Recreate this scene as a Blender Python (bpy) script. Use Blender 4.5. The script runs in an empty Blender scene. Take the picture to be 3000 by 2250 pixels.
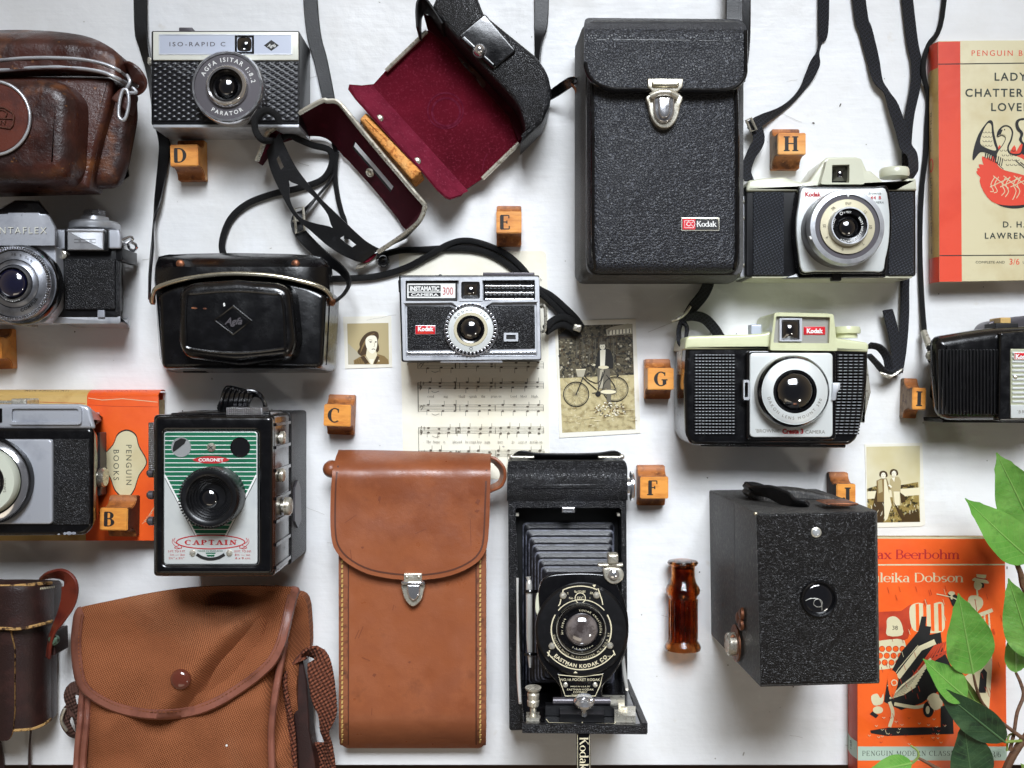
import bpy, bmesh, math, random
from mathutils import Vector, Matrix, noise
random.seed(7)
C = bpy.context.scene.collection
sc = bpy.context.scene
R = math.radians
S = 0.00025            # one unit of layout = 0.25 mm
D = 3200.0             # camera height above the tabletop, same unit

# ------------------------------------------------------------------ camera
cd = bpy.data.cameras.new('camera'); cam = bpy.data.objects.new('camera', cd); C.objects.link(cam)
cam.location = (0, 0, D*S); cd.sensor_width = 36; cd.lens = 36*D/3000; cd.clip_start = 0.01; cd.clip_end = 50
sc.camera = cam
# ------------------------------------------------------------------ world (dim warm room) and lamps
w = bpy.data.worlds.new('World'); sc.world = w; w.use_nodes = True
WN, WL = w.node_tree.nodes, w.node_tree.links
bg = WN['Background']; bg.inputs[1].default_value = 1.0
tcw = WN.new('ShaderNodeTexCoord'); sx = WN.new('ShaderNodeSeparateXYZ'); mr = WN.new('ShaderNodeValToRGB')
WL.new(tcw.outputs['Generated'], sx.inputs[0]); WL.new(sx.outputs['Z'], mr.inputs[0]); WL.new(mr.outputs[0], bg.inputs[0])
mr.color_ramp.elements[0].position = 0.15; mr.color_ramp.elements[0].color = (0.24, 0.19, 0.13, 1)   # pale walls
mr.color_ramp.elements[1].position = 0.92; mr.color_ramp.elements[1].color = (0.045, 0.045, 0.05, 1)    # dark ceiling
def area(name, loc, tgt, sx, sy, power, col, spread=180):
    l = bpy.data.lights.new(name, 'AREA'); l.shape = 'RECTANGLE'; l.size = sx; l.size_y = sy
    l.energy = power; l.color = col; l.spread = R(spread)
    o = bpy.data.objects.new(name, l); C.objects.link(o); o.location = loc
    o.rotation_euler = (Vector(tgt)-Vector(loc)).to_track_quat('-Z', 'Y').to_euler()
    return o
# the window: six panes, above and beyond the top of the table
WC = Vector((0.18, 0.98, 1.55)); WT = Vector((0.075, -0.17, 0))
wn = (WT-WC).normalized(); wx = Vector((1, 0, 0)); wx = (wx-wn*wx.dot(wn)).normalized(); wy = wn.cross(wx)
for i in (-1, 0, 1):
    for j in (-0.5, 0.5):
        p = WC+wx*i*0.36+wy*j*0.40
        area('window_pane_light', p, p+(WT-WC), 0.31, 0.35, 0.90, (0.88, 0.93, 1.0), 40)
# a smaller window on the other side of the room
area('side_window_light', (0.95, -0.95, 1.35), (0.1, 0, 0), 0.16, 0.16, 0.55, (1.0, 0.95, 0.86), 100)
area('warm_fill_light', (-0.35, -1.25, 1.25), (0.0, 0, 0), 0.9, 0.5, 0.45, (1.0, 0.88, 0.70), 100)  # fill lamp added on the near side to warm the shadows
sc.view_settings.view_transform = 'Standard'; sc.view_settings.look = 'None'
sc.view_settings.exposure = 0.0; sc.view_settings.gamma = 1.0
try: sc.view_settings.use_curve_mapping = False
except Exception: pass

# ------------------------------------------------------------------ materials
def lin(c):
    return tuple((x/255/12.92 if x/255 <= 0.04045 else ((x/255+0.055)/1.055)**2.4) for x in c)
M = {}
def mat(name, col, rough=0.5, metal=0.0, spec=0.5, coat=0.0, var=(), bump=(), rnd=False, sheen=0, trans=0, ior=1.5, rvar=None, stretch=None, cells=None, stripes=None, sub=0):
    """var: (colour, scale, lo, hi) noise masks over the base; bump: (kind, scale, distance in mm)"""
    m = bpy.data.materials.new(name); m.use_nodes = True; N = m.node_tree.nodes; L = m.node_tree.links
    b = N['Principled BSDF']
    c4 = lin(col)+(1,)
    b.inputs['Base Color'].default_value = c4; b.inputs['Roughness'].default_value = rough
    b.inputs['Metallic'].default_value = metal; b.inputs['Specular IOR Level'].default_value = spec
    b.inputs['Coat Weight'].default_value = coat; b.inputs['Coat Roughness'].default_value = 0.12
    b.inputs['IOR'].default_value = ior
    if sheen:
        b.inputs['Sheen Weight'].default_value = sheen; b.inputs['Sheen Roughness'].default_value = 0.4
        b.inputs['Sheen Tint'].default_value = lin(tuple(min(255, x+70) for x in col))+(1,)
    if trans: b.inputs['Transmission Weight'].default_value = trans
    if sub:
        b.inputs['Subsurface Weight'].default_value = sub
    tc = N.new('ShaderNodeTexCoord'); mp = N.new('ShaderNodeMapping'); L.new(tc.outputs['Object'], mp.inputs[0])
    if stretch: mp.inputs['Scale'].default_value = stretch
    if rnd:
        oi = N.new('ShaderNodeObjectInfo'); cx = N.new('ShaderNodeCombineXYZ')
        for q in 'XYZ': L.new(oi.outputs['Random'], cx.inputs[q])
        L.new(cx.outputs[0], mp.inputs['Location'])
    cur = None
    def noi(scale, detail=4, rough_=0.6):
        n = N.new('ShaderNodeTexNoise'); n.inputs['Scale'].default_value = scale; n.inputs['Detail'].default_value = detail
        n.inputs['Roughness'].default_value = rough_; L.new(mp.outputs[0], n.inputs['Vector']); return n.outputs['Fac']
    def ramp(fac, lo, hi):
        r = N.new('ShaderNodeMapRange'); r.inputs[1].default_value = lo; r.inputs[2].default_value = hi
        L.new(fac, r.inputs[0]); return r.outputs[0]
    def mix(fac, c2):
        nonlocal cur
        x = N.new('ShaderNodeMixRGB'); x.inputs[1].default_value = c4; x.inputs[2].default_value = lin(c2)+(1,)
        if cur: L.new(cur, x.inputs[1])
        L.new(fac, x.inputs[0]); cur = x.outputs[0]
    for (c2, sca, lo, hi) in var: mix(ramp(noi(sca), lo, hi), c2)
    def voro(scale, feat='DISTANCE_TO_EDGE'):
        v = N.new('ShaderNodeTexVoronoi'); v.feature = feat; v.inputs['Scale'].default_value = scale
        a = N.new('ShaderNodeMixRGB'); a.blend_type = 'ADD'; a.inputs[0].default_value = 0.35/scale*2
        n = N.new('ShaderNodeTexNoise'); n.inputs['Scale'].default_value = scale*1.3; L.new(mp.outputs[0], n.inputs['Vector'])
        L.new(mp.outputs[0], a.inputs[1]); L.new(n.outputs['Color'], a.inputs[2]); L.new(a.outputs[0], v.inputs['Vector'])
        return v.outputs['Distance']
    def wave(scale, rot, typ='BANDS', dist=0):
        m2 = N.new('ShaderNodeMapping'); m2.inputs['Rotation'].default_value = (0, 0, R(rot)); L.new(tc.outputs['Object'], m2.inputs[0])
        wv = N.new('ShaderNodeTexWave'); wv.inputs['Scale'].default_value = scale; wv.inputs['Distortion'].default_value = dist
        L.new(m2.outputs[0], wv.inputs['Vector']); return wv.outputs['Fac']
    def math_(op, a, bb):
        x = N.new('ShaderNodeMath'); x.operation = op
        for k, q in enumerate((a, bb)):
            if isinstance(q, (int, float)): x.inputs[k].default_value = q
            else: L.new(q, x.inputs[k])
        return x.outputs[0]
    if cells: mix(ramp(voro(cells[1]), cells[2], cells[3]), cells[0])
    if stripes:
        for (c2, sca, rot, lo, hi) in stripes: mix(ramp(wave(sca, rot), lo, hi), c2)
    if cur: L.new(cur, b.inputs['Base Color'])
    if rvar:
        L.new(ramp2(N, L, noi(rvar[0]), rvar[1], rvar[2]), b.inputs['Roughness'])
    nrm = None
    for (kind, sca, dist) in bump:
        if kind == 'noise': h = noi(sca)
        elif kind == 'pebble': h = ramp(voro(sca), 0.0, 0.25)
        elif kind == 'diamond': h = math_('MULTIPLY', wave(sca, 58), wave(sca, -58))
        elif kind == 'weave': h = math_('ADD', wave(sca, 62), wave(sca*0.9, -24))
        elif kind == 'rib': h = wave(sca, 0)
        elif kind == 'ribv': h = wave(sca, 90)
        elif kind == 'brush':
            m3 = N.new('ShaderNodeMapping'); m3.inputs['Scale'].default_value = (0.12, 1, 1); L.new(tc.outputs['Object'], m3.inputs[0])
            n = N.new('ShaderNodeTexNoise'); n.inputs['Scale'].default_value = sca; n.inputs['Detail'].default_value = 5
            L.new(m3.outputs[0], n.inputs['Vector']); h = n.outputs['Fac']
        bn = N.new('ShaderNodeBump'); bn.inputs['Strength'].default_value = 1.0; bn.inputs['Distance'].default_value = dist*0.001
        L.new(h, bn.inputs['Height'])
        if nrm: L.new(nrm, bn.inputs['Normal'])
        nrm = bn.outputs[0]
    if nrm:
        L.new(nrm, b.inputs['Normal'])
    M[name] = m; return m
def ramp2(N, L, fac, lo, hi):
    r = N.new('ShaderNodeMapRange'); r.inputs[1].default_value = 0.3; r.inputs[2].default_value = 0.7
    r.inputs[3].default_value = lo; r.inputs[4].default_value = hi; L.new(fac, r.inputs[0]); return r.outputs[0]

# paints, papers
mat('table_paint', (232, 232, 231), 0.42, var=[((216, 214, 208), 5, 0.50, 0.80), ((238, 239, 240), 22, 0.5, 0.75), ((208, 199, 180), 26, 0.68, 0.84), ((84, 78, 68), 330, 0.778, 0.80), ((150, 140, 122), 130, 0.77, 0.80)], bump=[('brush', 300, 0.16), ('noise', 60, 0.5), ('noise', 14, 1.6)], rvar=(40, 0.35, 0.55))
mat('paint_dirt', (70, 62, 52), 0.6)
mat('paint_scuff', (172, 168, 160), 0.6)
mat('floor_wood', (46, 30, 20), 0.6, var=[((90, 60, 38), 8, 0.45, 0.65)], stretch=(1, 6, 1))
mat('black_gloss', (9, 9, 11), 0.16, coat=0.6, var=[((30, 30, 34), 300, 0.62, 0.75)], rvar=(120, 0.12, 0.3))
mat('black_plastic', (13, 13, 15), 0.32, var=[((26, 26, 29), 200, 0.5, 0.8)])
mat('black_matte', (11, 11, 12), 0.6, bump=[('noise', 900, 0.08)])
mat('well_black', (5, 5, 6), 0.5)
mat('pebble_black', (15, 15, 18), 0.34, bump=[('pebble', 800, 0.25)], var=[((30, 31, 36), 60, 0.5, 0.75)], spec=0.5)
mat('grain_black', (22, 23, 27), 0.40, bump=[('pebble', 560, 0.25), ('noise', 1500, 0.08)], cells=((58, 61, 70), 560, 0.09, 0.0), var=[((15, 16, 19), 20, 0.45, 0.7)], spec=0.5)
mat('case_side', (58, 57, 56), 0.6, bump=[('noise', 1500, 0.3)], var=[((95, 92, 86), 700, 0.5, 0.75), ((30, 29, 28), 40, 0.5, 0.7)])
mat('box_leatherette', (12, 12, 14), 0.30, bump=[('pebble', 760, 0.40), ('noise', 900, 0.12)], var=[((52, 52, 56), 1000, 0.60, 0.72)], spec=0.6)
mat('box_side', (44, 43, 42), 0.5, bump=[('noise', 1000, 0.6)], var=[((98, 94, 88), 800, 0.50, 0.66), ((24, 23, 23), 30, 0.5, 0.75)], stretch=(1, 0.45, 1))
mat('smooth_black', (8, 8, 10), 0.22, bump=[('noise', 700, 0.05), ('noise', 40, 0.4)], var=[((20, 20, 24), 90, 0.58, 0.78), ((70, 64, 58), 500, 0.745, 0.8)], spec=0.6, coat=0.3, rvar=(60, 0.14, 0.32))
mat('strap_black', (9, 9, 11), 0.40, bump=[('noise', 800, 0.15)], var=[((26, 26, 29), 150, 0.55, 0.75)])
mat('web_black', (12, 12, 15), 0.75, bump=[('weave', 300, 0.3)], stripes=[((40, 41, 50), 130, 52, 0.62, 1.0), ((34, 36, 44), 130, -40, 0.7, 1.0)])
mat('cord_black', (10, 10, 12), 0.8, bump=[('weave', 420, 0.35)])
mat('diamond_black', (13, 13, 16), 0.34, bump=[('diamond', 90, 0.5)], stripes=[((48, 48, 56), 90, 58, 0.8, 1.0)])
mat('mesh_grille', (34, 36, 42), 0.5, bump=[('weave', 330, 0.3)], stripes=[((78, 82, 90), 170, 62, 0.70, 1.0), ((22, 23, 27), 150, -24, 0.6, 1.0)])
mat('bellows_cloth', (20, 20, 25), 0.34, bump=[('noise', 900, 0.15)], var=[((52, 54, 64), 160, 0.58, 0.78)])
# metals
mat('chrome', (232, 232, 235), 0.10, metal=0.9, rvar=(200, 0.07, 0.2))
mat('bright_steel', (214, 212, 206), 0.30, metal=0.45)
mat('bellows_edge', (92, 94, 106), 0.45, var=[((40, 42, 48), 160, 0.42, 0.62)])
mat('nickel', (210, 205, 190), 0.26, metal=0.72, var=[((160, 144, 116), 260, 0.55, 0.75)], rvar=(160, 0.18, 0.42))
mat('satin_silver', (206, 208, 212), 0.36, metal=0.65, bump=[('noise', 1500, 0.03)], var=[((170, 172, 178), 60, 0.5, 0.7)])
mat('alu_paint', (186, 189, 196), 0.34, metal=0.35, var=[((158, 162, 172), 40, 0.5, 0.7), ((124, 126, 134), 300, 0.70, 0.78)])
mat('dark_alu', (140, 142, 148), 0.34, metal=0.8, var=[((96, 98, 104), 90, 0.5, 0.7)])
mat('pale_dial', (202, 206, 190), 0.4)
mat('brass_trim', (214, 206, 184), 0.2, metal=0.85, var=[((176, 170, 146), 90, 0.5, 0.7)])
mat('copper', (150, 96, 66), 0.45, metal=0.6, var=[((84, 52, 40), 300, 0.45, 0.65)])
mat('gold_ring', (196, 188, 160), 0.4, metal=0.45)
mat('dark_steel', (88, 84, 88), 0.35, metal=0.4)
mat('knurl_silver', (190, 190, 195), 0.3, metal=0.9, bump=[('rib', 260, 0.5), ('ribv', 260, 0.5)])
# glass
mat('lens_glass', (7, 8, 12), 0.03, spec=1.0, coat=1.0, ior=1.9)
mat('lens_blue', (14, 15, 44), 0.03, spec=1.0, coat=1.0, ior=1.9)
mat('lens_grey', (112, 104, 102), 0.04, spec=1.0, coat=1.0, ior=1.9, var=[((62, 54, 52), 110, 0.42, 0.62), ((150, 144, 142), 60, 0.55, 0.7)])
mat('window_glass', (150, 152, 152), 0.06, spec=1.0, coat=1.0)
mat('amber_glass', (226, 146, 78), 0.07, trans=1.0, ior=1.45, var=[((150, 78, 34), 90, 0.42, 0.66)], bump=[('noise', 260, 0.4)])
# leathers
mat('worn_brown', (72, 38, 30), 0.34, var=[((44, 23, 20), 26, 0.42, 0.58), ((112, 66, 36), 34, 0.56, 0.70), ((146, 96, 50), 180, 0.66, 0.76), ((24, 15, 13), 300, 0.66, 0.76)], bump=[('noise', 600, 0.25), ('noise', 80, 0.8)], rvar=(60, 0.22, 0.5))
mat('red_brown', (98, 46, 32), 0.36, var=[((70, 32, 26), 60, 0.45, 0.7)], bump=[('noise', 900, 0.15)])
mat('dark_brown', (42, 25, 23), 0.40, var=[((62, 36, 32), 60, 0.45, 0.7), ((190, 160, 110), 330, 0.755, 0.79)], bump=[('noise', 900, 0.3)])
mat('raw_edge', (190, 150, 92), 0.8, var=[((60, 36, 22), 220, 0.5, 0.6)], bump=[('noise', 600, 0.6)])
mat('oxblood', (104, 38, 24), 0.36, var=[((76, 26, 20), 50, 0.45, 0.65)], bump=[('noise', 1000, 0.15)])
mat('tan_leather', (144, 82, 50), 0.36, var=[((122, 66, 40), 9, 0.42, 0.72), ((156, 92, 58), 40, 0.45, 0.8), ((98, 52, 33), 40, 0.60, 0.80), ((174, 112, 74), 620, 0.72, 0.80), ((76, 38, 26), 420, 0.74, 0.80)], bump=[('noise', 1300, 0.11), ('noise', 50, 0.6)], rvar=(50, 0.26, 0.48))
mat('tan_scuff', (118, 62, 38), 0.5)
mat('tan_dark', (84, 44, 28), 0.5, bump=[('noise', 900, 0.1)])
mat('tan_edge', (136, 80, 50), 0.5, var=[((84, 46, 30), 200, 0.5, 0.7)])
mat('thread', (198, 164, 96), 0.8)
mat('canvas', (148, 88, 55), 0.9, stripes=[((122, 70, 43), 250, 62, 0.45, 0.9), ((164, 102, 66), 230, -24, 0.6, 1.0)], var=[((126, 74, 46), 16, 0.42, 0.66), ((158, 112, 82), 9, 0.54, 0.72), ((98, 62, 46), 34, 0.66, 0.82), ((176, 128, 96), 300, 0.70, 0.80)], bump=[('weave', 250, 0.3), ('noise', 90, 0.6)], spec=0.2)
mat('bag_leather', (138, 86, 70), 0.36, var=[((110, 66, 54), 60, 0.45, 0.7)], bump=[('noise', 800, 0.25)])
mat('webbing', (122, 66, 42), 0.85, stripes=[((84, 42, 26), 120, 40, 0.4, 0.9)], bump=[('weave', 130, 0.8)])
mat('velvet', (98, 18, 34), 0.95, sheen=0.3, spec=0.1, var=[((72, 10, 22), 18, 0.35, 0.70), ((120, 38, 56), 600, 0.54, 0.76)])
mat('velvet_pale', (118, 32, 52), 0.95, sheen=0.3, spec=0.1, var=[((94, 20, 38), 60, 0.40, 0.70), ((140, 60, 80), 600, 0.56, 0.76)])
mat('velvet_rub', (104, 32, 52), 0.95, sheen=0.3, spec=0.1, var=[((86, 16, 36), 300, 0.4, 0.6)])
mat('velvet_deep', (62, 8, 22), 0.85, sheen=0.15, spec=0.15, var=[((88, 14, 34), 90, 0.55, 0.75)])
mat('suede', (240, 166, 88), 0.95, var=[((190, 112, 52), 420, 0.5, 0.62), ((244, 186, 116), 60, 0.5, 0.7)], bump=[('noise', 900, 0.9)])
mat('stud_brown', (98, 48, 36), 0.10, coat=1.0)
mat('canvas_stain', (92, 58, 42), 0.85, bump=[('weave', 250, 0.3)])
mat('dark_web', (74, 46, 36), 0.85, bump=[('weave', 130, 0.6)])
mat('green_metal', (110, 140, 120), 0.4, metal=0.7, var=[((70, 70, 62), 300, 0.5, 0.6)])
# wood, paper, plastics, leaves
mat('block_wood', (226, 152, 66), 0.42, var=[((200, 122, 46), 240, 0.45, 0.65), ((236, 176, 96), 60, 0.5, 0.7), ((104, 58, 26), 260, 0.70, 0.80)], stretch=(0.25, 1, 1), bump=[('noise', 700, 0.12)], rnd=True)
mat('block_side', (168, 100, 44), 0.55, var=[((104, 56, 24), 120, 0.48, 0.66), ((196, 128, 66), 300, 0.55, 0.7)], bump=[('noise', 700, 0.2)], rnd=True)
mat('block_grey', (150, 122, 94), 0.6, var=[((92, 66, 48), 150, 0.48, 0.66), ((180, 150, 114), 400, 0.6, 0.75)], rnd=True)
mat('block_brown', (70, 50, 40), 0.6, var=[((44, 30, 24), 150, 0.45, 0.65), ((104, 66, 40), 300, 0.58, 0.72)], rnd=True)
mat('ink_black', (20, 15, 12), 0.6, var=[((90, 56, 28), 500, 0.66, 0.74)])
mat('ink', (16, 15, 15), 0.55)
mat('ink_soft', (104, 97, 84), 0.7)
mat('ink_green', (52, 58, 50), 0.6)
mat('ink_red', (176, 30, 36), 0.5)
mat('badge_red', (206, 30, 44), 0.3, coat=0.5)
mat('orange_red', (222, 66, 40), 0.5)
mat('white_ink', (226, 226, 222), 0.5)
mat('cream_ink', (214, 204, 172), 0.45)
mat('paper_cream', (240, 236, 220), 0.7, var=[((230, 220, 192), 12, 0.45, 0.75), ((208, 194, 156), 40, 0.72, 0.86)], bump=[('noise', 300, 0.1), ('noise', 20, 0.8)])
mat('print_paper', (232, 228, 214), 0.35, var=[((214, 204, 178), 40, 0.55, 0.75)])
mat('page_edge', (186, 160, 116), 0.85, bump=[('rib', 500, 0.2)], var=[((150, 120, 80), 200, 0.5, 0.7)])
mat('cover_orange', (240, 98, 30), 0.40, var=[((226, 82, 24), 18, 0.45, 0.7), ((244, 136, 80), 300, 0.72, 0.79)], bump=[('noise', 40, 0.5)])
mat('cover_orange_deep', (190, 62, 30), 0.5, var=[((160, 46, 24), 60, 0.45, 0.7)])
mat('cover_red', (224, 74, 46), 0.42, var=[((210, 58, 34), 18, 0.45, 0.7)], bump=[('noise', 40, 0.4)])
mat('cover_cream', (214, 204, 166), 0.45, var=[((204, 190, 148), 30, 0.5, 0.7), ((180, 160, 116), 220, 0.7, 0.78)], bump=[('noise', 40, 0.4)])
mat('cover_tan', (200, 166, 100), 0.5, var=[((176, 136, 72), 60, 0.5, 0.7)])
mat('cover_mint', (172, 190, 172), 0.45)
mat('cream_plastic', (206, 206, 184), 0.30, coat=0.3, var=[((192, 190, 164), 30, 0.5, 0.7)])
mat('cream_green', (204, 206, 168), 0.30, coat=0.3, var=[((186, 188, 148), 30, 0.5, 0.7)])
mat('grey_panel', (160, 158, 150), 0.35, metal=0.3)
mat('face_silver', (214, 217, 214), 0.34, metal=0.25, var=[((196, 200, 200), 24, 0.5, 0.7), ((120, 116, 108), 500, 0.76, 0.8)])
mat('white_frame', (226, 226, 214), 0.35, metal=0.1)
mat('grey_blue', (186, 192, 206), 0.34, metal=0.2)
mat('green_enamel', (28, 104, 74), 0.32, coat=0.3, var=[((20, 84, 60), 30, 0.5, 0.7), ((130, 160, 146), 700, 0.77, 0.8)])
mat('stripe_green', (186, 188, 160), 0.35, metal=0.3)
mat('leaf', (92, 150, 58), 0.36, coat=0.3, var=[((122, 172, 80), 24, 0.42, 0.68), ((66, 116, 42), 50, 0.55, 0.75), ((166, 196, 122), 500, 0.72, 0.78), ((120, 110, 50), 200, 0.74, 0.80)], bump=[('noise', 160, 0.6), ('noise', 30, 1.5)], sub=0.08)
mat('leaf_dark', (44, 74, 46), 0.45, var=[((74, 102, 66), 40, 0.46, 0.7), ((30, 48, 34), 70, 0.55, 0.7)], bump=[('noise', 160, 0.6), ('noise', 30, 1.5)])
mat('leaf_rib', (126, 170, 84), 0.4)
mat('leaf_rib_dark', (78, 108, 70), 0.45)
mat('stem_green', (130, 150, 76), 0.5)
mat('stem_brown', (106, 76, 54), 0.6, var=[((70, 50, 38), 300, 0.5, 0.7)], bump=[('noise', 700, 0.3)])
# sepia print tones
for n_, c_ in (('sepia_bg', (182, 166, 124)), ('sepia_light', (228, 218, 184)), ('sepia_pale', (240, 234, 212)), ('sepia_mid', (132, 108, 66)), ('sepia_dark', (70, 52, 28)), ('grey_dark', (34, 32, 28)), ('grey_mid', (104, 98, 84)), ('grey_light', (176, 168, 146))):
    mat(n_, c_, 0.34, coat=0.25)
mat('print_hedge', (92, 84, 64), 0.34, coat=0.25, var=[((36, 33, 26), 420, 0.46, 0.58), ((160, 150, 122), 700, 0.58, 0.68)])
mat('print_lawn', (190, 176, 132), 0.34, coat=0.25, var=[((150, 134, 92), 300, 0.46, 0.62), ((214, 204, 166), 600, 0.55, 0.7)])
mat('print_sky', (206, 194, 150), 0.34, coat=0.25, var=[((226, 220, 194), 10, 0.4, 0.6)])
mat('print_field', (150, 128, 70), 0.34, coat=0.25, var=[((46, 38, 18), 260, 0.48, 0.58), ((206, 190, 130), 420, 0.56, 0.66)])

# ------------------------------------------------------------------ geometry helpers
def P(u, v, z=0.0):
    k = (D-z)/D
    return Vector(((u-1500)*k, -(v-1125)*k, z))
def area2(p): return sum(p[i-1][0]*p[i][1]-p[i][0]*p[i-1][1] for i in range(len(p)))
def inset(p, d):
    n = len(p); out = []
    for i in range(n):
        a, b, c = p[i-1], p[i], p[(i+1) % n]
        e1 = Vector((b[0]-a[0], b[1]-a[1])); e2 = Vector((c[0]-b[0], c[1]-b[1]))
        if e1.length < 1e-6: e1 = e2
        if e2.length < 1e-6: e2 = e1
        e1.normalize(); e2.normalize()
        n1 = Vector((-e1.y, e1.x)); n2 = Vector((-e2.y, e2.x)); m = n1+n2
        m = m.normalized() if m.length > 1e-6 else n1
        k = d/max(0.4, m.dot(n1)); out.append((b[0]+m.x*k, b[1]+m.y*k))
    for _ in range(3):
        bad = [(out[(i+1) % n][0]-out[i][0])*(p[(i+1) % n][0]-p[i][0])+(out[(i+1) % n][1]-out[i][1])*(p[(i+1) % n][1]-p[i][1]) < -1e-9 for i in range(n)]
        if not any(bad) or all(bad): break
        i = 0; done = set()
        for i in range(n):
            if bad[i] and not bad[i-1]:
                j = i
                while bad[(j+1) % n] and j-i < n: j += 1
                A, B = Vector(out[i-1]), Vector(out[i]); Cc, Dd = Vector(out[(j+1) % n]), Vector(out[(j+2) % n])
                r_, q_ = B-A, Dd-Cc; den = r_.x*q_.y-r_.y*q_.x
                X = (B+Cc)/2 if abs(den) < 1e-6 else A+r_*(((Cc-A).x*q_.y-(Cc-A).y*q_.x)/den)
                if (X-(B+Cc)/2).length > 3*(B-Cc).length+abs(d): X = (B+Cc)/2
                for t in range(i, j+2): out[t % n] = (X.x, X.y)
    return out
def rpoly(pts, r, n=5):
    """rounded polygon in image coordinates"""
    out = []; N_ = len(pts)
    for i in range(N_):
        a, b, c = Vector(pts[i-1][:2]), Vector(pts[i][:2]), Vector(pts[(i+1) % N_][:2])
        rr = r[i] if isinstance(r, (list, tuple)) else r
        d1 = (a-b); d2 = (c-b); k = min(rr, d1.length*0.49, d2.length*0.49)
        p0 = b+d1.normalized()*k; p2 = b+d2.normalized()*k
        if k < 0.5: out += [tuple(b)]*1; continue
        for j in range(n+1):
            t = j/n; q = p0*(1-t)**2+b*2*t*(1-t)+p2*t*t; out.append(tuple(q))
    return out
def rrect(u0, v0, u1, v1, r=4, n=5): return rpoly([(u0, v0), (u1, v0), (u1, v1), (u0, v1)], r, n)
def ell(cu, cv, ru, rv=None, n=32, a0=0, a1=360):
    rv = rv or ru; full = abs(a1-a0) >= 360
    m = n if full else n+1
    return [(cu+ru*math.cos(R(a0+(a1-a0)*i/n)), cv-rv*math.sin(R(a0+(a1-a0)*i/n))) for i in range(m)]
def smooth(path, n=6, closed=False):
    """Catmull-Rom through tuples of any dimension"""
    out = []; L_ = len(path); rng = range(L_) if closed else range(L_-1)
    for i in rng:
        if closed: p0, p1, p2, p3 = path[i-1], path[i], path[(i+1) % L_], path[(i+2) % L_]
        else: p0, p1, p2, p3 = path[max(i-1, 0)], path[i], path[i+1], path[min(i+2, L_-1)]
        for j in range(n):
            t = j/n
            out.append(tuple(0.5*((2*b)+(-a+c)*t+(2*a-5*b+4*c-d)*t*t+(-a+3*b-3*c+d)*t**3) for a, b, c, d in zip(p0, p1, p2, p3)))
    if not closed: out.append(tuple(path[-1]))
    return out

def resample(p, n):
    """n points along a closed outline, starting at its upper left corner"""
    k = min(range(len(p)), key=lambda i: p[i][0]+p[i][1]); p = list(p[k:])+list(p[:k])
    if area2(p) < 0: p = [p[0]]+p[:0:-1]
    seg = [math.dist(p[i][:2], p[(i+1) % len(p)][:2]) for i in range(len(p))]; T = sum(seg); out = []; i = 0; acc = 0
    for j in range(n):
        d = T*j/n
        while acc+seg[i] < d and i < len(p)-1: acc += seg[i]; i += 1
        t = (d-acc)/seg[i] if seg[i] else 0; a, b = p[i], p[(i+1) % len(p)]; out.append((a[0]+(b[0]-a[0])*t, a[1]+(b[1]-a[1])*t))
    return out

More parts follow.
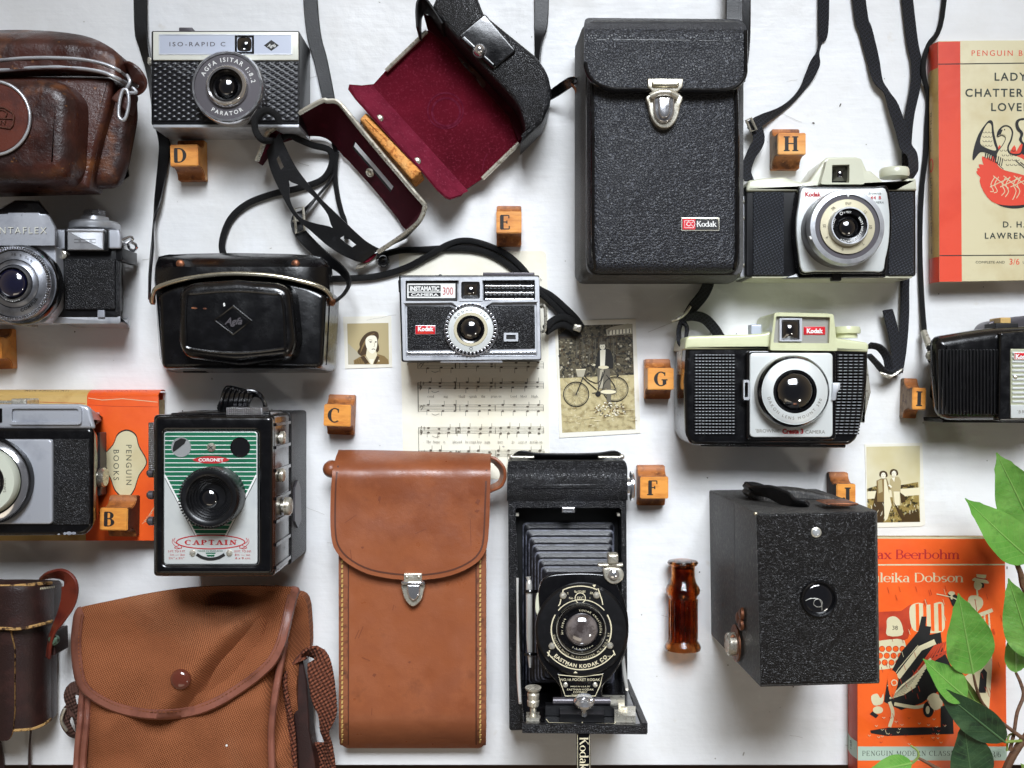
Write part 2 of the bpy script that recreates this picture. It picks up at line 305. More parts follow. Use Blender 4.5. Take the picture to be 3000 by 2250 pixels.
class MB:
    def __init__(s): s.v = []; s.f = []; s.m = []
    def add(s, vs, fs, mi=0):
        o = len(s.v); s.v += [Vector(v) for v in vs]
        for f in fs: s.f.append([i+o for i in f]); s.m.append(mi)
        return s
    def rings(s, rings, mi=0, cap0=True, cap1=True, closed=True, capm=None):
        n = len(rings[0]); vs = [v for r in rings for v in r]; fs = []
        for k in range(len(rings)-1):
            for i in range(n if closed else n-1):
                a = k*n+i; b = k*n+(i+1) % n; fs.append([a, b, b+n, a+n])
        s.add(vs, fs, mi); o = len(s.v)-len(vs)
        if cap0: s.f.append([o+i for i in range(n)][::-1]); s.m.append(mi)
        if cap1: s.f.append([o+(len(rings)-1)*n+i for i in range(n)]); s.m.append(mi if capm is None else capm)
        return s
    def loft(s, rr, mi=0, cap0=True, cap1=True, capm=None):
        """rr: [(points in image coordinates, z)]"""
        rr = [(list(p), z) for p, z in rr]; n_ = max(len(p) for p, z in rr)
        if any(len(p) != n_ for p, z in rr): rr = [(resample(p, n_), z) for p, z in rr]
        if area2([tuple(P(*p, 0)) for p in [q[:2] for q in rr[0][0]]]) < 0: rr = [(list(reversed(p)), z) for p, z in rr]
        return s.rings([[P(p[0], p[1], z) for p in pts] for pts, z in rr], mi, cap0, cap1, True, capm)
    def prism(s, pts, z0, z1, bev=0.0, seg=4, mi=0, capm=None, draft=0.0):
        """straight-sided solid whose top outline (seen at z1) is pts"""
        w_ = [tuple(P(p[0], p[1], z1))[:2] for p in pts]
        if area2(w_) < 0: w_.reverse()
        rg = [[Vector((x, y, z0)) for x, y in (inset(w_, -draft) if draft else w_)]]
        if bev <= 0: rg.append([Vector((x, y, z1)) for x, y in w_])
        else:
            for i in range(seg+1):
                t = R(90*i/seg); q = inset(w_, bev*(1-math.cos(t))) if i else w_
                rg.append([Vector((x, y, z1-bev+bev*math.sin(t))) for x, y in q])
        return s.rings(rg, mi, True, True, True, capm)
    def frame(s, outer, inner, z0, z1, mi=0, zin=None, bev=0):
        """ring-shaped solid: outer and inner outlines (same count) seen at z1"""
        a = [tuple(P(*p, z1))[:2] for p in outer]; b = [tuple(P(*p, z1))[:2] for p in inner]
        if area2(a) < 0: a.reverse(); b.reverse()
        zin = z0 if zin is None else zin
        if bev:
            rg = [[Vector((x, y, z0)) for x, y in a]]
            for t in (0, 30, 60, 90): rg.append([Vector((x, y, z1-bev+bev*math.sin(R(t)))) for x, y in (inset(a, bev*(1-math.cos(R(t)))) if t else a)])
            for t in (90, 60, 30, 0): rg.append([Vector((x, y, z1-bev+bev*math.sin(R(t)))) for x, y in (inset(b, -bev*(1-math.cos(R(t)))) if t else b)])
            rg.append([Vector((x, y, zin)) for x, y in b])
        else: rg = [[Vector((x, y, z0)) for x, y in a], [Vector((x, y, z1)) for x, y in a], [Vector((x, y, z1)) for x, y in b], [Vector((x, y, zin)) for x, y in b]]
        return s.rings(rg, mi, False, False)
    def lathe(s, cu, cv, zc, prof, n=40, mi=None, cap=True):
        """vertical axis through image point (cu,cv) at height zc; prof: (radius, z[, material])"""
        c = P(cu, cv, zc)
        rg = [[Vector((c.x+r*(D-z)/D*math.cos(2*math.pi*i/n), c.y+r*(D-z)/D*math.sin(2*math.pi*i/n), z)) for i in range(n)] for r, z, *_ in prof]
        for k in range(len(rg)-1):
            m_ = prof[k+1][2] if len(prof[k+1]) > 2 else (mi or 0)
            s.rings([rg[k], rg[k+1]], m_, False, cap and k == len(rg)-2)
        return s
    def lathe_ax(s, p, ax, prof, n=24, mi=0):
        """axis through layout point p along ax; prof: (radius, distance along the axis[, material])"""
        p = Vector(p); ax = Vector(ax).normalized(); a = ax.orthogonal().normalized(); b = ax.cross(a)
        rg = [[p+ax*d+(a*math.cos(2*math.pi*i/n)+b*math.sin(2*math.pi*i/n))*r for i in range(n)] for r, d, *_ in prof]
        for k in range(len(rg)-1):
            s.rings([rg[k], rg[k+1]], prof[k+1][2] if len(prof[k+1]) > 2 else mi, k == 0, k == len(rg)-2)
        return s
    def tube(s, path, r, n=8, mi=0, closed=False, sm=6):
        pts = smooth([tuple(p) for p in path], sm, closed) if sm else path
        q = [P(*p[:3]) for p in pts]; rad = [p[3] if len(p) > 3 else r for p in pts]; rg = []; N_ = len(q)
        up = Vector((0, 0, 1))
        for i in range(N_):
            t = (q[(i+1) % N_]-q[i-1]) if closed else (q[min(i+1, N_-1)]-q[max(i-1, 0)])
            t.normalize()
            if abs(t.dot(up)) > 0.95: up = Vector((0, 1, 0))
            a = t.cross(up).normalized(); b = a.cross(t)
            rg.append([q[i]+(a*math.cos(2*math.pi*k/n)+b*math.sin(2*math.pi*k/n))*rad[i] for k in range(n)])
        if closed: rg.append(rg[0])
        return s.rings(rg, mi, not closed, not closed)
    def ribbon(s, path, thick=5, mi=0, sm=6, edge=None):
        """strap: path of (u, v, z, width, twist in degrees; 0 = lying flat)"""
        pts = smooth([tuple(p) for p in path], sm) if sm else path; N_ = len(pts)
        q = [P(*p[:3]) for p in pts]; rg = []; pa = None
        for i in range(N_):
            t = (q[min(i+1, N_-1)]-q[max(i-1, 0)]).normalized()
            a = t.cross(Vector((0, 0, 1)))
            if a.length < 0.15: a = pa or Vector((1, 0, 0))
            a.normalize()
            if pa and a.dot(pa) < 0: a = -a
            pa = a.copy(); a = Matrix.Rotation(R(pts[i][4]), 3, t) @ a; b = t.cross(a).normalized()
            w2 = pts[i][3]/2; h2 = thick/2; c_ = min(h2*0.7, w2*0.5)
            sec = [(-w2, -h2+c_), (-w2+c_, -h2), (w2-c_, -h2), (w2, -h2+c_), (w2, h2-c_), (w2-c_, h2), (-w2+c_, h2), (-w2, h2-c_)]
            rg.append([q[i]+a*x+b*y for x, y in sec])
        s.rings(rg, mi)
        return s
    def sheet(s, pts, zf, step=20, thick=6, mi=0, em=None):
        """panel with outline pts whose top surface follows zf(u, v)"""
        bm = bmesh.new(); vs = [bm.verts.new((p[0], p[1], 0)) for p in pts]; bm.faces.new(vs)
        us = [p[0] for p in pts]; vv = [p[1] for p in pts]
        for ax, (lo, hi) in enumerate(((min(us), max(us)), (min(vv), max(vv)))):
            n = max(1, int((hi-lo)/step))
            for i in range(1, n):
                co = [0, 0, 0]; co[ax] = lo+(hi-lo)*i/n; no = [0, 0, 0]; no[ax] = 1
                bmesh.ops.bisect_plane(bm, geom=bm.verts[:]+bm.edges[:]+bm.faces[:], plane_co=co, plane_no=no, dist=0.001)
        bm.normal_update(); bm.verts.index_update()
        if sum(f.normal.z*f.calc_area() for f in bm.faces) > 0: bmesh.ops.reverse_faces(bm, faces=bm.faces[:])
        n0 = len(bm.verts); tops = [P(v.co.x, v.co.y, zf(v.co.x, v.co.y)) for v in bm.verts]
        fs = [[v.index for v in f.verts] for f in bm.faces]; s.add(tops, fs, mi)
        if thick:
            bot = [t-Vector((0, 0, thick)) for t in tops]; s.add(bot, [f[::-1] for f in fs], mi)
            o = len(s.v)-2*n0
            for e in bm.edges:
                if e.is_boundary:
                    l = e.link_loops[0]; a, b = l.vert.index, l.link_loop_next.vert.index
                    s.f.append([o+b, o+a, o+a+n0, o+b+n0]); s.m.append(mi if em is None else em)
        bm.free(); return s
    def quad(s, a, b, c, d, mi=0): return s.add([P(*a), P(*b), P(*c), P(*d)], [[0, 1, 2, 3]], mi)
    def ball(s, u, v, z, r, mi=0, n=16, sz=1.0):
        c = P(u, v, z)
        rg = [[c+Vector((r*math.cos(t)*math.cos(2*math.pi*i/n), r*math.cos(t)*math.sin(2*math.pi*i/n), r*sz*math.sin(t))) for i in range(n)] for t in [R(-85+170*k/10) for k in range(11)]]
        return s.rings(rg, mi)
    def dome(s, cu, cv, z, r, h, mi=0, n=32, m=8):
        c = P(cu, cv, z); k = (D-z)/D; r *= k
        rg = [[Vector((c.x+r*math.cos(R(90*j/m))*math.cos(2*math.pi*i/n), c.y+r*math.cos(R(90*j/m))*math.sin(2*math.pi*i/n), z+h*math.sin(R(90*j/m)))) for i in range(n)] for j in range(m)]
        rg.append([Vector((c.x, c.y, z+h)) + Vector((0.01*math.cos(2*math.pi*i/n), 0.01*math.sin(2*math.pi*i/n), 0)) for i in range(n)])
        return s.rings(rg, mi, False, True)
    def pane(s, u0, v0, u1, v1, z, h, mi=0):
        uc, vc, a, c = (u0+u1)/2, (v0+v1)/2, (u1-u0)/2, (v1-v0)/2
        return s.sheet(rrect(u0, v0, u1, v1, 2), lambda u, v: z+h*(1-((u-uc)/a)**2)*(1-((v-vc)/c)**2)+h*0.3*(2-((u-uc)/a)**2-((v-vc)/c)**2), (u1-u0)/8, 3, mi)
    def build(s, name, mats, parent=None, sharp=38, loc=None, label=None):
        root = parent
        while root is not None and root.parent is not None: root = root.parent
        o0 = Vector(root.location) if root is not None else (Vector(loc)*S if loc is not None else Vector((0, 0, 0)))
        me = bpy.data.meshes.new(name)
        me.from_pydata([tuple(v*S-o0) for v in s.v], [], s.f)
        if not isinstance(mats, (list, tuple)): mats = [mats]
        for m_ in mats: me.materials.append(M[m_])
        me.polygons.foreach_set('material_index', s.m)
        me.validate()
        bm = bmesh.new(); bm.from_mesh(me); bmesh.ops.remove_doubles(bm, verts=bm.verts[:], dist=1e-7)
        bm.to_mesh(me); bm.free()
        me.polygons.foreach_set('use_smooth', [len(p_.vertices) <= 6 for p_ in me.polygons]); me.set_sharp_from_angle(angle=R(sharp))
        o = bpy.data.objects.new(name, me); C.objects.link(o)
        if parent is not None: o.parent = parent
        else: o.location = o0
        if label: o['label'] = label
        return o
def thing(name, label, cat, u, v, z=0, group=None):
    o = bpy.data.objects.new(name, None); C.objects.link(o); o.location = P(u, v, z)*S; o.empty_display_size = 0.02
    o['label'] = label; o['category'] = cat
    if group: o['group'] = group
    bpy.context.view_layer.update()
    return o
def tag(o, label, cat, group=None):
    o['label'] = label; o['category'] = cat
    if group: o['group'] = group
    return o
def struct(o): o['kind'] = 'structure'; return o
def noz(u, v, sca, amp, seed=0): return amp*noise.noise(Vector((u/sca, v/sca, seed)))

# ------------------------------------------------------------------ lettering
GC = {}
def bglyph(ch, bold=0.0, shear=0.0):
    k = (ch, bold, shear)
    if k in GC: return GC[k]
    def mk(t):
        cu = bpy.data.curves.new('t', 'FONT'); cu.body = t; cu.size = 1; cu.offset = bold; cu.shear = shear; cu.resolution_u = 3
        ob = bpy.data.objects.new('t', cu); me = ob.to_mesh()
        vs = [(v.co.x, v.co.y) for v in me.vertices]; fs = [list(p.vertices) for p in me.polygons]
        ob.to_mesh_clear(); bpy.data.objects.remove(ob); bpy.data.curves.remove(cu); return vs, fs
    vs, fs = mk(ch) if ch != ' ' else ([], [])
    wd = lambda t: max(x for x, y in mk(t)[0])
    adv = wd('I'+ch+'I')-wd('II')
    GC[k] = ([(vs, fs)], adv); return GC[k]
# a broad-nib serif alphabet: s stroke, a arc, f serif foot, d dot; units of a cap height of 7
SG = {
'A': (6, 's .6 0 3 7 t', 's 3 7 5.4 0', 's 1.5 2.4 4.4 2.4 t', 'f .6 0', 'f 5.4 0'), 'B': (5.2, 's 1 0 1 7', 's .4 7 2.6 7 t', 's 1 3.7 2.6 3.7 t', 's .4 0 2.6 0 t', 'a 2.6 5.35 1.5 1.65 -90 90', 'a 2.6 1.85 1.9 1.85 -90 90'),
'C': (6, 'a 3.3 3.5 2.7 3.5 50 310', 's 5.1 6.9 5.1 4.9 t'), 'D': (6.2, 's 1 0 1 7', 's .4 7 2.6 7 t', 's .4 0 2.6 0 t', 'a 2.6 3.5 2.9 3.5 -90 90'),
'E': (5.4, 's 1 0 1 7', 's .4 7 4.6 7 t', 's 1 3.6 3.6 3.6 t', 's .4 0 4.8 0 t', 's 4.6 7 4.6 5.5 t', 's 4.8 0 4.8 1.6 t', 's 3.6 4.4 3.6 2.8 t'),
'F': (5, 's 1 0 1 7', 's .4 7 4.5 7 t', 's 1 3.6 3.4 3.6 t', 's 4.5 7 4.5 5.4 t', 's 3.4 4.4 3.4 2.8 t', 'f 1 0'),
'G': (6.4, 'a 3.3 3.5 2.7 3.5 50 320', 's 5.2 6.9 5.2 5.1 t', 's 5.1 .7 5.1 3', 'f 5.1 3'), 'H': (6.6, 's 1 0 1 7', 's 5.4 0 5.4 7', 's 1 3.6 5.4 3.6 t', 'f 1 0', 'f 1 7', 'f 5.4 0', 'f 5.4 7'),
'I': (3, 's 1.5 0 1.5 7', 'f 1.5 0', 'f 1.5 7'), 'J': (4, 's 2.8 7 2.8 1.4', 'a 1.6 1.4 1.2 1.4 180 360', 'f 2.8 7', 'd .8 1.6 .7'),
'K': (6, 's 1 0 1 7', 's 1 3 4.6 7 t', 's 2.4 4.2 5 0', 'f 1 0', 'f 1 7', 'f 4.6 7', 'f 5 0'), 'L': (5, 's 1 0 1 7', 's .4 0 4.6 0 t', 's 4.6 0 4.6 1.8 t', 'f 1 7'),
'M': (7.4, 's 1 0 1 7 t', 's 1 7 3.7 .5', 's 3.7 .5 6.3 7 t', 's 6.3 7 6.3 0', 'f 1 0', 'f 6.3 0'), 'N': (6.4, 's 1 0 1 7 t', 's 1 7 5.4 0', 's 5.4 0 5.4 7 t', 'f 1 0', 'f 5.4 7'),
'O': (6.6, 'a 3.3 3.5 2.7 3.5 0 360'), 'P': (5, 's 1 0 1 7', 's .4 7 2.6 7 t', 's 1 3.3 2.6 3.3 t', 'a 2.6 5.15 1.7 1.85 -90 90', 'f 1 0'),
'R': (5.8, 's 1 0 1 7', 's .4 7 2.6 7 t', 's 1 3.5 2.6 3.5 t', 'a 2.6 5.25 1.6 1.75 -90 90', 's 2.6 3.5 4.8 0', 'f 1 0', 'f 4.9 0'),
'S': (4.8, 'a 2.4 5.2 1.5 1.7 40 270', 'a 2.4 1.75 1.6 1.75 -140 90', 's 3.7 6.8 3.7 5.4 t', 's .8 1.5 .8 .2 t'), 'T': (5.6, 's 2.8 0 2.8 7', 's .4 7 5.2 7 t', 's .4 7 .4 5.5 t', 's 5.2 7 5.2 5.5 t', 'f 2.8 0'),
'U': (6.2, 's 1 7 1 2.2', 'a 3.1 2.2 2.1 2.2 180 360', 's 5.2 7 5.2 2.2 t', 'f 1 7', 'f 5.2 7'),
'Z': (5.4, 's .6 7 4.8 7 t', 's 4.8 7 .6 0', 's .4 0 4.9 0 t', 's .6 7 .6 5.5 t', 's 4.9 0 4.9 1.6 t'), 'u': (5, 's .9 4.5 .9 1.6', 'a 2.4 1.6 1.5 1.6 180 360', 's 4 0 4 4.5', 'f 4.3 0 .6'), 'v': (4.6, 's .6 4.5 2.3 0', 's 2.3 0 4 4.5 t', 'f .6 4.5', 'f 4 4.5'), 'w': (6.4, 's .6 4.5 2 0', 's 2 0 3.2 4.5 t', 's 3.2 4.5 4.6 0', 's 4.6 0 5.9 4.5 t', 'f .6 4.5', 'f 5.9 4.5'), 'y': (4.6, 's .6 4.5 2.3 0', 's 1.2 -2 4 4.5 t', 'f .6 4.5', 'f 4 4.5'), 'p': (4.9, 's .9 -2.2 .9 4.5', 'a 2.4 2.3 1.8 2.3 -150 150', 'f .9 -2.2'), 'g': (4.4, 'a 2.1 3 1.5 1.5 0 360', 'a 2.1 -.7 1.8 1.2 0 360', 's 3.4 4.2 4.2 4.5 t'), 'c': (4.2, 'a 2.2 2.3 1.8 2.3 50 310'),
'a': (4.2, 'a 1.9 3.2 1.2 1.4 0 150', 's 3.1 3.3 3.1 0', 'a 1.9 1.3 1.3 1.3 60 330', 'f 3.4 0 .6'), 'b': (4.9, 's .9 0 .9 7.2', 'a 2.4 2.3 1.8 2.3 -150 150', 'f .5 7.2 .6'),
'd': (4.9, 's 3.8 0 3.8 7.2', 'a 2.3 2.3 1.8 2.3 30 330', 'f 3.4 7.2 .6', 'f 4.2 0 .6'), 'e': (4.3, 'a 2.2 2.3 1.8 2.3 0 320', 's .5 2.4 4 2.4 t'),
'h': (5, 's .9 0 .9 7.2', 'a 2.5 2.9 1.5 1.7 0 180', 's 4 0 4 2.9', 'f .9 0', 'f 4 0', 'f .5 7.2 .6'), 'i': (2.2, 's 1.1 0 1.1 4.5', 'd 1.1 6.3 .55', 'f 1.1 0', 'f .7 4.5 .6'),
'k': (4.8, 's .9 0 .9 7.2', 's .9 1.8 3.6 4.5 t', 's 2 2.9 4 0', 'f .9 0', 'f 4.1 0', 'f 3.6 4.5', 'f .5 7.2 .6'), 'l': (2.2, 's 1.1 0 1.1 7.2', 'f 1.1 0', 'f .7 7.2 .6'),
'm': (7.4, 's .9 0 .9 4.5', 'a 2.3 2.9 1.3 1.7 0 180', 's 3.6 0 3.6 2.9', 'a 5 2.9 1.3 1.7 0 180', 's 6.3 0 6.3 2.9', 'f .9 0', 'f 3.6 0', 'f 6.3 0', 'f .5 4.5 .6'),
'n': (5, 's .9 0 .9 4.5', 'a 2.5 2.9 1.5 1.7 0 180', 's 4 0 4 2.9', 'f .9 0', 'f 4 0', 'f .5 4.5 .6'), 'o': (4.6, 'a 2.3 2.3 1.8 2.3 0 360'),
'r': (3.5, 's .9 0 .9 4.5', 'a 2.4 2.8 1.4 1.7 50 180', 'd 3.1 4 .5', 'f .9 0', 'f .5 4.5 .6'), 's': (3.6, 'a 1.8 3.3 1.1 1.2 40 270', 'a 1.8 1.15 1.2 1.15 -140 90'), 't': (3, 's 1.2 .9 1.2 6', 's .3 4.5 2.4 4.5 t', 'a 2 .9 .8 .9 180 300'),
'x': (4.6, 's .7 4.5 3.8 0', 's .7 0 3.8 4.5 t', 'f .7 0', 'f 3.8 0', 'f .7 4.5', 'f 3.8 4.5'), '3': (4.4, 'a 2.1 5.3 1.4 1.7 -90 150', 'a 2.1 1.8 1.6 1.8 -150 90'),
'6': (4.4, 'a 2.2 2 1.7 2 0 360', 'a 3 2.6 2.5 4.4 100 190'), '/': (3, 's .4 -1 2.6 7.5 t'), ' ': (2.4,), '.': (1.6, 'd .8 .4 .5')}
def sglyph(ch, thick=1.2, thin=0.45, serif=1.0):
    k = (ch, thick, thin, serif)
    if k in GC: return GC[k]
    sp = SG.get(ch) or SG.get(ch.upper()) or SG[' ']; polys = []
    for e in sp[1:]:
        e = e.split(); t = [float(x) for x in e[1:] if x != 't']; pl = None
        if e[0] == 's':
            x0, y0, x1, y1 = t; dx, dy = x1-x0, y1-y0; L_ = math.hypot(dx, dy); wv = thin if 't' in e else thick
            nx, ny = -dy/L_*wv/2, dx/L_*wv/2; pl = [(x0+nx, y0+ny), (x1+nx, y1+ny), (x1-nx, y1-ny), (x0-nx, y0-ny)]
            polys.append((pl, [[0, 1, 2, 3]]))
        elif e[0] == 'a':
            cx, cy, rx, ry, a0, a1 = t; n = 18; vs = []
            for i in range(n+1):
                a = R(a0+(a1-a0)*i/n); wv = (thin+(thick-thin)*abs(math.cos(a)))/2
                vs += [(cx+(rx+wv)*math.cos(a), cy+(ry+thin/2)*math.sin(a)), (cx+(rx-wv)*math.cos(a), cy+(ry-thin/2)*math.sin(a))]
            polys.append((vs, [[2*i, 2*i+2, 2*i+3, 2*i+1] for i in range(n)]))
        elif e[0] == 'f':
            x, y = t[:2]; wv = (t[2] if len(t) > 2 else 1.0)*serif*(0.45+thick*0.5); h = thin*0.55
            polys.append(([(x-wv, y-h), (x+wv, y-h), (x+wv, y+h), (x-wv, y+h)], [[0, 1, 2, 3]]))
        elif e[0] == 'd':
            x, y, r = t; polys.append(([(x+r*math.cos(i*0.628), y+r*math.sin(i*0.628)) for i in range(10)], [list(range(10))]))
    polys = [([(x*0.1, y*0.1) for x, y in vs], fs) for vs, fs in polys]
    GC[k] = (polys, sp[0]*0.1); return GC[k]

class Ink(MB):
    """flat printing laid on a surface; every mark sits a hair above the last"""
    def __init__(s, z, fn=None):
        super().__init__(); s.z = z; s.fn = fn; s.dz = 0.015
    def pt(s, u, v, z): return s.fn(u, v, z-s.z0) if s.fn else P(u, v, z)
    z0 = 0
    def poly(s, pts, mi=0):
        s.z += s.dz; pts = [p[:2] for p in pts]
        if area2([(a, -b) for a, b in pts]) < 0: pts = pts[::-1]
        return s.add([s.pt(p[0], p[1], s.z) for p in pts], [list(range(len(pts)))], mi)
    def line(s, path, w, mi=0, sm=0, closed=False):
        s.z += s.dz; path = [p[:2] for p in path]
        if sm: path = smooth(path, sm, closed)
        vs = []; n = len(path)
        for i in range(n):
            a = Vector(path[i-1] if (closed or i) else path[0]); b = Vector(path[(i+1) % n] if (closed or i < n-1) else path[-1])
            t = (b-a); t = t.normalized() if t.length > 1e-9 else Vector((1, 0)); nn = Vector((-t.y, t.x))*w/2
            p = Vector(path[i]); vs += [p+nn, p-nn]
        fs = [[2*i+1, 2*i+3, 2*i+2, 2*i] for i in range(n-1)]
        if closed: fs.append([2*n-1, 1, 0, 2*n-2])
        return s.add([s.pt(p.x, p.y, s.z) for p in vs], [f[::-1] for f in fs], mi)
    def ring(s, cu, cv, r, w, mi=0, a0=0, a1=360, rv=None):
        full = abs(a1-a0) >= 360
        return s.line(ell(cu, cv, r, rv, 48, a0, a1), w, mi, 0, full)
    def text(s, t, u, v, size, mi=0, rot=0, align='c', serif=None, bold=0.0, shear=0.0, sx=1.0, gap=0.0, width=None, arc=None):
        """centre-line text; size = cap height; arc=(cu,cv,r,mid angle,+1 top/-1 bottom)"""
        gl = [(sglyph(c, *serif) if serif else bglyph(c, bold, shear)) for c in t]; cap = 0.7 if serif else 0.729
        k = size/cap; ad = [g[1]*k*sx+gap for g in gl]; tot = sum(ad)-gap
        if width: f = width/tot; sx *= f; ad = [a*f for a in ad]; tot = width
        x = {'c': -tot/2, 'l': 0, 'r': -tot}[align]; cr, sr = math.cos(R(rot)), math.sin(R(rot))
        for g, a in zip(gl, ad):
            for li, (vs, fs) in enumerate(g[0]):
                out = []
                for gx, gy in vs:
                    xx, yy = gx*k*sx, gy*k-size/2
                    if arc:
                        cu, cv, r, mid, sg = arc; th = R(mid)-sg*(x+a/2)/r
                        px, py = xx-a/2, yy*1.0
                        rad = Vector((math.cos(th), math.sin(th)))*sg; tan = Vector((rad.y, -rad.x))
                        q = Vector((math.cos(th), math.sin(th)))*r+tan*px+rad*py
                        uu, v2 = cu+q.x, cv-q.y
                    else:
                        px = x+xx; uu, v2 = u+px*cr-yy*sr, v-(px*sr+yy*cr)
                    out.append(s.pt(uu, v2, s.z+s.dz+0.006*li))
                s.add(out, fs, mi)
            x += a
        s.z += s.dz*4
        return s
SLAB = (1.35, 0.75, 0.8); BOOK = (1.0, 0.42, 0.9); FAT = (1.9, 0.62, 1.1)
# ================================================================== the setting
b = MB(); b.prism([(-1700, -1300), (4700, -1300), (4700, 2242), (-1700, 2242)], -90, 0, 3); tt = struct(b.build('tabletop', 'table_paint'))
i = Ink(0.25); rk = random.Random(21)
for k in range(150):
    u, v = rk.uniform(0, 3000), rk.uniform(0, 2230); a = rk.uniform(0.9, 2.6); th = rk.uniform(0, 6.28); el = rk.choice((1, 1, 1.6, 3))
    i.poly([(u+a*el*math.cos(t)*math.cos(th)-a*math.sin(t)*math.sin(th), v+a*el*math.cos(t)*math.sin(th)+a*math.sin(t)*math.cos(th)) for t in (0, 1, 2, 3.1, 4.2, 5.2)], rk.choice((0, 0, 1, 1, 1)))
for k in range(34):
    u, v = rk.uniform(100, 2900), rk.uniform(30, 2200); L_ = rk.uniform(20, 90); sl = rk.uniform(-0.5, 0.5)
    i.line([(u+L_*t/4, v+sl*L_*t/4+rk.uniform(-1.6, 1.6)) for t in range(5)], rk.uniform(0.6, 1.1), 1)
i.build('paint_specks', ['paint_dirt', 'paint_scuff'], tt)
b = MB(); b.prism([(-6000, -5000), (9000, -5000), (9000, 7000), (-6000, 7000)], -2860, -2800); struct(b.build('floor', 'floor_wood'))

# ================================================================== wooden letter stamps
def block_mesh(hw, hs):
    """profile (y, z) of a turned stamp: wide foot, scooped waist, narrower letter plate"""
    pr = [(-58, 0), (58, 0), (58, 30)]+[(58-26*math.sin(R(a))-0.0, 30+30*(1-math.cos(R(a)))) for a in (20, 40, 60, 80)]
    pr += [(29, 66), (29, 72), (31, 76), (31, 100), (-31, 100), (-31, 76), (-29, 72), (-29, 66)]
    pr += [(-(58-26*math.sin(R(a))), 30+30*(1-math.cos(R(a)))) for a in (80, 60, 40, 20)]+[(-58, 30)]
    bm = bmesh.new(); f = bm.faces.new([bm.verts.new((-hw, y, z)) for y, z in pr])
    r = bmesh.ops.extrude_face_region(bm, geom=[f])
    for v in r['geom']:
        if isinstance(v, bmesh.types.BMVert): v.co.x = hw
    bmesh.ops.recalc_face_normals(bm, faces=bm.faces[:])
    bmesh.ops.bevel(bm, geom=[e for e in bm.edges if e.calc_face_angle(0) > 0.7], offset=2.2, segments=2, affect='EDGES')
    for f in bm.faces:
        c = f.calc_center_median(); f.smooth = True
        f.material_index = 0 if (f.normal.z > 0.6 and c.z > 90) else (2 if abs(f.normal.x) > 0.8 else 1)
    me = bpy.data.meshes.new('stamp_body')
    for v in bm.verts: v.co *= S
    bm.to_mesh(me); bm.free(); me.set_sharp_from_angle(angle=R(35)); return me
STM = {}
def stamp(ch, u, v, wd, label, zb=0, rot=0, side='block_side', cap=40, du=0):
    key = (wd, side)
    if key not in STM:
        me = block_mesh(wd/2*0.97, 0)
        for m_ in ('block_wood', 'block_side', side): me.materials.append(M[m_])
        STM[key] = me
    z = zb+100; c = P(u, v, z); o = bpy.data.objects.new('letter_stamp', None); C.objects.link(o)
    o.location = Vector((c.x, c.y, zb))*S; o.rotation_euler = (0, 0, R(rot)); o.empty_display_size = 0.01
    tag(o, label, 'letter stamp', 'wooden letter stamps among the cameras')
    bd = bpy.data.objects.new('stamp_body', STM[key]); C.objects.link(bd); bd.parent = o
    if ch:
        k = (D-z)/D
        ink = Ink(100.1, lambda a, bb, h: Vector((a*k, -bb*k, h))); ink.text(ch, du, 0, cap, 0, serif=FAT)
        me = bpy.data.meshes.new('letter_print'); me.from_pydata([tuple(q*S) for q in ink.v], [], ink.f); me.materials.append(M['ink_black'])
        lt = bpy.data.objects.new('letter_print', me); C.objects.link(lt); lt.parent = o
    return o
stamp('', -36, 1020, 78, 'dark wooden stamp cut off by the left edge of the picture', side='block_wood', rot=2)
stamp('B', 333, 1521, 80, 'wooden stamp printed with the letter B, lying on the orange book', zb=70, side='block_brown', du=-14, rot=-1)
stamp('C', 988, 1217, 79, 'wooden stamp printed with the letter C above the tan leather case', du=-9, rot=-2)
stamp('D', 539, 455, 81, 'wooden stamp printed with the letter D below the silver and black camera', du=-12, rot=1, side='block_wood')
stamp('E', 1491, 651, 74, 'wooden stamp printed with the letter E above the yellowed music sheet', du=-11)
stamp('F', 1917, 1429, 82, 'wooden stamp printed with the letter F beside the metal key of the bellows camera', du=-4)
stamp('G', 1936, 1110, 76, 'wooden stamp printed with the letter G right of the bicycle photograph', side='block_wood')
stamp('H', 2320, 421, 82, 'wooden stamp printed with the letter H above the grey-topped camera', side='block_grey', du=-2)
stamp('I', 2693, 1168, 40, 'narrow wooden stamp printed with the letter I beside the cream-topped camera', side='block_grey', rot=-2)
stamp('J', 2479, 1450, 56, 'wooden stamp printed with the letter J peeping over the black box camera', side='block_brown')

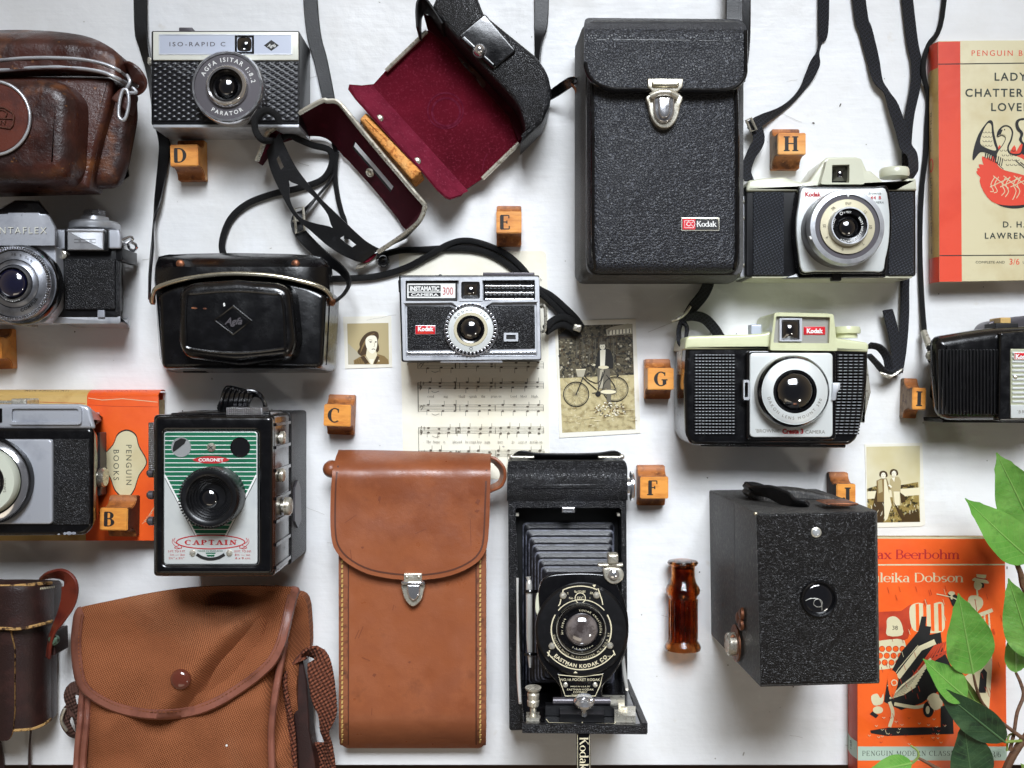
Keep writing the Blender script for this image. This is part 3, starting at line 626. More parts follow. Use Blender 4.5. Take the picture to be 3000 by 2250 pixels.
# ================================================================== music sheet
o = thing('music_sheet', 'yellowed sheet of hymn music lying under the chrome-framed camera with 300 on its nameplate', 'sheet music', 1390, 1100)
b = MB(); b.prism(rpoly([(1168, 738), (1600, 735), (1606, 900), (1609, 1250), (1612, 1403), (1182, 1405), (1176, 1100)], [10, 16, 0, 0, 4, 4, 0]), 0, 1.6); b.build('page', 'paper_cream', o)
i = Ink(1.9); rnd = random.Random(3)
def stave(v0, u0, u1, bass=False, notes=10, sk=0):
    for k in range(5): i.line([(u0, v0+k*4.4), (u1, v0+k*4.4-2)], 0.75, 0)
    for q in (u0, (u0*2+u1)/3, (u0+u1*1.6)/2.6, u1): i.line([(q, v0), (q, v0+17.6)], 1.4, 0)
    i.line([(u0+(u1-u0)*0.30, v0), (u0+(u1-u0)*0.30, v0+17.6)], 3.5, 0)
    i.line([(u0+6, v0+22), (u0+10, v0+16), (u0+6, v0+8), (u0+12, v0+12), (u0+6, v0+16), (u0+9, v0-4)] if not bass else [(u0+5, v0+8), (u0+9, v0+2), (u0+14, v0+6), (u0+8, v0+15)], 1.8, 0, sm=4)
    i.line([(u0+17, v0-3), (u0+17, v0+7)], 1, 0); i.line([(u0+14, v0+2), (u0+20, v0+1)], 1, 0)
    for k in range(notes):
        x = u0+32+(u1-u0-45)*(k+rnd.uniform(-.15, .15))/(notes-1) if notes > 1 else u0
        for sgn in (-1, 1):
            y = v0+8+sgn*rnd.choice((4, 6.5, 9)); i.poly(ell(x, y, 4.2, 2.5, 10), 0)
            if rnd.random() < 0.75: i.line([(x+sgn*-3.8, y), (x+sgn*-3.8, y+sgn*14)], 1.1, 0)
    if rnd.random() < 0.9: i.line([(u0+40, v0+25), (u0+50, v0+29), (u0+62, v0+25)], 1, 0, sm=4)
stave(1062, 1224, 1592, True); stave(1121, 1224, 1592); stave(1187, 1225, 1592, True); stave(1252, 1226, 1593, False, 12); stave(1320, 1226, 1594, True, 12)
for x in (1224, 1225): i.line([(x, 1121), (x+1, 1206)], 1.2, 0)
i.line([(1226, 1252), (1227, 1336)], 1.2, 0)
for t, u in (('cend', 1262), ('-', 1286), ('ing', 1306), ('Shall', 1353), ('speak', 1386), ('thy', 1416), ('prais-es,', 1455), ('Lord', 1505), ('Most', 1534), ('High.', 1567), ('-', 1238)):
    i.text(t, u, 1161, 6.6, 0, serif=BOOK, gap=0.5)
for t, u in (('2.', 1240), ('Thy', 1256), ('Name', 1279), ('is', 1302), ('blessed', 1340), ('by', 1368), ('count-less', 1393), ('num', 1428), ('-', 1448), ('bers', 1466), ('In', 1503), ('vast-er', 1532), ('worlds,un-', 1572)):
    i.text(t, u, 1294, 6.2, 0, serif=BOOK, gap=0.4)
i.text('21', 1227, 811, 9, 0, serif=BOOK); i.text('9898.', 1395, 809, 8, 0, serif=BOOK, gap=2); i.text('6', 1585, 818, 8, 0, serif=BOOK)
i.build('printed_music', ['ink_soft'], o)

# ================================================================== old photographs
def photo(name_label, outline, picture, u, v):
    o = thing('old_photograph', name_label, 'photograph', u, v)
    b = MB(); b.prism(outline, 0.4, 2.6); b.build('photo_paper', 'print_paper', o)
    return o, Ink(2.8)
SM = ['sepia_bg', 'sepia_light', 'sepia_pale', 'sepia_mid', 'sepia_dark', 'grey_dark', 'grey_mid', 'grey_light', 'print_hedge', 'print_lawn', 'print_sky', 'print_field']
o, i = photo('small square portrait photograph of a dark-haired woman in a jacket', [(1005, 928), (1146, 925), (1149, 1076), (1011, 1080)], None, 1078, 1003)
i.poly([(1017, 948), (1138, 946), (1140, 1067), (1020, 1068)], 0)
i.poly([(1019, 1005), (1050, 1035), (1080, 1068), (1020, 1068)], 7)
i.poly(smooth([(1062, 988), (1076, 975), (1094, 970), (1107, 974), (1110, 988), (1107, 1000), (1111, 1022), (1104, 1033), (1088, 1036), (1070, 1043), (1056, 1042), (1047, 1031), (1054, 1018), (1053, 1006)], 4, True), 4)
for k in range(9): i.line([(1056+k*2, 1034-k*4), (1062+k*2, 1012-k*3), (1078+k*2.4, 984-k)], 1.1, 3, sm=3)
i.poly([(1037, 1067), (1036, 1056), (1053, 1046), (1076, 1036), (1088, 1067)], 3); i.poly([(1088, 1067), (1103, 1036), (1126, 1043), (1137, 1054), (1139, 1067)], 3)
i.poly([(1075, 1022), (1101, 1026), (1105, 1040), (1092, 1067), (1086, 1067), (1072, 1042)], 1); i.poly([(1082, 1052), (1096, 1052), (1092, 1067), (1087, 1067)], 2)
i.poly(smooth([(1071, 996), (1080, 985), (1096, 983), (1104, 992), (1105, 1010), (1101, 1026), (1092, 1036), (1082, 1031), (1073, 1016)], 4, True), 2)
i.line([(1081, 1002), (1086, 1000), (1090, 1002)], 1.6, 4); i.line([(1098, 1001), (1101, 1000), (1104, 1002)], 1.6, 4); i.line([(1079, 997), (1085, 995), (1091, 997)], 1.2, 3)
i.poly(ell(1086, 1003, 2, 1.6, 8), 4); i.poly(ell(1101, 1003, 2, 1.6, 8), 4); i.line([(1096, 1003), (1098, 1014), (1094, 1016)], 1, 3); i.line([(1089, 1024), (1094, 1022), (1099, 1024)], 2, 4)
i.poly([(1056, 1046), (1066, 1042), (1080, 1062), (1070, 1067)], 4); i.poly([(1104, 1042), (1112, 1046), (1102, 1066), (1094, 1066)], 4); i.poly(ell(1110, 1057, 2.4, 2.4, 8), 1)
i.line([(1070, 1044), (1086, 1067)], 1.2, 1); i.line([(1102, 1042), (1092, 1067)], 1.2, 1)
for k in range(5): i.line([(1040+k*5, 1066), (1043+k*5, 1054-k)], 1, 4)
i.build('picture', SM, o)

o, i = photo('tall photograph of a person standing behind a bicycle in a garden', [(1624, 940), (1862, 934), (1877, 1269), (1639, 1283)], None, 1750, 1110)
i.poly([(1634, 955), (1853, 949), (1862, 1258), (1647, 1268)], 9)
i.poly([(1634, 955), (1853, 949), (1857, 1098), (1640, 1108)], 8)
i.poly([(1775, 966), (1790, 958), (1838, 948), (1853, 950), (1853, 978), (1778, 984)], 7); i.poly([(1790, 968), (1848, 962), (1849, 974), (1780, 982)], 2)
for k in range(7): i.line([(1784+k*10, 967-k*.6), (1784+k*10, 981-k*.8)], 3, 6)
i.poly([(1635, 985), (1660, 962), (1700, 970), (1706, 988), (1636, 992)], 5)
i.line([(1636, 988), (1854, 986)], 2, 4)
for k in range(14): i.line([(1690+k*9, 992), (1690+k*9, 1065)], 2.2, 4 if k % 2 else 6)
rnd = random.Random(5)
for k in range(120):
    x, y = rnd.uniform(1638, 1854), rnd.uniform(1000, 1106)
    if 1738 < x < 1806: continue
    i.poly(ell(x, y, rnd.uniform(2, 5), rnd.uniform(1.5, 4), 7), rnd.choice((5, 4, 6, 7)))
i.poly([(1749, 1080), (1786, 1078), (1790, 1135), (1764, 1140), (1752, 1138)], 6); i.poly([(1758, 1085), (1768, 1080), (1766, 1138), (1754, 1138)], 7)
i.poly(smooth([(1752, 1030), (1763, 1022), (1786, 1024), (1795, 1045), (1797, 1075), (1788, 1080), (1750, 1078), (1743, 1072), (1748, 1050)], 3, True), 5)
i.poly([(1758, 1026), (1774, 1024), (1772, 1072), (1758, 1074)], 2); i.poly(ell(1765, 1015, 8, 10, 16), 2)
i.poly([(1752, 1009), (1758, 1001), (1772, 1000), (1776, 1008), (1764, 1010)], 6); i.poly(ell(1762, 1016, 1, 1, 6), 4); i.poly(ell(1768, 1015, 1, 1, 6), 4)
i.poly(ell(1768, 1076, 16, 5, 12), 1); i.poly(ell(1738, 1069, 7, 3, 10), 1)
for cu in (1688, 1803):
    i.ring(cu, 1155 if cu < 1700 else 1140, 37, 2.6, 5, rv=36); i.ring(cu, 1155 if cu < 1700 else 1140, 33, 1, 6, rv=32)
    for a in range(0, 180, 20):
        x, y = cu, (1155 if cu < 1700 else 1140); i.line([(x-33*math.cos(R(a)), y-32*math.sin(R(a))), (x+33*math.cos(R(a)), y+32*math.sin(R(a)))], 0.5, 6)
for pth, wv in (([(1688, 1155), (1708, 1105), (1714, 1082)], 3), ([(1710, 1094), (1722, 1112), (1754, 1122), (1766, 1090)], 2.4), ([(1706, 1106), (1748, 1142)], 3), ([(1750, 1150), (1772, 1085)], 2.8), ([(1752, 1148), (1803, 1140), (1776, 1098)], 2.4), ([(1700, 1080), (1714, 1076), (1738, 1068)], 2.4), ([(1735, 1152), (1766, 1148)], 2.2)): i.line(pth, wv, 5, sm=3)
i.poly([(1687, 1083), (1716, 1082), (1710, 1104), (1692, 1104)], 7); i.line([(1687, 1083), (1716, 1082)], 3, 1)
i.poly(ell(1752, 1154, 8, 8, 14), 5); i.poly([(1778, 1130), (1790, 1128), (1790, 1180), (1777, 1182)], 6); i.poly(ell(1782, 1148, 24, 6, 18), 1); i.ring(1782, 1148, 24, 2, 6, rv=7)
for k in range(110):
    a = rnd.uniform(0, 6.28); q = rnd.random()**.5; i.poly(ell(1790+48*q*math.cos(a), 1200+22*q*math.sin(a), 2.6, 2.0, 6), rnd.choice((1, 2, 2, 6, 3)))
for k in range(40): x, y = rnd.uniform(1650, 1856), rnd.uniform(1195, 1258); i.line([(x, y), (x+rnd.uniform(6, 22), y-1)], 1.2, rnd.choice((0, 3, 1)))
i.build('picture', SM, o)

o, i = photo('small photograph of two women standing together in a field, behind the box camera', [(2533, 1302), (2702, 1297), (2711, 1536), (2700, 1542), (2540, 1546)], None, 2620, 1420)
i.poly([(2538, 1309), (2695, 1306), (2696, 1529), (2542, 1532)], 10)
i.poly([(2540, 1432), (2572, 1422), (2640, 1421), (2690, 1412), (2696, 1529), (2542, 1532)], 11)
i.poly([(2541, 1440), (2695, 1428), (2695, 1450), (2541, 1462)], 1); i.poly([(2640, 1424), (2660, 1420), (2662, 1426), (2641, 1429)], 4)
i.poly([(2568, 1434), (2592, 1440), (2596, 1470), (2588, 1530), (2545, 1531), (2560, 1470)], 4); i.poly([(2645, 1510), (2690, 1490), (2695, 1529), (2640, 1529)], 4)
for k in range(60): x, y = rnd.uniform(2545, 2692), rnd.uniform(1475, 1528); i.line([(x, y), (x+rnd.uniform(-4, 4), y-rnd.uniform(5, 12))], 1.2, rnd.choice((1, 4, 4, 3, 2)))
for (cx, top, dark) in ((2588, 1379, 0), (2619, 1374, 1)):
    i.poly(smooth([(cx-10, top+4), (cx, top), (cx+10, top+5), (cx+11, top+18), (cx-10, top+17)], 4, True), 4); i.poly(ell(cx, top+14, 7, 9, 14), 2)
    i.line([(cx-4, top+12), (cx-1, top+12)], 1, 4); i.line([(cx+2, top+12), (cx+5, top+12)], 1, 4)
    i.line([(cx-3, top+18), (cx+3, top+18)], 1, 3)
i.poly([(2568, 1408), (2582, 1402), (2598, 1402), (2604, 1420), (2606, 1470), (2570, 1470)], 3); i.poly([(2590, 1404), (2596, 1404), (2608, 1460), (2612, 1480), (2600, 1520), (2592, 1528), (2590, 1480)], 1)
i.poly([(2608, 1404), (2618, 1396), (2634, 1398), (2640, 1410), (2638, 1440), (2642, 1480), (2618, 1482), (2612, 1440), (2606, 1424)], 0); i.poly([(2618, 1440), (2636, 1440), (2636, 1480), (2622, 1482)], 1)
i.poly([(2572, 1408), (2584, 1404), (2586, 1440), (2574, 1446)], 0); i.poly([(2612, 1400), (2622, 1398), (2620, 1412)], 2); i.poly([(2636, 1442), (2650, 1452), (2653, 1470), (2640, 1474)], 4); i.line([(2604, 1420), (2612, 1428)], 5, 2)
i.poly([(2618, 1470), (2626, 1482), (2646, 1505), (2650, 1520), (2640, 1520), (2630, 1500)], 4)
i.build('picture', SM, o)
# ================================================================== paperback books
def book(label, cover, h, u, v, cov, z=0):
    o = thing('paperback_book', label, 'book', u, v, z)
    w_ = [tuple(P(p[0], p[1], h))[:2] for p in cover]
    b = MB(); b.prism(cover, z+5, h-5); b.build('page_block', 'page_edge', o) if cov is None else None
    return o
# --- cream and red novel, upper right
o = thing('paperback_book', 'cream paperback with red borders and a black bird over flames, at the right edge', 'book', 2860, 470)
L1 = [(2748, 122), (3080, 118), (3085, 820), (2752, 826)]
b = MB(); b.prism([(2754, 128), (3078, 124), (3080, 815), (2757, 820)], 4, 68); b.build('page_block', 'page_edge', o)
b = MB(); b.prism(L1, 67, 72, 1.5, mi=0); b.prism([(2750, 120), (3078, 118), (3080, 820), (2754, 826)], 0, 4); b.build('cover', 'cover_cream', o)
# spine: a curved wall on the left, from the table up to the cover
def spine(o, top, bot, h, bulge, mats, bands, name='spine'):
    """top/bot: image end points of the cover's spine edge; bands: [(t0, t1, material)]"""
    a, c = P(*top, h), P(*bot, h); ax = (c-a); nrm = Vector((ax.y, -ax.x, 0)).normalized()
    b = MB(); N_ = 7
    for t0, t1, mi in bands:
        rg = []
        for t in (t0, t1):
            base = a+ax*t; col = []
            for k in range(N_):
                s_ = k/(N_-1); col.append(Vector((base.x, base.y, h*(1-s_)))+nrm*(bulge*math.sin(math.pi*s_)+0.6))
            rg.append(col)
        b.rings(rg, mi, False, False, False)
    ob = b.build(name, mats, o)
    return lambda x, y, hh: (a+ax*x)+nrm*(bulge*math.sin(math.pi*y)+0.9+hh)+Vector((0, 0, -h*y)), ob
fn, sp = spine(o, (2748, 122), (2752, 826), 72, 7, ['cover_red', 'cover_tan'], [(0, 0.108, 0), (0.108, 0.895, 1), (0.895, 1, 0)])
def spine_text(fn, t, x0, size, L_, mats, o, hgt, parent, flip=False):
    i = Ink(0.2, lambda a, bb, h: fn(a/L_, bb/hgt, h)); i.text(t, x0*L_, hgt*0.5, size, 0, rot=180 if flip else 0); i.build('spine_lettering', mats, parent)
spine_text(fn, 'D. H. Lawrence', 0.365, 13, 690, ['ink_green'], o, 72, sp)
spine_text(fn, "Lady Chatterley's Lover", 0.68, 13, 690, ['ink_green'], o, 72, sp)
i = Ink(0.2, lambda a, bb, h: fn(a/690, bb/72, h)); i.ring(0.505*690, 36, 18, 5, 0, rv=12); i.text('1484', 0.86*690, 36, 8, 1); i.build('spine_emblem', ['orange_red', 'ink_green'], sp)
i = Ink(72.2)
i.poly([(2748.5, 122.5), (2813, 121), (2818, 825), (2752.5, 825.5)], 0); i.line([(2749, 188), (3080, 184)], 3, 1); i.line([(2752, 749), (3080, 747)], 3, 1)
i.text('PENGUIN BOOKS', 2845, 155, 17, 2, align='l', gap=4)
for t, u, v in (('LADY', 2912, 224), ("CHATTERLEY'S", 2827, 271), ('LOVER', 2902, 313)): i.text(t, u, v, 24, 3, align='l', bold=0.02, gap=4)
i.text('D. H.', 2937, 657, 18, 3, align='l', bold=0.02, gap=3); i.text('LAWRENCE', 2884, 690, 18, 3, align='l', bold=0.02, gap=4)
i.text('COMPLETE AND', 2858, 768, 7.5, 3, align='l', width=86); i.text('3/6', 2956, 766, 18, 2, align='l'); i.text('UNEXPURGATED', 2996, 768, 8, 3, align='l', gap=2.2)
# a bird with raised wings above a nest of flames, in a round bowl
i.poly(ell(2972, 555, 80, 56, 40, 180, 360), 1)
for k in range(20):
    a = R(205-k*11.5); x, y = 2972+62*math.cos(a), 530-30*math.sin(a); x2, y2 = 2972+112*math.cos(a), 535-88*abs(math.sin(a))-14-(k % 3)*8
    q = Vector((y2-y, x-x2)).normalized()*15; i.poly(smooth([(x+q.x, y+q.y), ((x+x2)/2+q.x*1.2, (y+y2)/2+q.y*.5), (x2, y2), ((x+x2)/2-q.x*.6, (y+y2)/2-q.y), (x-q.x, y-q.y)], 3, True), 2)
i.poly(smooth([(2870, 530), (2900, 505), (2972, 500), (3050, 505), (3075, 540), (3050, 585), (2975, 602), (2905, 590)], 4, True), 2)
for k in range(15): x = 2890+k*11; i.line([(x, 585-abs(k-7)*4), (x+10, 560), (x+2, 540), (x+14, 518)], 2.4, 0 if k % 3 == 0 else 4, sm=3)
for x in (2930, 2960, 2990): i.line([(x-30, 548), (x+30, 520)], 2.4, 4); i.line([(x-20, 515), (x+25, 552)], 2.4, 4)
i.poly(smooth([(2851, 470), (2852, 440), (2866, 395), (2888, 362), (2900, 352), (2909, 358), (2912, 385), (2918, 412), (2926, 442), (2920, 462), (2896, 450), (2872, 446)], 4, True), 1)
i.poly(smooth([(2872, 420), (2880, 385), (2894, 362), (2904, 366), (2906, 390), (2912, 420), (2918, 440), (2896, 436)], 4, True), 4)
for k in range(14): i.ring(2884+(k % 3)*9, 385+(k//3)*13, 4.6, 1.2, 1, 180, 360)
i.poly(smooth([(3085, 350), (3045, 346), (2994, 346), (2976, 356), (2978, 378), (2990, 392), (2986, 410), (3000, 430), (2996, 452), (3090, 470)], 4, True), 1)
i.poly(smooth([(3080, 356), (3000, 352), (2984, 360), (2988, 376), (2998, 390), (2994, 410), (3008, 428), (3006, 446), (3080, 450)], 4, True), 4)
i.poly(smooth([(2924, 385), (2938, 370), (2956, 370), (2966, 386), (2962, 410), (2954, 432), (2960, 452), (2990, 462), (3030, 490), (3080, 520), (3050, 526), (2980, 508), (2935, 495), (2918, 470), (2926, 440), (2944, 410), (2944, 396), (2932, 394), (2922, 402)], 4, True), 4)
i.line([(2922, 400), (2926, 384), (2940, 370), (2956, 371), (2966, 386), (2962, 410), (2953, 432), (2960, 450), (2990, 450), (3000, 420)], 5, 1, sm=4); i.poly([(2921, 398), (2926, 378), (2938, 380), (2932, 394)], 1); i.line([(2922, 402), (2934, 396), (2946, 404), (2938, 424), (2922, 446), (2916, 470), (2940, 496)], 2.2, 1, sm=4)
for k in range(16): i.ring(2934+(k % 4)*12+(k//4)*6, 440+(k//4)*14, 4, 1.4, 1, 150, 390, rv=3)
for k in range(9): i.line([(2890+k*6, 440+k*3), (2886+k*6, 462+k*3)], 3, 1)
for k in range(6): i.line([(2975+k*14, 470+k*5), (3010+k*14, 500+k*3)], 3, 1)
i.poly(ell(2943, 380, 2.2, 2.2, 8), 1)
i.build('cover_printing', ['cover_red', 'ink', 'orange_red', 'ink_green', 'cover_cream'], o)

# --- orange novel under the silver-topped camera, turned on its side (spine upward)
o = thing('paperback_book', 'worn orange and cream paperback lying sideways under the silver-topped camera', 'book', 200, 1370)
H = 72
b = MB(); b.prism([(-80, 1170), (462, 1172), (462, 1578), (-80, 1578)], 4, H-5); b.build('page_block', 'page_edge', o)
b = MB(); b.prism([(-80, 1158), (255, 1158), (251, 1584), (-80, 1584)], H-5, H, 1, mi=0); b.prism([(255.1, 1158), (464, 1160), (466, 1230), (462, 1400), (466, 1584), (251.1, 1584)], H-5, H, 1, mi=1); b.prism([(-80, 1150), (486*0.98, 1150), (486*.98, 1584), (-80, 1584)], 0, 4, mi=1)
b.build('cover', ['cover_tan', 'cover_orange'], o)
b = MB()
for u0, u1, mi in ((-80, 256, 0), (256, 464, 1)):
    rg = []
    for u in (u0, u1):
        a = P(u, 1159, H); rg.append([Vector((a.x, a.y+d, z)) for d, z in ((-2, H+.4), (2, H+.3), (6, H-5), (11, H-14), (15, H-26), (17, H-40), (16, H-56), (12, 6))])
    b.rings(rg, mi, False, False, False)
sp = b.build('spine', ['cover_tan', 'cover_orange'], o)
i = Ink(0, lambda a, bb, h: Vector(((a-1500)*0.98, P(0, 1159, H).y+4+(1159-bb)*0.8+h, H-2-max(0, (1159-bb))*1.5)))
i.text('HOWARDS END', 132, 1151, 11, 0, rot=180, gap=2); i.text('E. M. FORSTER', 368, 1151, 11, 1, rot=180, gap=2); i.build('spine_lettering', ['ink', 'ink_red'], sp)
i = Ink(H+.25)
sh = [(294, 1350), (330, 1302), (345, 1270), (372, 1258), (398, 1272), (408, 1306), (431, 1354), (408, 1394), (392, 1440), (368, 1462), (338, 1440), (322, 1400)]
i.poly(smooth(sh, 5, True), 1); cc = Vector((362, 1358)); i.poly(smooth([tuple(cc+(Vector(p)-cc)*0.955) for p in sh], 5, True), 0)
i.text('PENGUIN', 378, 1362, 17, 2, rot=-90, gap=3.5); i.text('BOOKS', 341, 1362, 17, 2, rot=-90, gap=3.5)
i.line([(258, 1166), (300, 1172), (360, 1168), (462, 1178)], 1.6, 0); i.line([(258, 1186), (330, 1190), (462, 1192)], 1.2, 3)
for k in range(7): i.line([(415+k*7, 1535-k*9), (440+k*3, 1518-k*8)], 1.0, 0)
i.line([(-60, 1178), (60, 1176), (250, 1182)], 1.4, 3)
i.build('cover_printing', ['cover_cream', 'ink', 'ink_green', 'cover_orange_deep'], o)

# --- orange classic under the box camera and the leaves
o = thing('paperback_book', 'orange paperback with a comic drawing on its cover, under the leaves', 'book', 2720, 1900)
H = 85; L3 = [(2512, 1575), (2944, 1576), (2950, 2300), (2512, 2300)]
b = MB(); b.prism([(2516, 1580), (2940, 1580), (2945, 2296), (2516, 2296)], 4, H-4); b.build('page_block', 'page_edge', o)
b = MB(); b.prism(L3, H-5, H, 1.5); b.prism(L3, 0, 4); b.build('cover', 'cover_orange', o)
fn, sp = spine(o, (2512, 1575), (2512, 2300), H, 5, ['cover_orange_deep', 'cover_mint'], [(0, 0.825, 0), (0.825, 0.895, 1), (0.895, 1, 0)])
spine_text(fn, '891', 0.858, 14, 690, ['ink'], o, 85, sp)
i = Ink(H+.25)
i.line([(2513, 1575.5), (2944, 1576.5)], 5, 2); i.line([(2513, 1655), (2944, 1654)], 4, 2)
i.text('Max Beerbohm', 2673, 1624, 26, 5, serif=BOOK, width=278); i.text('Zuleika Dobson', 2674, 1692, 26, 2, serif=BOOK, width=298)
i.poly([(2513, 2187), (2950, 2187), (2950, 2228), (2513, 2228)], 3); i.text('PENGUIN MODERN CLASSICS', 2526, 2207, 14, 4, align='l', serif=BOOK, gap=2.2); i.text('3/6', 2919, 2210, 16, 4, serif=BOOK)
# a plain comic scene: a striped curtain, a falling figure with a black cloak, a lady at a balustrade
i.poly([(2514, 1795), (2640, 1790), (2668, 1770), (2680, 1800), (2660, 1870), (2640, 1880), (2514, 1884)], 1)
i.poly(smooth([(2665, 1782), (2690, 1766), (2720, 1772), (2760, 1764), (2766, 1800), (2762, 1850), (2700, 1852), (2672, 1840)], 4, True), 2)
for k in range(4):
    x = 2682+k*22; i.poly([(x, 1770), (x+10, 1768), (x+12, 1850), (x+2, 1848)], 0)
i.poly(smooth([(2514, 1890), (2570, 1878), (2650, 1876), (2640, 1940), (2600, 1960), (2514, 1956)], 3, True), 2)
for k in range(12): i.poly(ell(2584+(k % 4)*20-(k//4)*6, 1901+(k//4)*20, 8, 8, 12), 0); i.ring(2584+(k % 4)*20-(k//4)*6, 1901+(k//4)*20, 8, 2, 1)
i.poly(smooth([(2600, 1812), (2622, 1806), (2640, 1824), (2644, 1860), (2600, 1862), (2598, 1836)], 3, True), 2); i.text('38', 2622, 1839, 13, 6)
i.poly([(2700, 1806), (2714, 1806), (2712, 1834), (2728, 1836), (2724, 1860), (2756, 1852), (2762, 1900), (2790, 1960), (2770, 2010), (2700, 2060), (2640, 2080), (2590, 2056), (2600, 1990), (2640, 1910), (2690, 1850)], 6)
for k in range(8): i.line([(2640+k*14, 2030-k*16), (2690+k*14, 1960-k*8), (2740+k*6, 1890-k*2)], 5, 1)
i.line([(2630, 1985), (2695, 1900), (2740, 1880)], 16, 2); i.line([(2690, 1890), (2632, 1960), (2600, 2010)], 2, 2)
for k in range(10): i.line([(2606+k*4, 2046-k*4), (2646+k*5, 2034-k*7), (2682+k*5, 2010-k*9)], 6, 2); i.line([(2606+k*4, 2049-k*4), (2646+k*5, 2037-k*7)], 1, 6)
i.poly(smooth([(2600, 1980), (2616, 1964), (2632, 1990), (2618, 2040), (2606, 2034)], 3, True), 0); i.ring(2620, 2000, 8, 3, 2)
i.poly(smooth([(2552, 2040), (2570, 2032), (2580, 2046), (2588, 2032), (2586, 2060), (2560, 2066)], 3, True), 2); i.poly(ell(2572, 2080, 15, 11, 16), 2); i.poly([(2548, 2092), (2556, 2084), (2574, 2096), (2566, 2104)], 6)
i.line([(2606, 2056), (2616, 2090), (2606, 2130)], 10, 2, sm=4); i.line([(2620, 2062), (2680, 2072), (2710, 2066)], 10, 2, sm=4); i.poly(ell(2720, 2078, 16, 24, 18), 6); i.poly(ell(2718, 2080, 6, 12, 12), 2)
i.poly(smooth([(2716, 2048), (2736, 2030), (2758, 2044), (2760, 2070), (2736, 2080)], 3, True), 2)
i.poly([(2550, 2140), (2600, 2132), (2756, 2130), (2756, 2070), (2790, 2060), (2794, 2150), (2600, 2156), (2552, 2148)], 6)
i.poly([(2888, 1866), (2908, 1864), (2906, 1960), (2898, 2080), (2884, 2110), (2820, 2110), (2815, 1990), (2850, 1966)], 2); i.poly([(2866, 2030), (2872, 1970), (2882, 1958), (2892, 1970), (2888, 2030)], 6)
i.poly([(2842, 1806), (2906, 1782), (2910, 1792), (2846, 1818)], 2)
for k in range(4): i.line([(2858+k*13, 1810-k*4), (2862+k*13, 1866)], 5, 2)
i.poly(smooth([(2838, 1750), (2856, 1744), (2876, 1752), (2880, 1772), (2866, 1790), (2850, 1800), (2836, 1780)], 3, True), 2); i.line([(2864, 1745), (2862, 1728)], 5, 2); i.poly(ell(2865, 1714, 12, 15, 18), 2); i.line([(2852, 1702), (2866, 1698), (2880, 1712), (2878, 1722)], 6, 6, sm=3)
i.poly(smooth([(2848, 1700), (2862, 1690), (2880, 1692), (2898, 1708), (2880, 1708)], 3, True), 2); i.poly([(2860, 1682), (2890, 1684), (2888, 1694), (2862, 1692)], 2); i.line([(2858, 1692), (2892, 1698)], 3, 5)
i.line([(2856, 1755), (2862, 1790)], 2, 5); i.line([(2842, 1762), (2832, 1784)], 6, 2); i.poly([(2776, 1738), (2800, 1742), (2830, 1770), (2810, 1790), (2790, 1774)], 6); i.line([(2744, 1740), (2790, 1750), (2826, 1768)], 3, 2); i.poly(ell(2788, 1738, 10, 6, 12), 2); i.line([(2788, 1742), (2788, 1756)], 6, 2)
for k in range(70):
    x, y = rnd.uniform(2580, 2935), rnd.uniform(1715, 2150)
    i.line([(x, y), (x+5, y+16)], 1.2, rnd.choice((1, 1, 2)))
for k in range(34): x, y = rnd.uniform(2545, 2770), rnd.uniform(2100, 2180); i.line([(x-4, y-2), (x, y+2), (x+4, y-2)], 1.5, rnd.choice((1, 2)))
i.build('cover_printing', ['cover_orange', 'cover_orange_deep', 'cover_cream', 'cover_mint', 'ink_green', 'ink_red', 'ink'], o)
def glass(o, name, u, v, z, r, h, m='lens_glass', n=32):
    b = MB(); b.dome(u, v, z, r, h, 0, n); return b.build(name, m, o)
def badge(o, name, pts, z, h, base, edge):
    b = MB(); b.prism(pts, z, z+h, 1.2, 2, 0, 1); return b.build(name, [edge, base], o)
# ================================================================== silver and black viewfinder camera (top left)
o = thing('film_camera', 'silver and black camera with a cream top panel, above the letter D stamp', 'camera', 690, 260)
b = MB(); b.prism(rrect(443, 90, 877, 366, 6), 0, 164, 3); b.build('body', 'black_plastic', o)
b = MB(); b.prism([(448, 360), (876, 360), (876, 374), (448, 374)], 12, 163, 2); b.prism([(468, 371.5), (860, 371.5), (860, 373), (468, 373)], 0, 155)
bp = b.build('base_plate', 'satin_silver', o)
b = MB(); c = P(545, 374.5, 120); b.lathe_ax((c.x, c.y+1, 105), (0, -1, 0), [(24, 0), (24, 2.5), (20, 2.6), (1, 2.4)]); b.build('tripod_socket', 'well_black', o)
b = MB(); b.prism(rrect(448, 93, 874, 176, 3), 160, 170, 2); b.build('top_panel', 'white_frame', o)
b = MB(); b.frame(rrect(465, 100, 856, 160, 3), rrect(468, 103, 853, 157, 2), 168, 171.5); b.prism(rrect(468, 103, 853, 157, 2), 168, 170.6, mi=1); tp = b.build('name_panel', ['satin_silver', 'grey_blue'], o)
i = Ink(170.9); i.text('ISO-RAPID C', 578, 129, 13, 0, gap=3.4, width=166, bold=0.01)
i.poly([(795, 117), (817, 133), (795, 149), (773, 133)], 1); i.text('Agfa', 795, 133, 10, 2, shear=0.4, bold=0.01); i.build('name_lettering', ['dark_steel', 'ink', 'white_ink'], tp)
b = MB(); b.frame(rrect(688, 103, 744, 157, 2), rrect(694, 108, 738, 152, 2), 166, 173, zin=168); b.prism(rrect(690, 105, 742, 155), 160, 168.5, mi=0); b.build('viewfinder', ['black_gloss'], o)
b = MB(); b.pane(695, 109, 737, 151, 169, 6); b.build('viewfinder_glass', 'lens_glass', o)
b = MB(); b.prism(rrect(449, 181, 873, 355, 2), 160, 167, 1.5); b.build('front_covering', 'diamond_black', o)
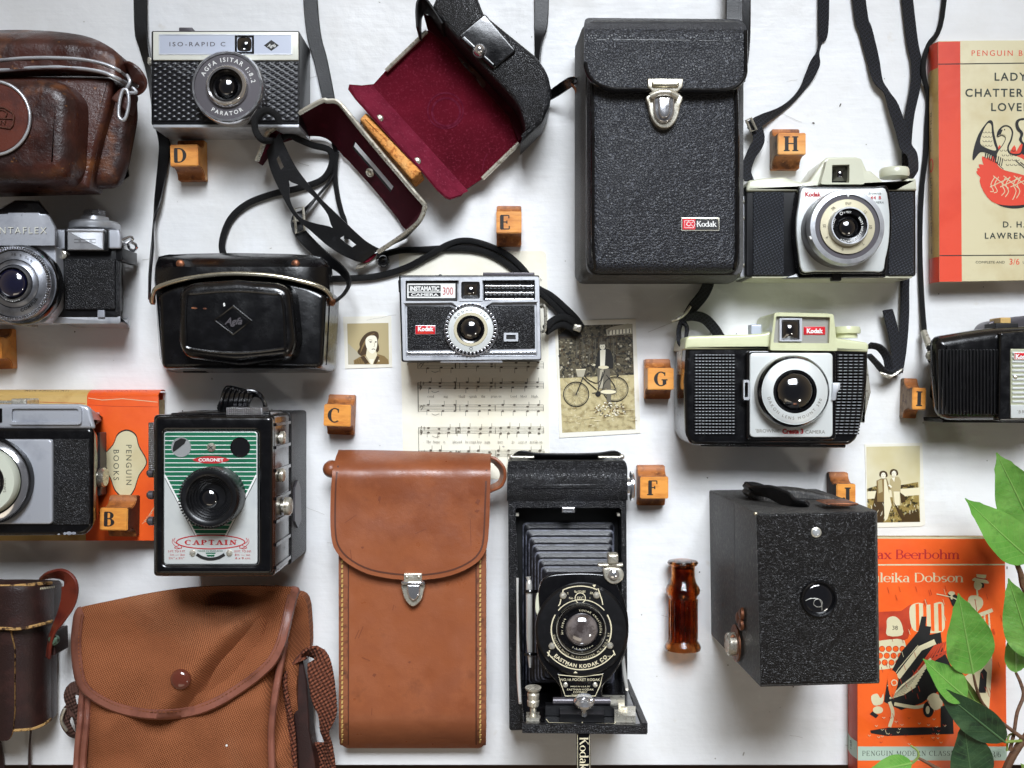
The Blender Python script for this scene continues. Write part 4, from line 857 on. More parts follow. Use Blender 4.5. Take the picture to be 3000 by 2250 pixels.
b = MB(); b.prism(rrect(524, 80, 564, 96, 3), 70, 120, 2); b.build('shutter_button', 'dark_steel', o)
for u_ in (437, 880):
    b = MB(); b.prism(rrect(u_-5, 168, u_+6, 186, 2), 60, 90, 1); b.build('strap_lug', 'nickel', o)
b = MB(); b.lathe(665, 253, 225, [(103, 160), (106, 205, 0), (105, 222, 0), (102, 226, 0), (96, 226, 0), (95, 223, 1), (63, 223, 1), (63, 228, 0), (60, 236, 0), (54, 240, 0), (49, 238, 0), (48, 226, 2), (44, 224, 2), (43, 216, 2), (38, 214, 2), (36, 204, 2), (1, 203, 2)], 56); ln = b.build('lens', ['chrome', 'dark_steel', 'black_gloss'], o)
i = Ink(223.3); i.text('AGFA ISITAR 1:8.2', 0, 0, 13, 0, arc=(665, 253, 79, 82, 1), gap=4.0, bold=0.015); i.text('PARATOR', 0, 0, 12, 0, arc=(665, 253, 79, 270, -1), gap=3.4, bold=0.015); i.build('lens_lettering', 'white_ink', ln)
glass(o, 'lens_glass', 663, 253, 206, 34, 16)

# ================================================================== two black straps, braided cords (drawn before their cameras)
# ================================================================== black hard leather case with a gilt trim
o = thing('camera_case', 'closed black leather camera case with gilt trim and an embossed diamond', 'camera case', 700, 930)
b = MB(); b.loft([(rpoly([(470, 752), (945, 752), (960, 800), (958, 1040), (945, 1092), (485, 1092), (466, 1040), (462, 800)], 20), 0), (rpoly([(462, 745), (952, 748), (960, 800), (950, 1050), (935, 1080), (470, 1080), (450, 800)], 20), 130), (rpoly([(462, 745), (950, 748), (972, 800), (958, 1072), (944, 1080), (476, 1080), (452, 800)], 20), 175)]); b.build('back_shell', 'smooth_black', o)
def zf_lid(u, v): return 246-((max(0, 792-v)/48)**2.2)*74-(max(0, abs(u-705)-120)/140)**3*46
b = MB(); b.sheet(rpoly([(456, 770), (478, 747), (560, 743), (690, 741), (850, 744), (938, 750), (962, 775), (968, 868), (950, 850), (900, 830), (800, 810), (690, 804), (600, 810), (500, 832), (458, 855)], 10), zf_lid, 18, 60); b.build('lid', 'smooth_black', o)
b = MB(); b.tube([(447, 884, 180), (450, 862, 205), (462, 842, 226), (520, 822, 240), (600, 808, 244), (690, 802, 246), (800, 808, 244), (900, 828, 238), (945, 844, 228), (965, 862, 210), (972, 876, 195)], 6.5, 10); b.build('rim_trim', 'brass_trim', o)
b = MB(); b.prism(rpoly([(462, 860), (500, 836), (600, 814), (690, 808), (800, 814), (900, 834), (955, 862), (945, 1070), (930, 1080), (480, 1080), (470, 1068)], [14, 20, 20, 20, 20, 20, 14, 12, 12, 12, 12]), 60, 222, 16, draft=10); b.build('front_cover', 'smooth_black', o)
b = MB(); b.prism(rpoly([(520, 848), (560, 826), (690, 817), (820, 828), (852, 850), (868, 1000), (850, 1048), (690, 1066), (540, 1048), (518, 1010)], 22), 215, 292, 26, 6, draft=6)
fp = b.build('lens_bulge', 'smooth_black', o)
b = MB(); ip = [(546, 876), (575, 860), (690, 852), (800, 860), (828, 876), (836, 1000), (820, 1022), (690, 1034), (562, 1022), (545, 996)]
b.tube([(u, v, 291.5) for u, v in smooth(ip, 2, True)], 4.5, 8, closed=True, sm=2); b.build('embossed_border', 'smooth_black', fp)
b = MB(); b.tube([(683, 897, 292), (736, 939, 292), (683, 980, 292), (629, 939, 292)], 3.2, 8, closed=True, sm=0); b.tube([(683, 905, 292), (726, 939, 292), (683, 972, 292), (639, 939, 292)], 1.6, 6, closed=True, sm=0)
b.build('embossed_diamond', 'smooth_black', fp)
i = Ink(292.6); i.text('Agfa', 683, 940, 20, 0, shear=0.4, bold=0.03); i.build('embossed_lettering', 'dark_steel', fp)
i = Ink(292.4)
for u, v in ((566, 902), (572, 903), (600, 904)): i.poly(ell(u, v, 6, 2.5, 7), 0)
i.poly([(654, 888), (658, 887), (660, 896), (655, 898)], 1); i.build('scuff_marks', ['copper', 'white_ink'], fp)
for u in (528, 866):
    b = MB(); b.dome(u, 773, 232, 12.5, 6); b.build('rivet', 'copper', o)
b = MB(); b.prism(rrect(535, 1072, 602, 1092, 4), 60, 110, 2); b.prism(rrect(640, 1078, 800, 1086, 3), 30, 120, 1); b.build('base_screw', 'black_matte', o)
for u, v in ((447, 880), (972, 884)):
    b = MB(); c = P(u, v, 170); b.lathe_ax(c, (-1 if u < 700 else 1, 0, .6), [(12, -6), (12, 4), (6, 8)], 14); b.build('rivet', 'copper', o)
b = MB(); b.ribbon([(410, -260, 14, 40, 5), (412, 60, 14, 40, 5), (421, 130, 20, 36, 20), (438, 210, 26, 30, 40), (446, 290, 24, 22, 60), (458, 360, 20, 20, 50), (482, 420, 10, 34, 0), (478, 480, 10, 34, 10), (462, 590, 22, 28, 30), (450, 660, 30, 14, 70), (446, 730, 60, 24, 55), (440, 800, 110, 30, 60), (438, 868, 150, 34, 65)], 6)
b.build('strap', 'strap_black', o)
i = Ink(19); 
b = MB(); b.ribbon([(896, -260, 12, 42, 0), (914, 60, 12, 42, 0), (940, 180, 12, 40, 0), (963, 290, 12, 36, 0), (978, 380, 8, 28, 0), (985, 450, 8, 24, 40), (972, 520, 14, 18, 60), (930, 575, 24, 16, 65), (893, 618, 34, 24, 40), (872, 640, 40, 34, 0), (874, 672, 40, 34, 0), (906, 712, 44, 36, 10), (950, 752, 60, 36, 25), (1000, 790, 90, 38, 50), (1022, 825, 110, 40, 65), (1010, 858, 130, 36, 70), (978, 886, 160, 32, 70)], 6); b.build('strap', 'strap_black', o)
b = MB(); b.tube([(862, 612, 52), (888, 606, 54), (893, 675, 54), (868, 684, 52)], 4, 8, closed=True, sm=0); b.tube([(858, 648, 52), (894, 644, 54)], 3.5, 8, sm=0); b.build('strap_buckle', 'nickel', o)

# ================================================================== open camera case with a crimson lining
o = thing('open_camera_case', 'open black leather camera case with crimson velvet lining and orange suede hinge', 'camera case', 1280, 350)
def zf_lin(u, v):
    d = ((u-1110)*0.83-(v-300)*(-0.0)); 
    # distance from the lower-left fold line (1100,250)-(1365,560)
    nx, ny = 0.76, -0.65; s_ = (u-1100)*nx+(v-255)*ny
    return 52+max(0, -s_+18)**1.25*0.4+noz(u, v, 60, 5)
lp = [(1254, 88), (1130, 207), (1095, 246), (1060, 250), (1023, 247), (1020, 262), (1040, 290), (1072, 325), (1150, 412), (1237, 505), (1278, 556), (1305, 580), (1318, 585), (1352, 574), (1362, 558), (1412, 524), (1470, 465), (1532, 415), (1545, 330), (1290, 60)]
b = MB(); b.sheet(lp, zf_lin, 13, 9, 0, 1); b.build('lined_panel', ['velvet', 'black_matte'], o)
def zf_up(u, v): return zf_lin(u, v)+4
b = MB(); b.sheet([(1026, 251), (1060, 254), (1094, 250), (1102, 262), (1372, 560), (1350, 570), (1318, 580), (1306, 574), (1279, 550), (1238, 499), (1150, 405), (1074, 319), (1042, 285)], zf_up, 13, 0.6); b.build('fold_edge', 'velvet_pale', o)  # curled-up edge in a paler crimson
i = Ink(0, lambda a, bb, h: P(a, bb, zf_lin(a, bb)+1.2+h*.3)); i.ring(1305, 324, 52, 4, 0); i.ring(1307, 328, 41, 6, 0); i.line([(1412, 505), (1418, 470), (1428, 450)], 2, 0); i.build('rubbed_ring', 'velvet_rub', o)
for a, c in (((1250, 92, 66), (1131, 207, 66)), ((1413, 524, 66), (1520, 420, 66))):
    b = MB(); b.tube([a, c], 6.5, 8, sm=0); b.build('metal_edge', 'nickel', o)
# the box-shaped lid beyond the panel
lid = rpoly([(1264, 22), (1300, -60), (1380, -60), (1416, 38), (1570, 163), (1606, 212), (1617, 272), (1610, 308), (1590, 356), (1540, 405), (1524, 420), (1538, 372), (1520, 312), (1500, 286), (1440, 222), (1330, 102)], [14, 20, 20, 4, 10, 26, 20, 14, 8, 8, 4, 8, 14, 14, 10, 10])
b = MB(); b.prism(lid, 30, 186, 14, 5); b.build('lid_band', 'pebble_black', o)
b = MB(); b.ribbon([(1300, 90, 120, 130, 90), (1268, 40, 120, 130, 90), (1250, 18, 120, 130, 90), (1232, 22, 120, 130, 90), (1226, 50, 120, 130, 90), (1228, 100, 120, 130, 90)], 7, sm=5); b.build('lid_lip', 'black_matte', o)
b = MB(); b.sheet([(1240, 40), (1275, 50), (1340, 120), (1440, 228), (1500, 295), (1530, 345), (1534, 400), (1520, 412), (1490, 340), (1420, 262), (1310, 130), (1252, 84)], lambda u, v: 66+noz(u, v, 40, 6), 14, 10); b.build('inner_lining', 'velvet_deep', o)
i = Ink(77)
for p in ([(1340, 165), (1375, 190), (1410, 225), (1402, 228), (1365, 200)], [(1395, 218), (1422, 240), (1416, 258), (1400, 240)]): i.poly(smooth(p, 3, True), 0)
i.build('torn_lining', 'worn_brown', o)
b = MB(); b.prism(rpoly([(1341, 104), (1420, 38), (1514, 148), (1446, 203)], 10), 180, 196, 5, 4); fl = b.build('closing_flap', 'smooth_black', o)
b = MB(); b.prism(rpoly([(1347, 112), (1360, 102), (1452, 188), (1444, 198)], 4), 190, 200, 4, 4); b.build('flap_fold', 'black_gloss', fl)
b = MB(); b.lathe(1405, 148, 205, [(20, 196), (20, 199), (14, 201)], 20); b.ball(1405, 147, 212, 17, 0, 24); b.build('snap_stud', 'chrome', o)
b = MB(); b.prism(rpoly([(1051, 349), (1071, 327), (1100, 356), (1180, 440), (1236, 502), (1206, 528), (1120, 430)], [8, 8, 0, 0, 8, 8, 0]), 30, 146, 14, 5); b.build('suede_hinge', 'suede', o)
# half frame: a band of leather standing on its edge round the missing front
def band(o, name, rows, mats, t=6, holes=()):
    """rows of four (u,v,z): outer edge, hole edge, hole edge, inner edge"""
    K = 4; cols = [smooth([r[j] for r in rows], K) for j in range(4)]; rows = [[cols[j][k] for j in range(4)] for k in range(len(cols[0]))]; holes = {h*K+e for h in holes for e in range(K)}
    b = MB(); n = len(rows); top = [[P(*q) for q in r] for r in rows]
    def nrm(i, j):
        a = top[min(i+1, n-1)][j]-top[max(i-1, 0)][j]; c = top[i][3]-top[i][0]; q = a.cross(c)
        q.normalize(); return q if q.z > 0 else -q
    bot = [[top[i][j]-nrm(i, j)*t for j in range(4)] for i in range(n)]
    vs = [q for r in top for q in r]+[q for r in bot for q in r]; N0 = 4*n; ix = lambda i, j, s: s*N0+i*4+j
    fs = []; ms = []
    def add(f, m): fs.append(f); ms.append(m)
    for i in range(n-1):
        for j in range(3):
            hole = j == 1 and i in holes
            if not hole: add([ix(i, j, 0), ix(i, j+1, 0), ix(i+1, j+1, 0), ix(i+1, j, 0)], 0); add([ix(i, j, 1), ix(i+1, j, 1), ix(i+1, j+1, 1), ix(i, j+1, 1)], 1)
            else:
                add([ix(i, 1, 0), ix(i+1, 1, 0), ix(i+1, 1, 1), ix(i, 1, 1)], 1); add([ix(i, 2, 0), ix(i, 2, 1), ix(i+1, 2, 1), ix(i+1, 2, 0)], 1)
                if i-1 not in holes: add([ix(i, 1, 0), ix(i, 1, 1), ix(i, 2, 1), ix(i, 2, 0)], 1)
                if i+1 not in holes: add([ix(i+1, 1, 0), ix(i+1, 2, 0), ix(i+1, 2, 1), ix(i+1, 1, 1)], 1)
        add([ix(i, 0, 0), ix(i+1, 0, 0), ix(i+1, 0, 1), ix(i, 0, 1)], 1); add([ix(i, 3, 0), ix(i, 3, 1), ix(i+1, 3, 1), ix(i+1, 3, 0)], 1)
    for i in (0, n-1):
        for j in range(3): add([ix(i, j, 0), ix(i, j+1, 0), ix(i, j+1, 1), ix(i, j, 1)], 1)
    b.v = vs; b.f = fs; b.m = ms
    return b.build(name, mats, o, sharp=50)
def four(a, c, f0=0.38, f1=0.6):
    L_ = lambda t: tuple(x+(y-x)*t for x, y in zip(a, c)); return [a, L_(f0), L_(f1), c]
rim = [(778, 398, 90), (800, 378, 150), (932, 300, 158), (960, 296, 158), (985, 297, 158), (1003, 312, 158), (1030, 345, 158), (1052, 372, 156), (1070, 394, 154), (1130, 465, 150), (1170, 512, 148), (1212, 562, 146), (1240, 594, 144), (1244, 610, 142), (1228, 648, 136), (1190, 682, 120), (1150, 710, 100), (1108, 738, 80)]
inn = [(792, 430, 20), (850, 412, 20), (900, 400, 20), (945, 402, 20), (975, 420, 20), (995, 444, 20), (1004, 456, 20), (1020, 470, 20), (1034, 486, 20), (1090, 548, 20), (1128, 594, 20), (1160, 634, 20), (1180, 664, 20), (1188, 672, 20), (1190, 690, 20), (1172, 700, 20), (1140, 716, 30), (1106, 742, 40)]
band(o, 'half_frame', [four(a, c, 0.42, 0.62) for a, c in zip(rim, inn)], ['velvet_deep', 'black_matte'], 7, holes=(7, 8, 9))
b = MB(); b.tube(rim, 7, 8, sm=4); b.build('metal_rim', 'nickel', o)
b = MB(); b.prism(rpoly([(748, 470), (782, 386), (800, 378), (812, 392), (800, 420), (772, 455), (758, 476)], 4), 60, 110, 3); b.build('frame_end', 'velvet_deep', o)
b = MB(); b.tube([(752, 472, 114), (786, 388, 114)], 7, 8, sm=0); b.build('metal_edge', 'nickel', o)
for u, v, z in ((1056, 393, 118), (1171, 521, 112), (1085, 505, 60)):
    b = MB(); c = P(u, v, z); ax = (-.45, -.38, .8)
    b.lathe_ax(c, ax, [(13, -4), (13, 4), (10, 6), (6, 4), (5, -1), (1, -1)], 18); b.build('rivet', 'nickel', o)
for u, v in ((1112, 347), (1222, 472)):
    b = MB(); b.ball(u, v, zf_lin(u, v)+4, 11, 0, 12, 0.4); b.build('rivet', 'nickel', o)
# front strap with cut-outs
L_ = [(783, 440), (784, 460), (790, 490), (802, 522), (820, 560), (838, 596), (858, 628), (880, 652), (905, 672), (932, 696), (960, 720), (1000, 746), (1040, 764), (1062, 770)]
R_ = [(818, 388), (826, 408), (836, 430), (852, 464), (872, 498), (893, 526), (918, 556), (944, 586), (975, 616), (1005, 645), (1035, 674), (1066, 702), (1090, 718), (1112, 730)]
rows = []
for k, (a, c) in enumerate(zip(L_, R_)):
    f = {2: (.42, .58), 3: (.42, .58), 4: (.49, .51), 5: (.20, .74), 6: (.12, .84), 7: (.14, .86), 8: (.30, .78), 9: (.56, .58)}.get(k, (.48, .66)); z = 126-k*4 if k < 5 else 106-(k-5)*6
    rows.append(four(a+(z,), c+(z+10,), *f))
band(o, 'front_strap', rows, ['strap_black', 'strap_black'], 5, holes=(2, 4, 5, 6, 7, 8, 10))
b = MB(); b.prism(rpoly([(1040, 788), (1046, 776), (1098, 742), (1104, 752), (1062, 784)], 3), 30, 46, 2); b.build('metal_edge', 'nickel', o)
b = MB(); b.prism(rpoly([(1062, 770), (1086, 740), (1104, 744), (1080, 768)], 3), 40, 56, 2); b.build('lining_tab', 'velvet', o)
b = MB(); b.lathe(1122, 764, 40, [(18, 20), (18, 34), (14, 40), (6, 41), (1, 38)], 20); b.build('snap_stud', 'black_gloss', o)

# ================================================================== black braided wrist cord of the small silver camera
co = MB(); W_ = 9.5
co.tube([(1700, 972, 24), (1672, 945, 24), (1620, 890, 26), (1570, 845, 26), (1535, 792, 18), (1490, 750, 12), (1440, 724, 12), (1390, 708, 12), (1350, 706, 14), (1310, 718, 18), (1260, 746, 16), (1190, 784, 12), (1110, 808, 12), (1040, 815, 12), (960, 818, 10), (800, 830, 9), (690, 800, 9), (655, 745, 12), (652, 700, 12), (676, 640, 12), (726, 596, 12), (800, 568, 12), (880, 550, 12), (945, 525, 14), (972, 480, 20), (965, 440, 30), (915, 425, 45), (868, 405, 70), (850, 395, 80), (810, 410, 90), (770, 410, 205), (748, 380, 212), (750, 345, 215), (776, 324, 215), (804, 332, 210), (822, 360, 200)], W_, 10)
cr = thing('braided_cord', 'long black braided cord looping between the cases to the camera with 300 on its nameplate', 'cord', 1400, 720)
co.build('cord', 'cord_black', cr)
co = MB(); co.tube([(1706, 960, 30), (1680, 925, 28), (1620, 870, 28), (1585, 850, 22), (1550, 826, 14), (1500, 784, 10), (1440, 746, 10), (1380, 730, 10), (1300, 728, 10), (1230, 732, 10), (1170, 734, 14), (1100, 752, 14)], W_, 10)
co.build('cord', 'cord_black', cr)
co = MB(); co.tube([(985, 445, 26), (982, 520, 14), (990, 580, 12), (1000, 620, 12), (1010, 650, 12), (1016, 700, 14)], 7.5, 8); co.build('cord', 'cord_black', cr)
co = MB(); co.tube([(1598, 962, 60), (1620, 940, 48), (1650, 930, 40), (1680, 944, 36), (1692, 966, 32)], 11, 10); co.tube([(1600, 972, 52), (1624, 956, 40), (1650, 950, 34), (1676, 962, 32), (1692, 975, 30)], 11, 10); co.build('cord', 'cord_black', cr)
b = MB(); b.prism(rpoly([(1682, 948), (1706, 952), (1700, 974), (1678, 966)], 4), 18, 56, 4); b.build('cord_clasp', 'nickel', cr)
# ================================================================== tall black leather case with a metal clasp
o = thing('camera_case', 'tall black grained leather case with a metal tongue clasp and a red and black badge', 'camera case', 1930, 440)
b = MB(); b.loft([(rrect(1688, 150, 2150, 832, 26), 0), (rrect(1684, 120, 2160, 828, 26), 60), (rrect(1702, 70, 2172, 820, 30), 230), (rrect(1716, 60, 2178, 806, 34), 285)]); b.build('case_shell', ['case_side'], o)
b = MB(); b.prism(rrect(1722, 62, 2174, 798, 44, 8), 250, 322, 34, 7); b.build('front_panel', 'grain_black', o)
for u in (1737, 2160):
    b = MB(); b.tube([(u-4, 240, 326), (u, 400, 326), (u, 700, 326), (u+(4 if u < 1900 else -4), 762, 322), (u+(6 if u < 1900 else -8), 790, 306)], 5, 8); b.build('piping', 'smooth_black', o)
lp = rpoly([(1712, 52), (2170, 56), (2188, 80), (2188, 228), (2158, 262), (2110, 268), (1780, 264), (1735, 244), (1712, 205)], [16, 16, 14, 30, 24, 24, 30, 30, 24])
def zf_flap(u, v): return 352-(max(0, 92-v)**1.6)*0.35+noz(u, v, 70, 3)
b = MB(); b.sheet(lp, zf_flap, 16, 22); fl = b.build('closing_flap', 'grain_black', o)
b = MB(); q = Vector((1950, 160)); pts = [(q.x+(a-q.x)*.985, q.y+(c-q.y)*.97) for a, c in lp]; b.tube([(a, c, zf_flap(a, c)) for a, c in pts if c > 90], 5.5, 8, sm=0); b.build('flap_edge', 'smooth_black', fl)
b = MB(); b.tube([(1748, 117, zf_flap(1748, 117)-1), (1900, 117, zf_flap(1900, 117)-1), (2166, 121, zf_flap(2166, 121)-1)], 2.4, 6, sm=0); b.build('flap_crease', 'smooth_black', fl)
cl = MB(); cl.prism([(1898, 230), (2002, 230), (2000, 254), (1986, 268), (1912, 268), (1898, 254)], 345, 362, 2.5); cp = cl.build('clasp_plate', 'nickel', o)
b = MB(); b.prism(rrect(1910, 237, 1990, 254, 8), 360, 370, 5); b.build('clasp_bar', 'brass_trim', cp)
b = MB(); b.prism(smooth([(1900, 278), (1994, 278), (1993, 310), (1984, 345), (1968, 368), (1946, 375), (1924, 366), (1908, 342), (1900, 310)], 4, True), 318, 344, 3); cs = b.build('clasp_shield', 'nickel', o)
b = MB(); b.tube([(1906, 282, 356), (1930, 272, 360), (1962, 272, 360), (1987, 284, 356)], 9, 10); b.build('clasp_hinge', 'nickel', cs)
b = MB(); b.prism(rpoly([(1914, 282), (1978, 282), (1976, 335), (1960, 358), (1932, 358), (1916, 335)], [4, 4, 16, 16, 16, 16]), 338, 356, 6, 4); b.prism(rpoly([(1930, 284), (1964, 284), (1964, 330), (1956, 345), (1938, 345), (1930, 330)], [2, 2, 10, 10, 10, 10]), 352, 366, 4, 3); b.build('clasp_tongue', 'chrome', cs)
bd = badge(o, 'badge', rrect(1996, 637, 2108, 676, 2), 318, 7, 'brass_trim', 'white_frame')
i = Ink(325.4); i.poly([(2000, 641), (2037, 641), (2037, 672), (2000, 672)], 0); i.poly([(2037, 641), (2104, 641), (2104, 672), (2037, 672)], 1)
i.text('Kodak', 2070, 656, 15, 2, serif=SLAB, width=58)
i.line([(2032, 646), (2006, 646), (2006, 667), (2032, 667)], 1.6, 2, closed=False); i.line([(2030, 650), (2022, 656), (2030, 663)], 1.6, 2); i.line([(2032, 646), (2036, 656), (2032, 667)], 1.6, 2); i.ring(2018, 656, 6, 2, 2, 40, 320); i.build('badge_printing', ['badge_red', 'ink', 'white_ink'], bd)
b = MB(); b.ribbon([(1586, -260, 10, 44, 0), (1586, 40, 10, 42, 0), (1578, 120, 12, 28, 30), (1574, 190, 16, 20, 45), (1566, 260, 16, 16, 60)], 6); b.build('strap', 'strap_black', o)
b = MB(); b.ribbon([(1604, 284, 40, 26, 20), (1630, 268, 60, 28, 20), (1656, 250, 90, 30, 35), (1676, 238, 110, 30, 50), (1690, 240, 110, 26, 70)], 7); b.build('strap_tab', 'smooth_black', o)
b = MB(); b.tube([(1682, 226, 100), (1676, 246, 104), (1686, 262, 100), (1692, 280, 90)], 4, 8); b.tube([(1690, 224, 90), (1696, 250, 92), (1690, 284, 90)], 3.5, 8); b.build('strap_ring', 'copper', o)
b = MB(); b.ribbon([(2151, -260, 60, 50, 0), (2151, 30, 60, 50, 0), (2151, 70, 60, 50, 0), (2150, 130, 40, 50, 0)], 8); b.build('strap', 'strap_black', o)
b = MB(); b.ribbon([(2186, -260, 30, 26, 0), (2186, 60, 30, 26, 20), (2184, 160, 40, 22, 40), (2176, 240, 80, 18, 60)], 8); b.build('strap', 'strap_black', o)

# ================================================================== camera with a pale grey-green top (right)
o = thing('film_camera', 'camera with pale grey-green top and white faceplate, beside the red and cream book', 'camera', 2430, 640)
b = MB(); b.prism(rpoly([(2184, 545), (2684, 545), (2684, 810), (2184, 812)], [4, 4, 10, 10]), 6, 150, 6); b.build('body', 'black_plastic', o)
b = MB(); b.prism(rpoly([(2196, 803), (2676, 803), (2672, 815), (2204, 815)], 3), 0, 148, 3); b.build('base_plate', 'cream_plastic', o)
tp = rpoly([(2188, 548), (2194, 528), (2240, 521), (2298, 518), (2326, 528), (2352, 534), (2372, 530), (2412, 470), (2425, 460), (2510, 459), (2526, 466), (2540, 500), (2552, 500), (2575, 520), (2600, 545), (2622, 550), (2645, 535), (2660, 522), (2684, 522), (2687, 552), (2687, 557), (2188, 560)], 5)
b = MB(); b.prism(tp, 0, 160, 7); b.build('top_cover', 'cream_plastic', o)
b = MB(); b.frame(rpoly([(2404, 540), (2424, 466), (2524, 464), (2534, 540)], 8), rpoly([(2437, 535), (2438, 483), (2489, 482), (2488, 535)], 2), 150, 192, zin=160); b.build('viewfinder_hood', 'cream_plastic', o)
b = MB(); b.prism(rrect(2434, 480, 2492, 538, 2), 155, 166); b.build('viewfinder_back', 'black_gloss', o); b = MB(); b.pane(2441, 487, 2485, 531, 167, 10); b.build('viewfinder_glass', 'lens_glass', o)
b = MB(); c = P(2615, 508, 80); b.lathe_ax((c.x, c.y-15, 95), (0, 1, 0), [(40, 0), (42, 6), (42, 20), (38, 26), (1, 27)], 40); b.build('winding_knob', 'cream_plastic', o)
for u0, u1 in ((2207, 2297), (2604, 2678)):
    b = MB(); b.prism(rrect(u0, 562, u1, 806, 3), 146, 156, 3); b.build('grille', 'mesh_grille', o)
sp_ = lambda q: smooth([(2344+q, 547+q), (2380, 546+q), (2470, 546+q), (2560, 546+q), (2600-q, 547+q), (2610-q, 600), (2613-q, 650), (2610-q, 710), (2600-q, 760), (2592-q, 800-q), (2550, 801-q), (2470, 801-q), (2390, 801-q), (2345+q, 800-q), (2334+q, 740), (2328+q, 690), (2328+q, 640), (2334+q, 600)], 3, True)
b = MB(); b.prism(sp_(0), 140, 190, 3); b.prism(rpoly([(2296, 815), (2350, 795), (2592, 795), (2596, 812)], 3), 140, 170, 2); b.build('front_surround', 'black_gloss', o)
b = MB(); b.prism(sp_(6), 186, 200, 3); fp = b.build('faceplate', 'face_silver', o)
i = Ink(200.4); i.text('Kodak', 2381, 569, 13, 0, bold=0.05, width=45); i.text('Brownie', 2562, 566, 8, 1, shear=0.3); i.text('44 B', 2566, 579, 10, 0, bold=0.03, gap=2); i.text('CAMERA', 2570, 593, 7, 1, shear=0.2); i.build('face_lettering', ['ink_red', 'ink_green'], fp)
b = MB(); b.lathe(2483, 664, 275, [(112, 198, 1), (113, 250, 1), (112, 262, 0), (108, 272, 0), (95, 275, 0), (95, 271, 1), (80, 271, 1), (80, 276, 2), (58, 277, 2), (57, 290, 0), (54, 296, 0), (51, 296, 0), (50, 291, 3), (36, 289, 3), (34, 282, 3), (30, 276, 3), (1, 275, 3)], 64); ln = b.build('lens', ['satin_silver', 'dark_steel', 'gold_ring', 'black_gloss'], o)
i = Ink(277.6)
for t, a in (('INF', 88), ('3R', 128), ('35', 178), ('4', 208), ('9', 258), ('7', 312), ('10', 0), ('15', 40)): i.text(t, 0, 0, 9, 0, arc=(2483, 664, 68, a, 1))
i.build('lens_scale', 'ink_soft', ln)
i = Ink(292); i.text('KODAK ANASTON LENS', 0, 0, 6.5, 0, arc=(2483, 664, 43, 320, -1), gap=1.2, bold=.02); i.text('MOUNT', 0, 0, 6, 0, arc=(2483, 664, 43, 165, 1)); i.ring(2483+43*math.cos(R(115)), 664-43*math.sin(R(115)), 4, 1.4, 0); i.text('6 FEET', 0, 0, 6, 0, arc=(2483, 664, 43, 90, 1)); i.build('lens_lettering', 'white_ink', ln)
b = MB(); b.prism([(2480, 569), (2490, 569), (2485, 578)], 271.5, 273); b.prism([(2370, 692), (2388, 692), (2376, 702)], 262, 270); b.build('lens_pointer', 'white_ink', ln)
glass(o, 'lens_glass', 2481, 667, 277, 29, 14)
b = MB(); b.prism(rrect(2440, 800, 2466, 822, 3), 150, 176, 3); b.build('shutter_tab', 'black_matte', o)
b = MB(); b.prism(rrect(2169, 574, 2186, 812, 3), 30, 130, 2); b.build('hinge_strip', 'satin_silver', o)
for v in (592, 640, 778):
    b = MB(); b.lathe(2177, v, 131, [(6, 128), (6, 132), (1, 134)], 12); b.build('hinge_screw', 'nickel', o)
b = MB(); b.prism(rrect(2676, 570, 2688, 800, 2), 40, 120, 2); b.build('hinge_strip', 'satin_silver', o)
b = MB(); b.ribbon([(2196, 530, 90, 34, 30), (2186, 500, 80, 34, 20), (2200, 455, 60, 36, 30), (2222, 415, 50, 34, 0), (2218, 382, 40, 34, 0), (2200, 362, 38, 34, 0)], 5); b.build('strap', 'web_black', o)
b = MB(); b.ribbon([(2196, 372, 48, 34, 0), (2230, 352, 30, 32, 10), (2280, 326, 16, 22, 40), (2320, 296, 12, 20, 50), (2350, 260, 12, 22, 40), (2372, 222, 12, 28, 0), (2388, 185, 12, 30, 0), (2397, 150, 14, 16, 55), (2404, 118, 12, 20, 40), (2412, 70, 12, 32, 0), (2413, -260, 10, 33, 0)], 4); b.build('strap', 'web_black', o)
b = MB(); b.tube([(2186, 352, 60), (2200, 346, 60), (2216, 380, 56), (2200, 386, 56)], 4, 8, closed=True, sm=0); b.build('strap_buckle', 'nickel', o)
b = MB(); b.ribbon([(2664, 520, 110, 34, 40), (2676, 490, 110, 36, 20), (2672, 455, 70, 38, 15), (2655, 430, 45, 36, 0), (2640, 380, 34, 34, 0), (2616, 310, 26, 32, 0), (2596, 268, 20, 22, 25), (2572, 235, 16, 34, 20), (2556, 170, 12, 38, 0), (2536, 90, 12, 40, 0), (2520, 30, 12, 40, 0), (2490, -260, 10, 40, 0)], 4); b.build('strap', 'web_black', o)

# ================================================================== camera with a cream-yellow top and ribbed black sides
o = thing('film_camera', 'camera with creamy yellow top and ribbed black sides, above the box camera', 'camera', 2270, 1140)
b = MB(); b.prism(rpoly([(2012, 1000), (2545, 1020), (2542, 1120), (2530, 1220), (2512, 1285), (2490, 1304), (2024, 1304), (2008, 1270), (2004, 1120)], [6, 6, 10, 20, 10, 12, 16, 10, 10]), 8, 205, 12, 5); b.prism(rpoly([(2050, 1296), (2480, 1296), (2478, 1312), (2052, 1308)], 4), 0, 190, 4); b.build('body', 'black_gloss', o)
b = MB(); b.prism(rpoly([(2005, 1024), (2010, 990), (2020, 984), (2180, 980), (2240, 976), (2258, 970), (2270, 920), (2280, 914), (2432, 918), (2442, 926), (2452, 990), (2540, 1003), (2546, 1010), (2544, 1032), (2453, 1028), (2240, 1022)], 6), 10, 214, 7); b.build('top_cover', 'cream_green', o)
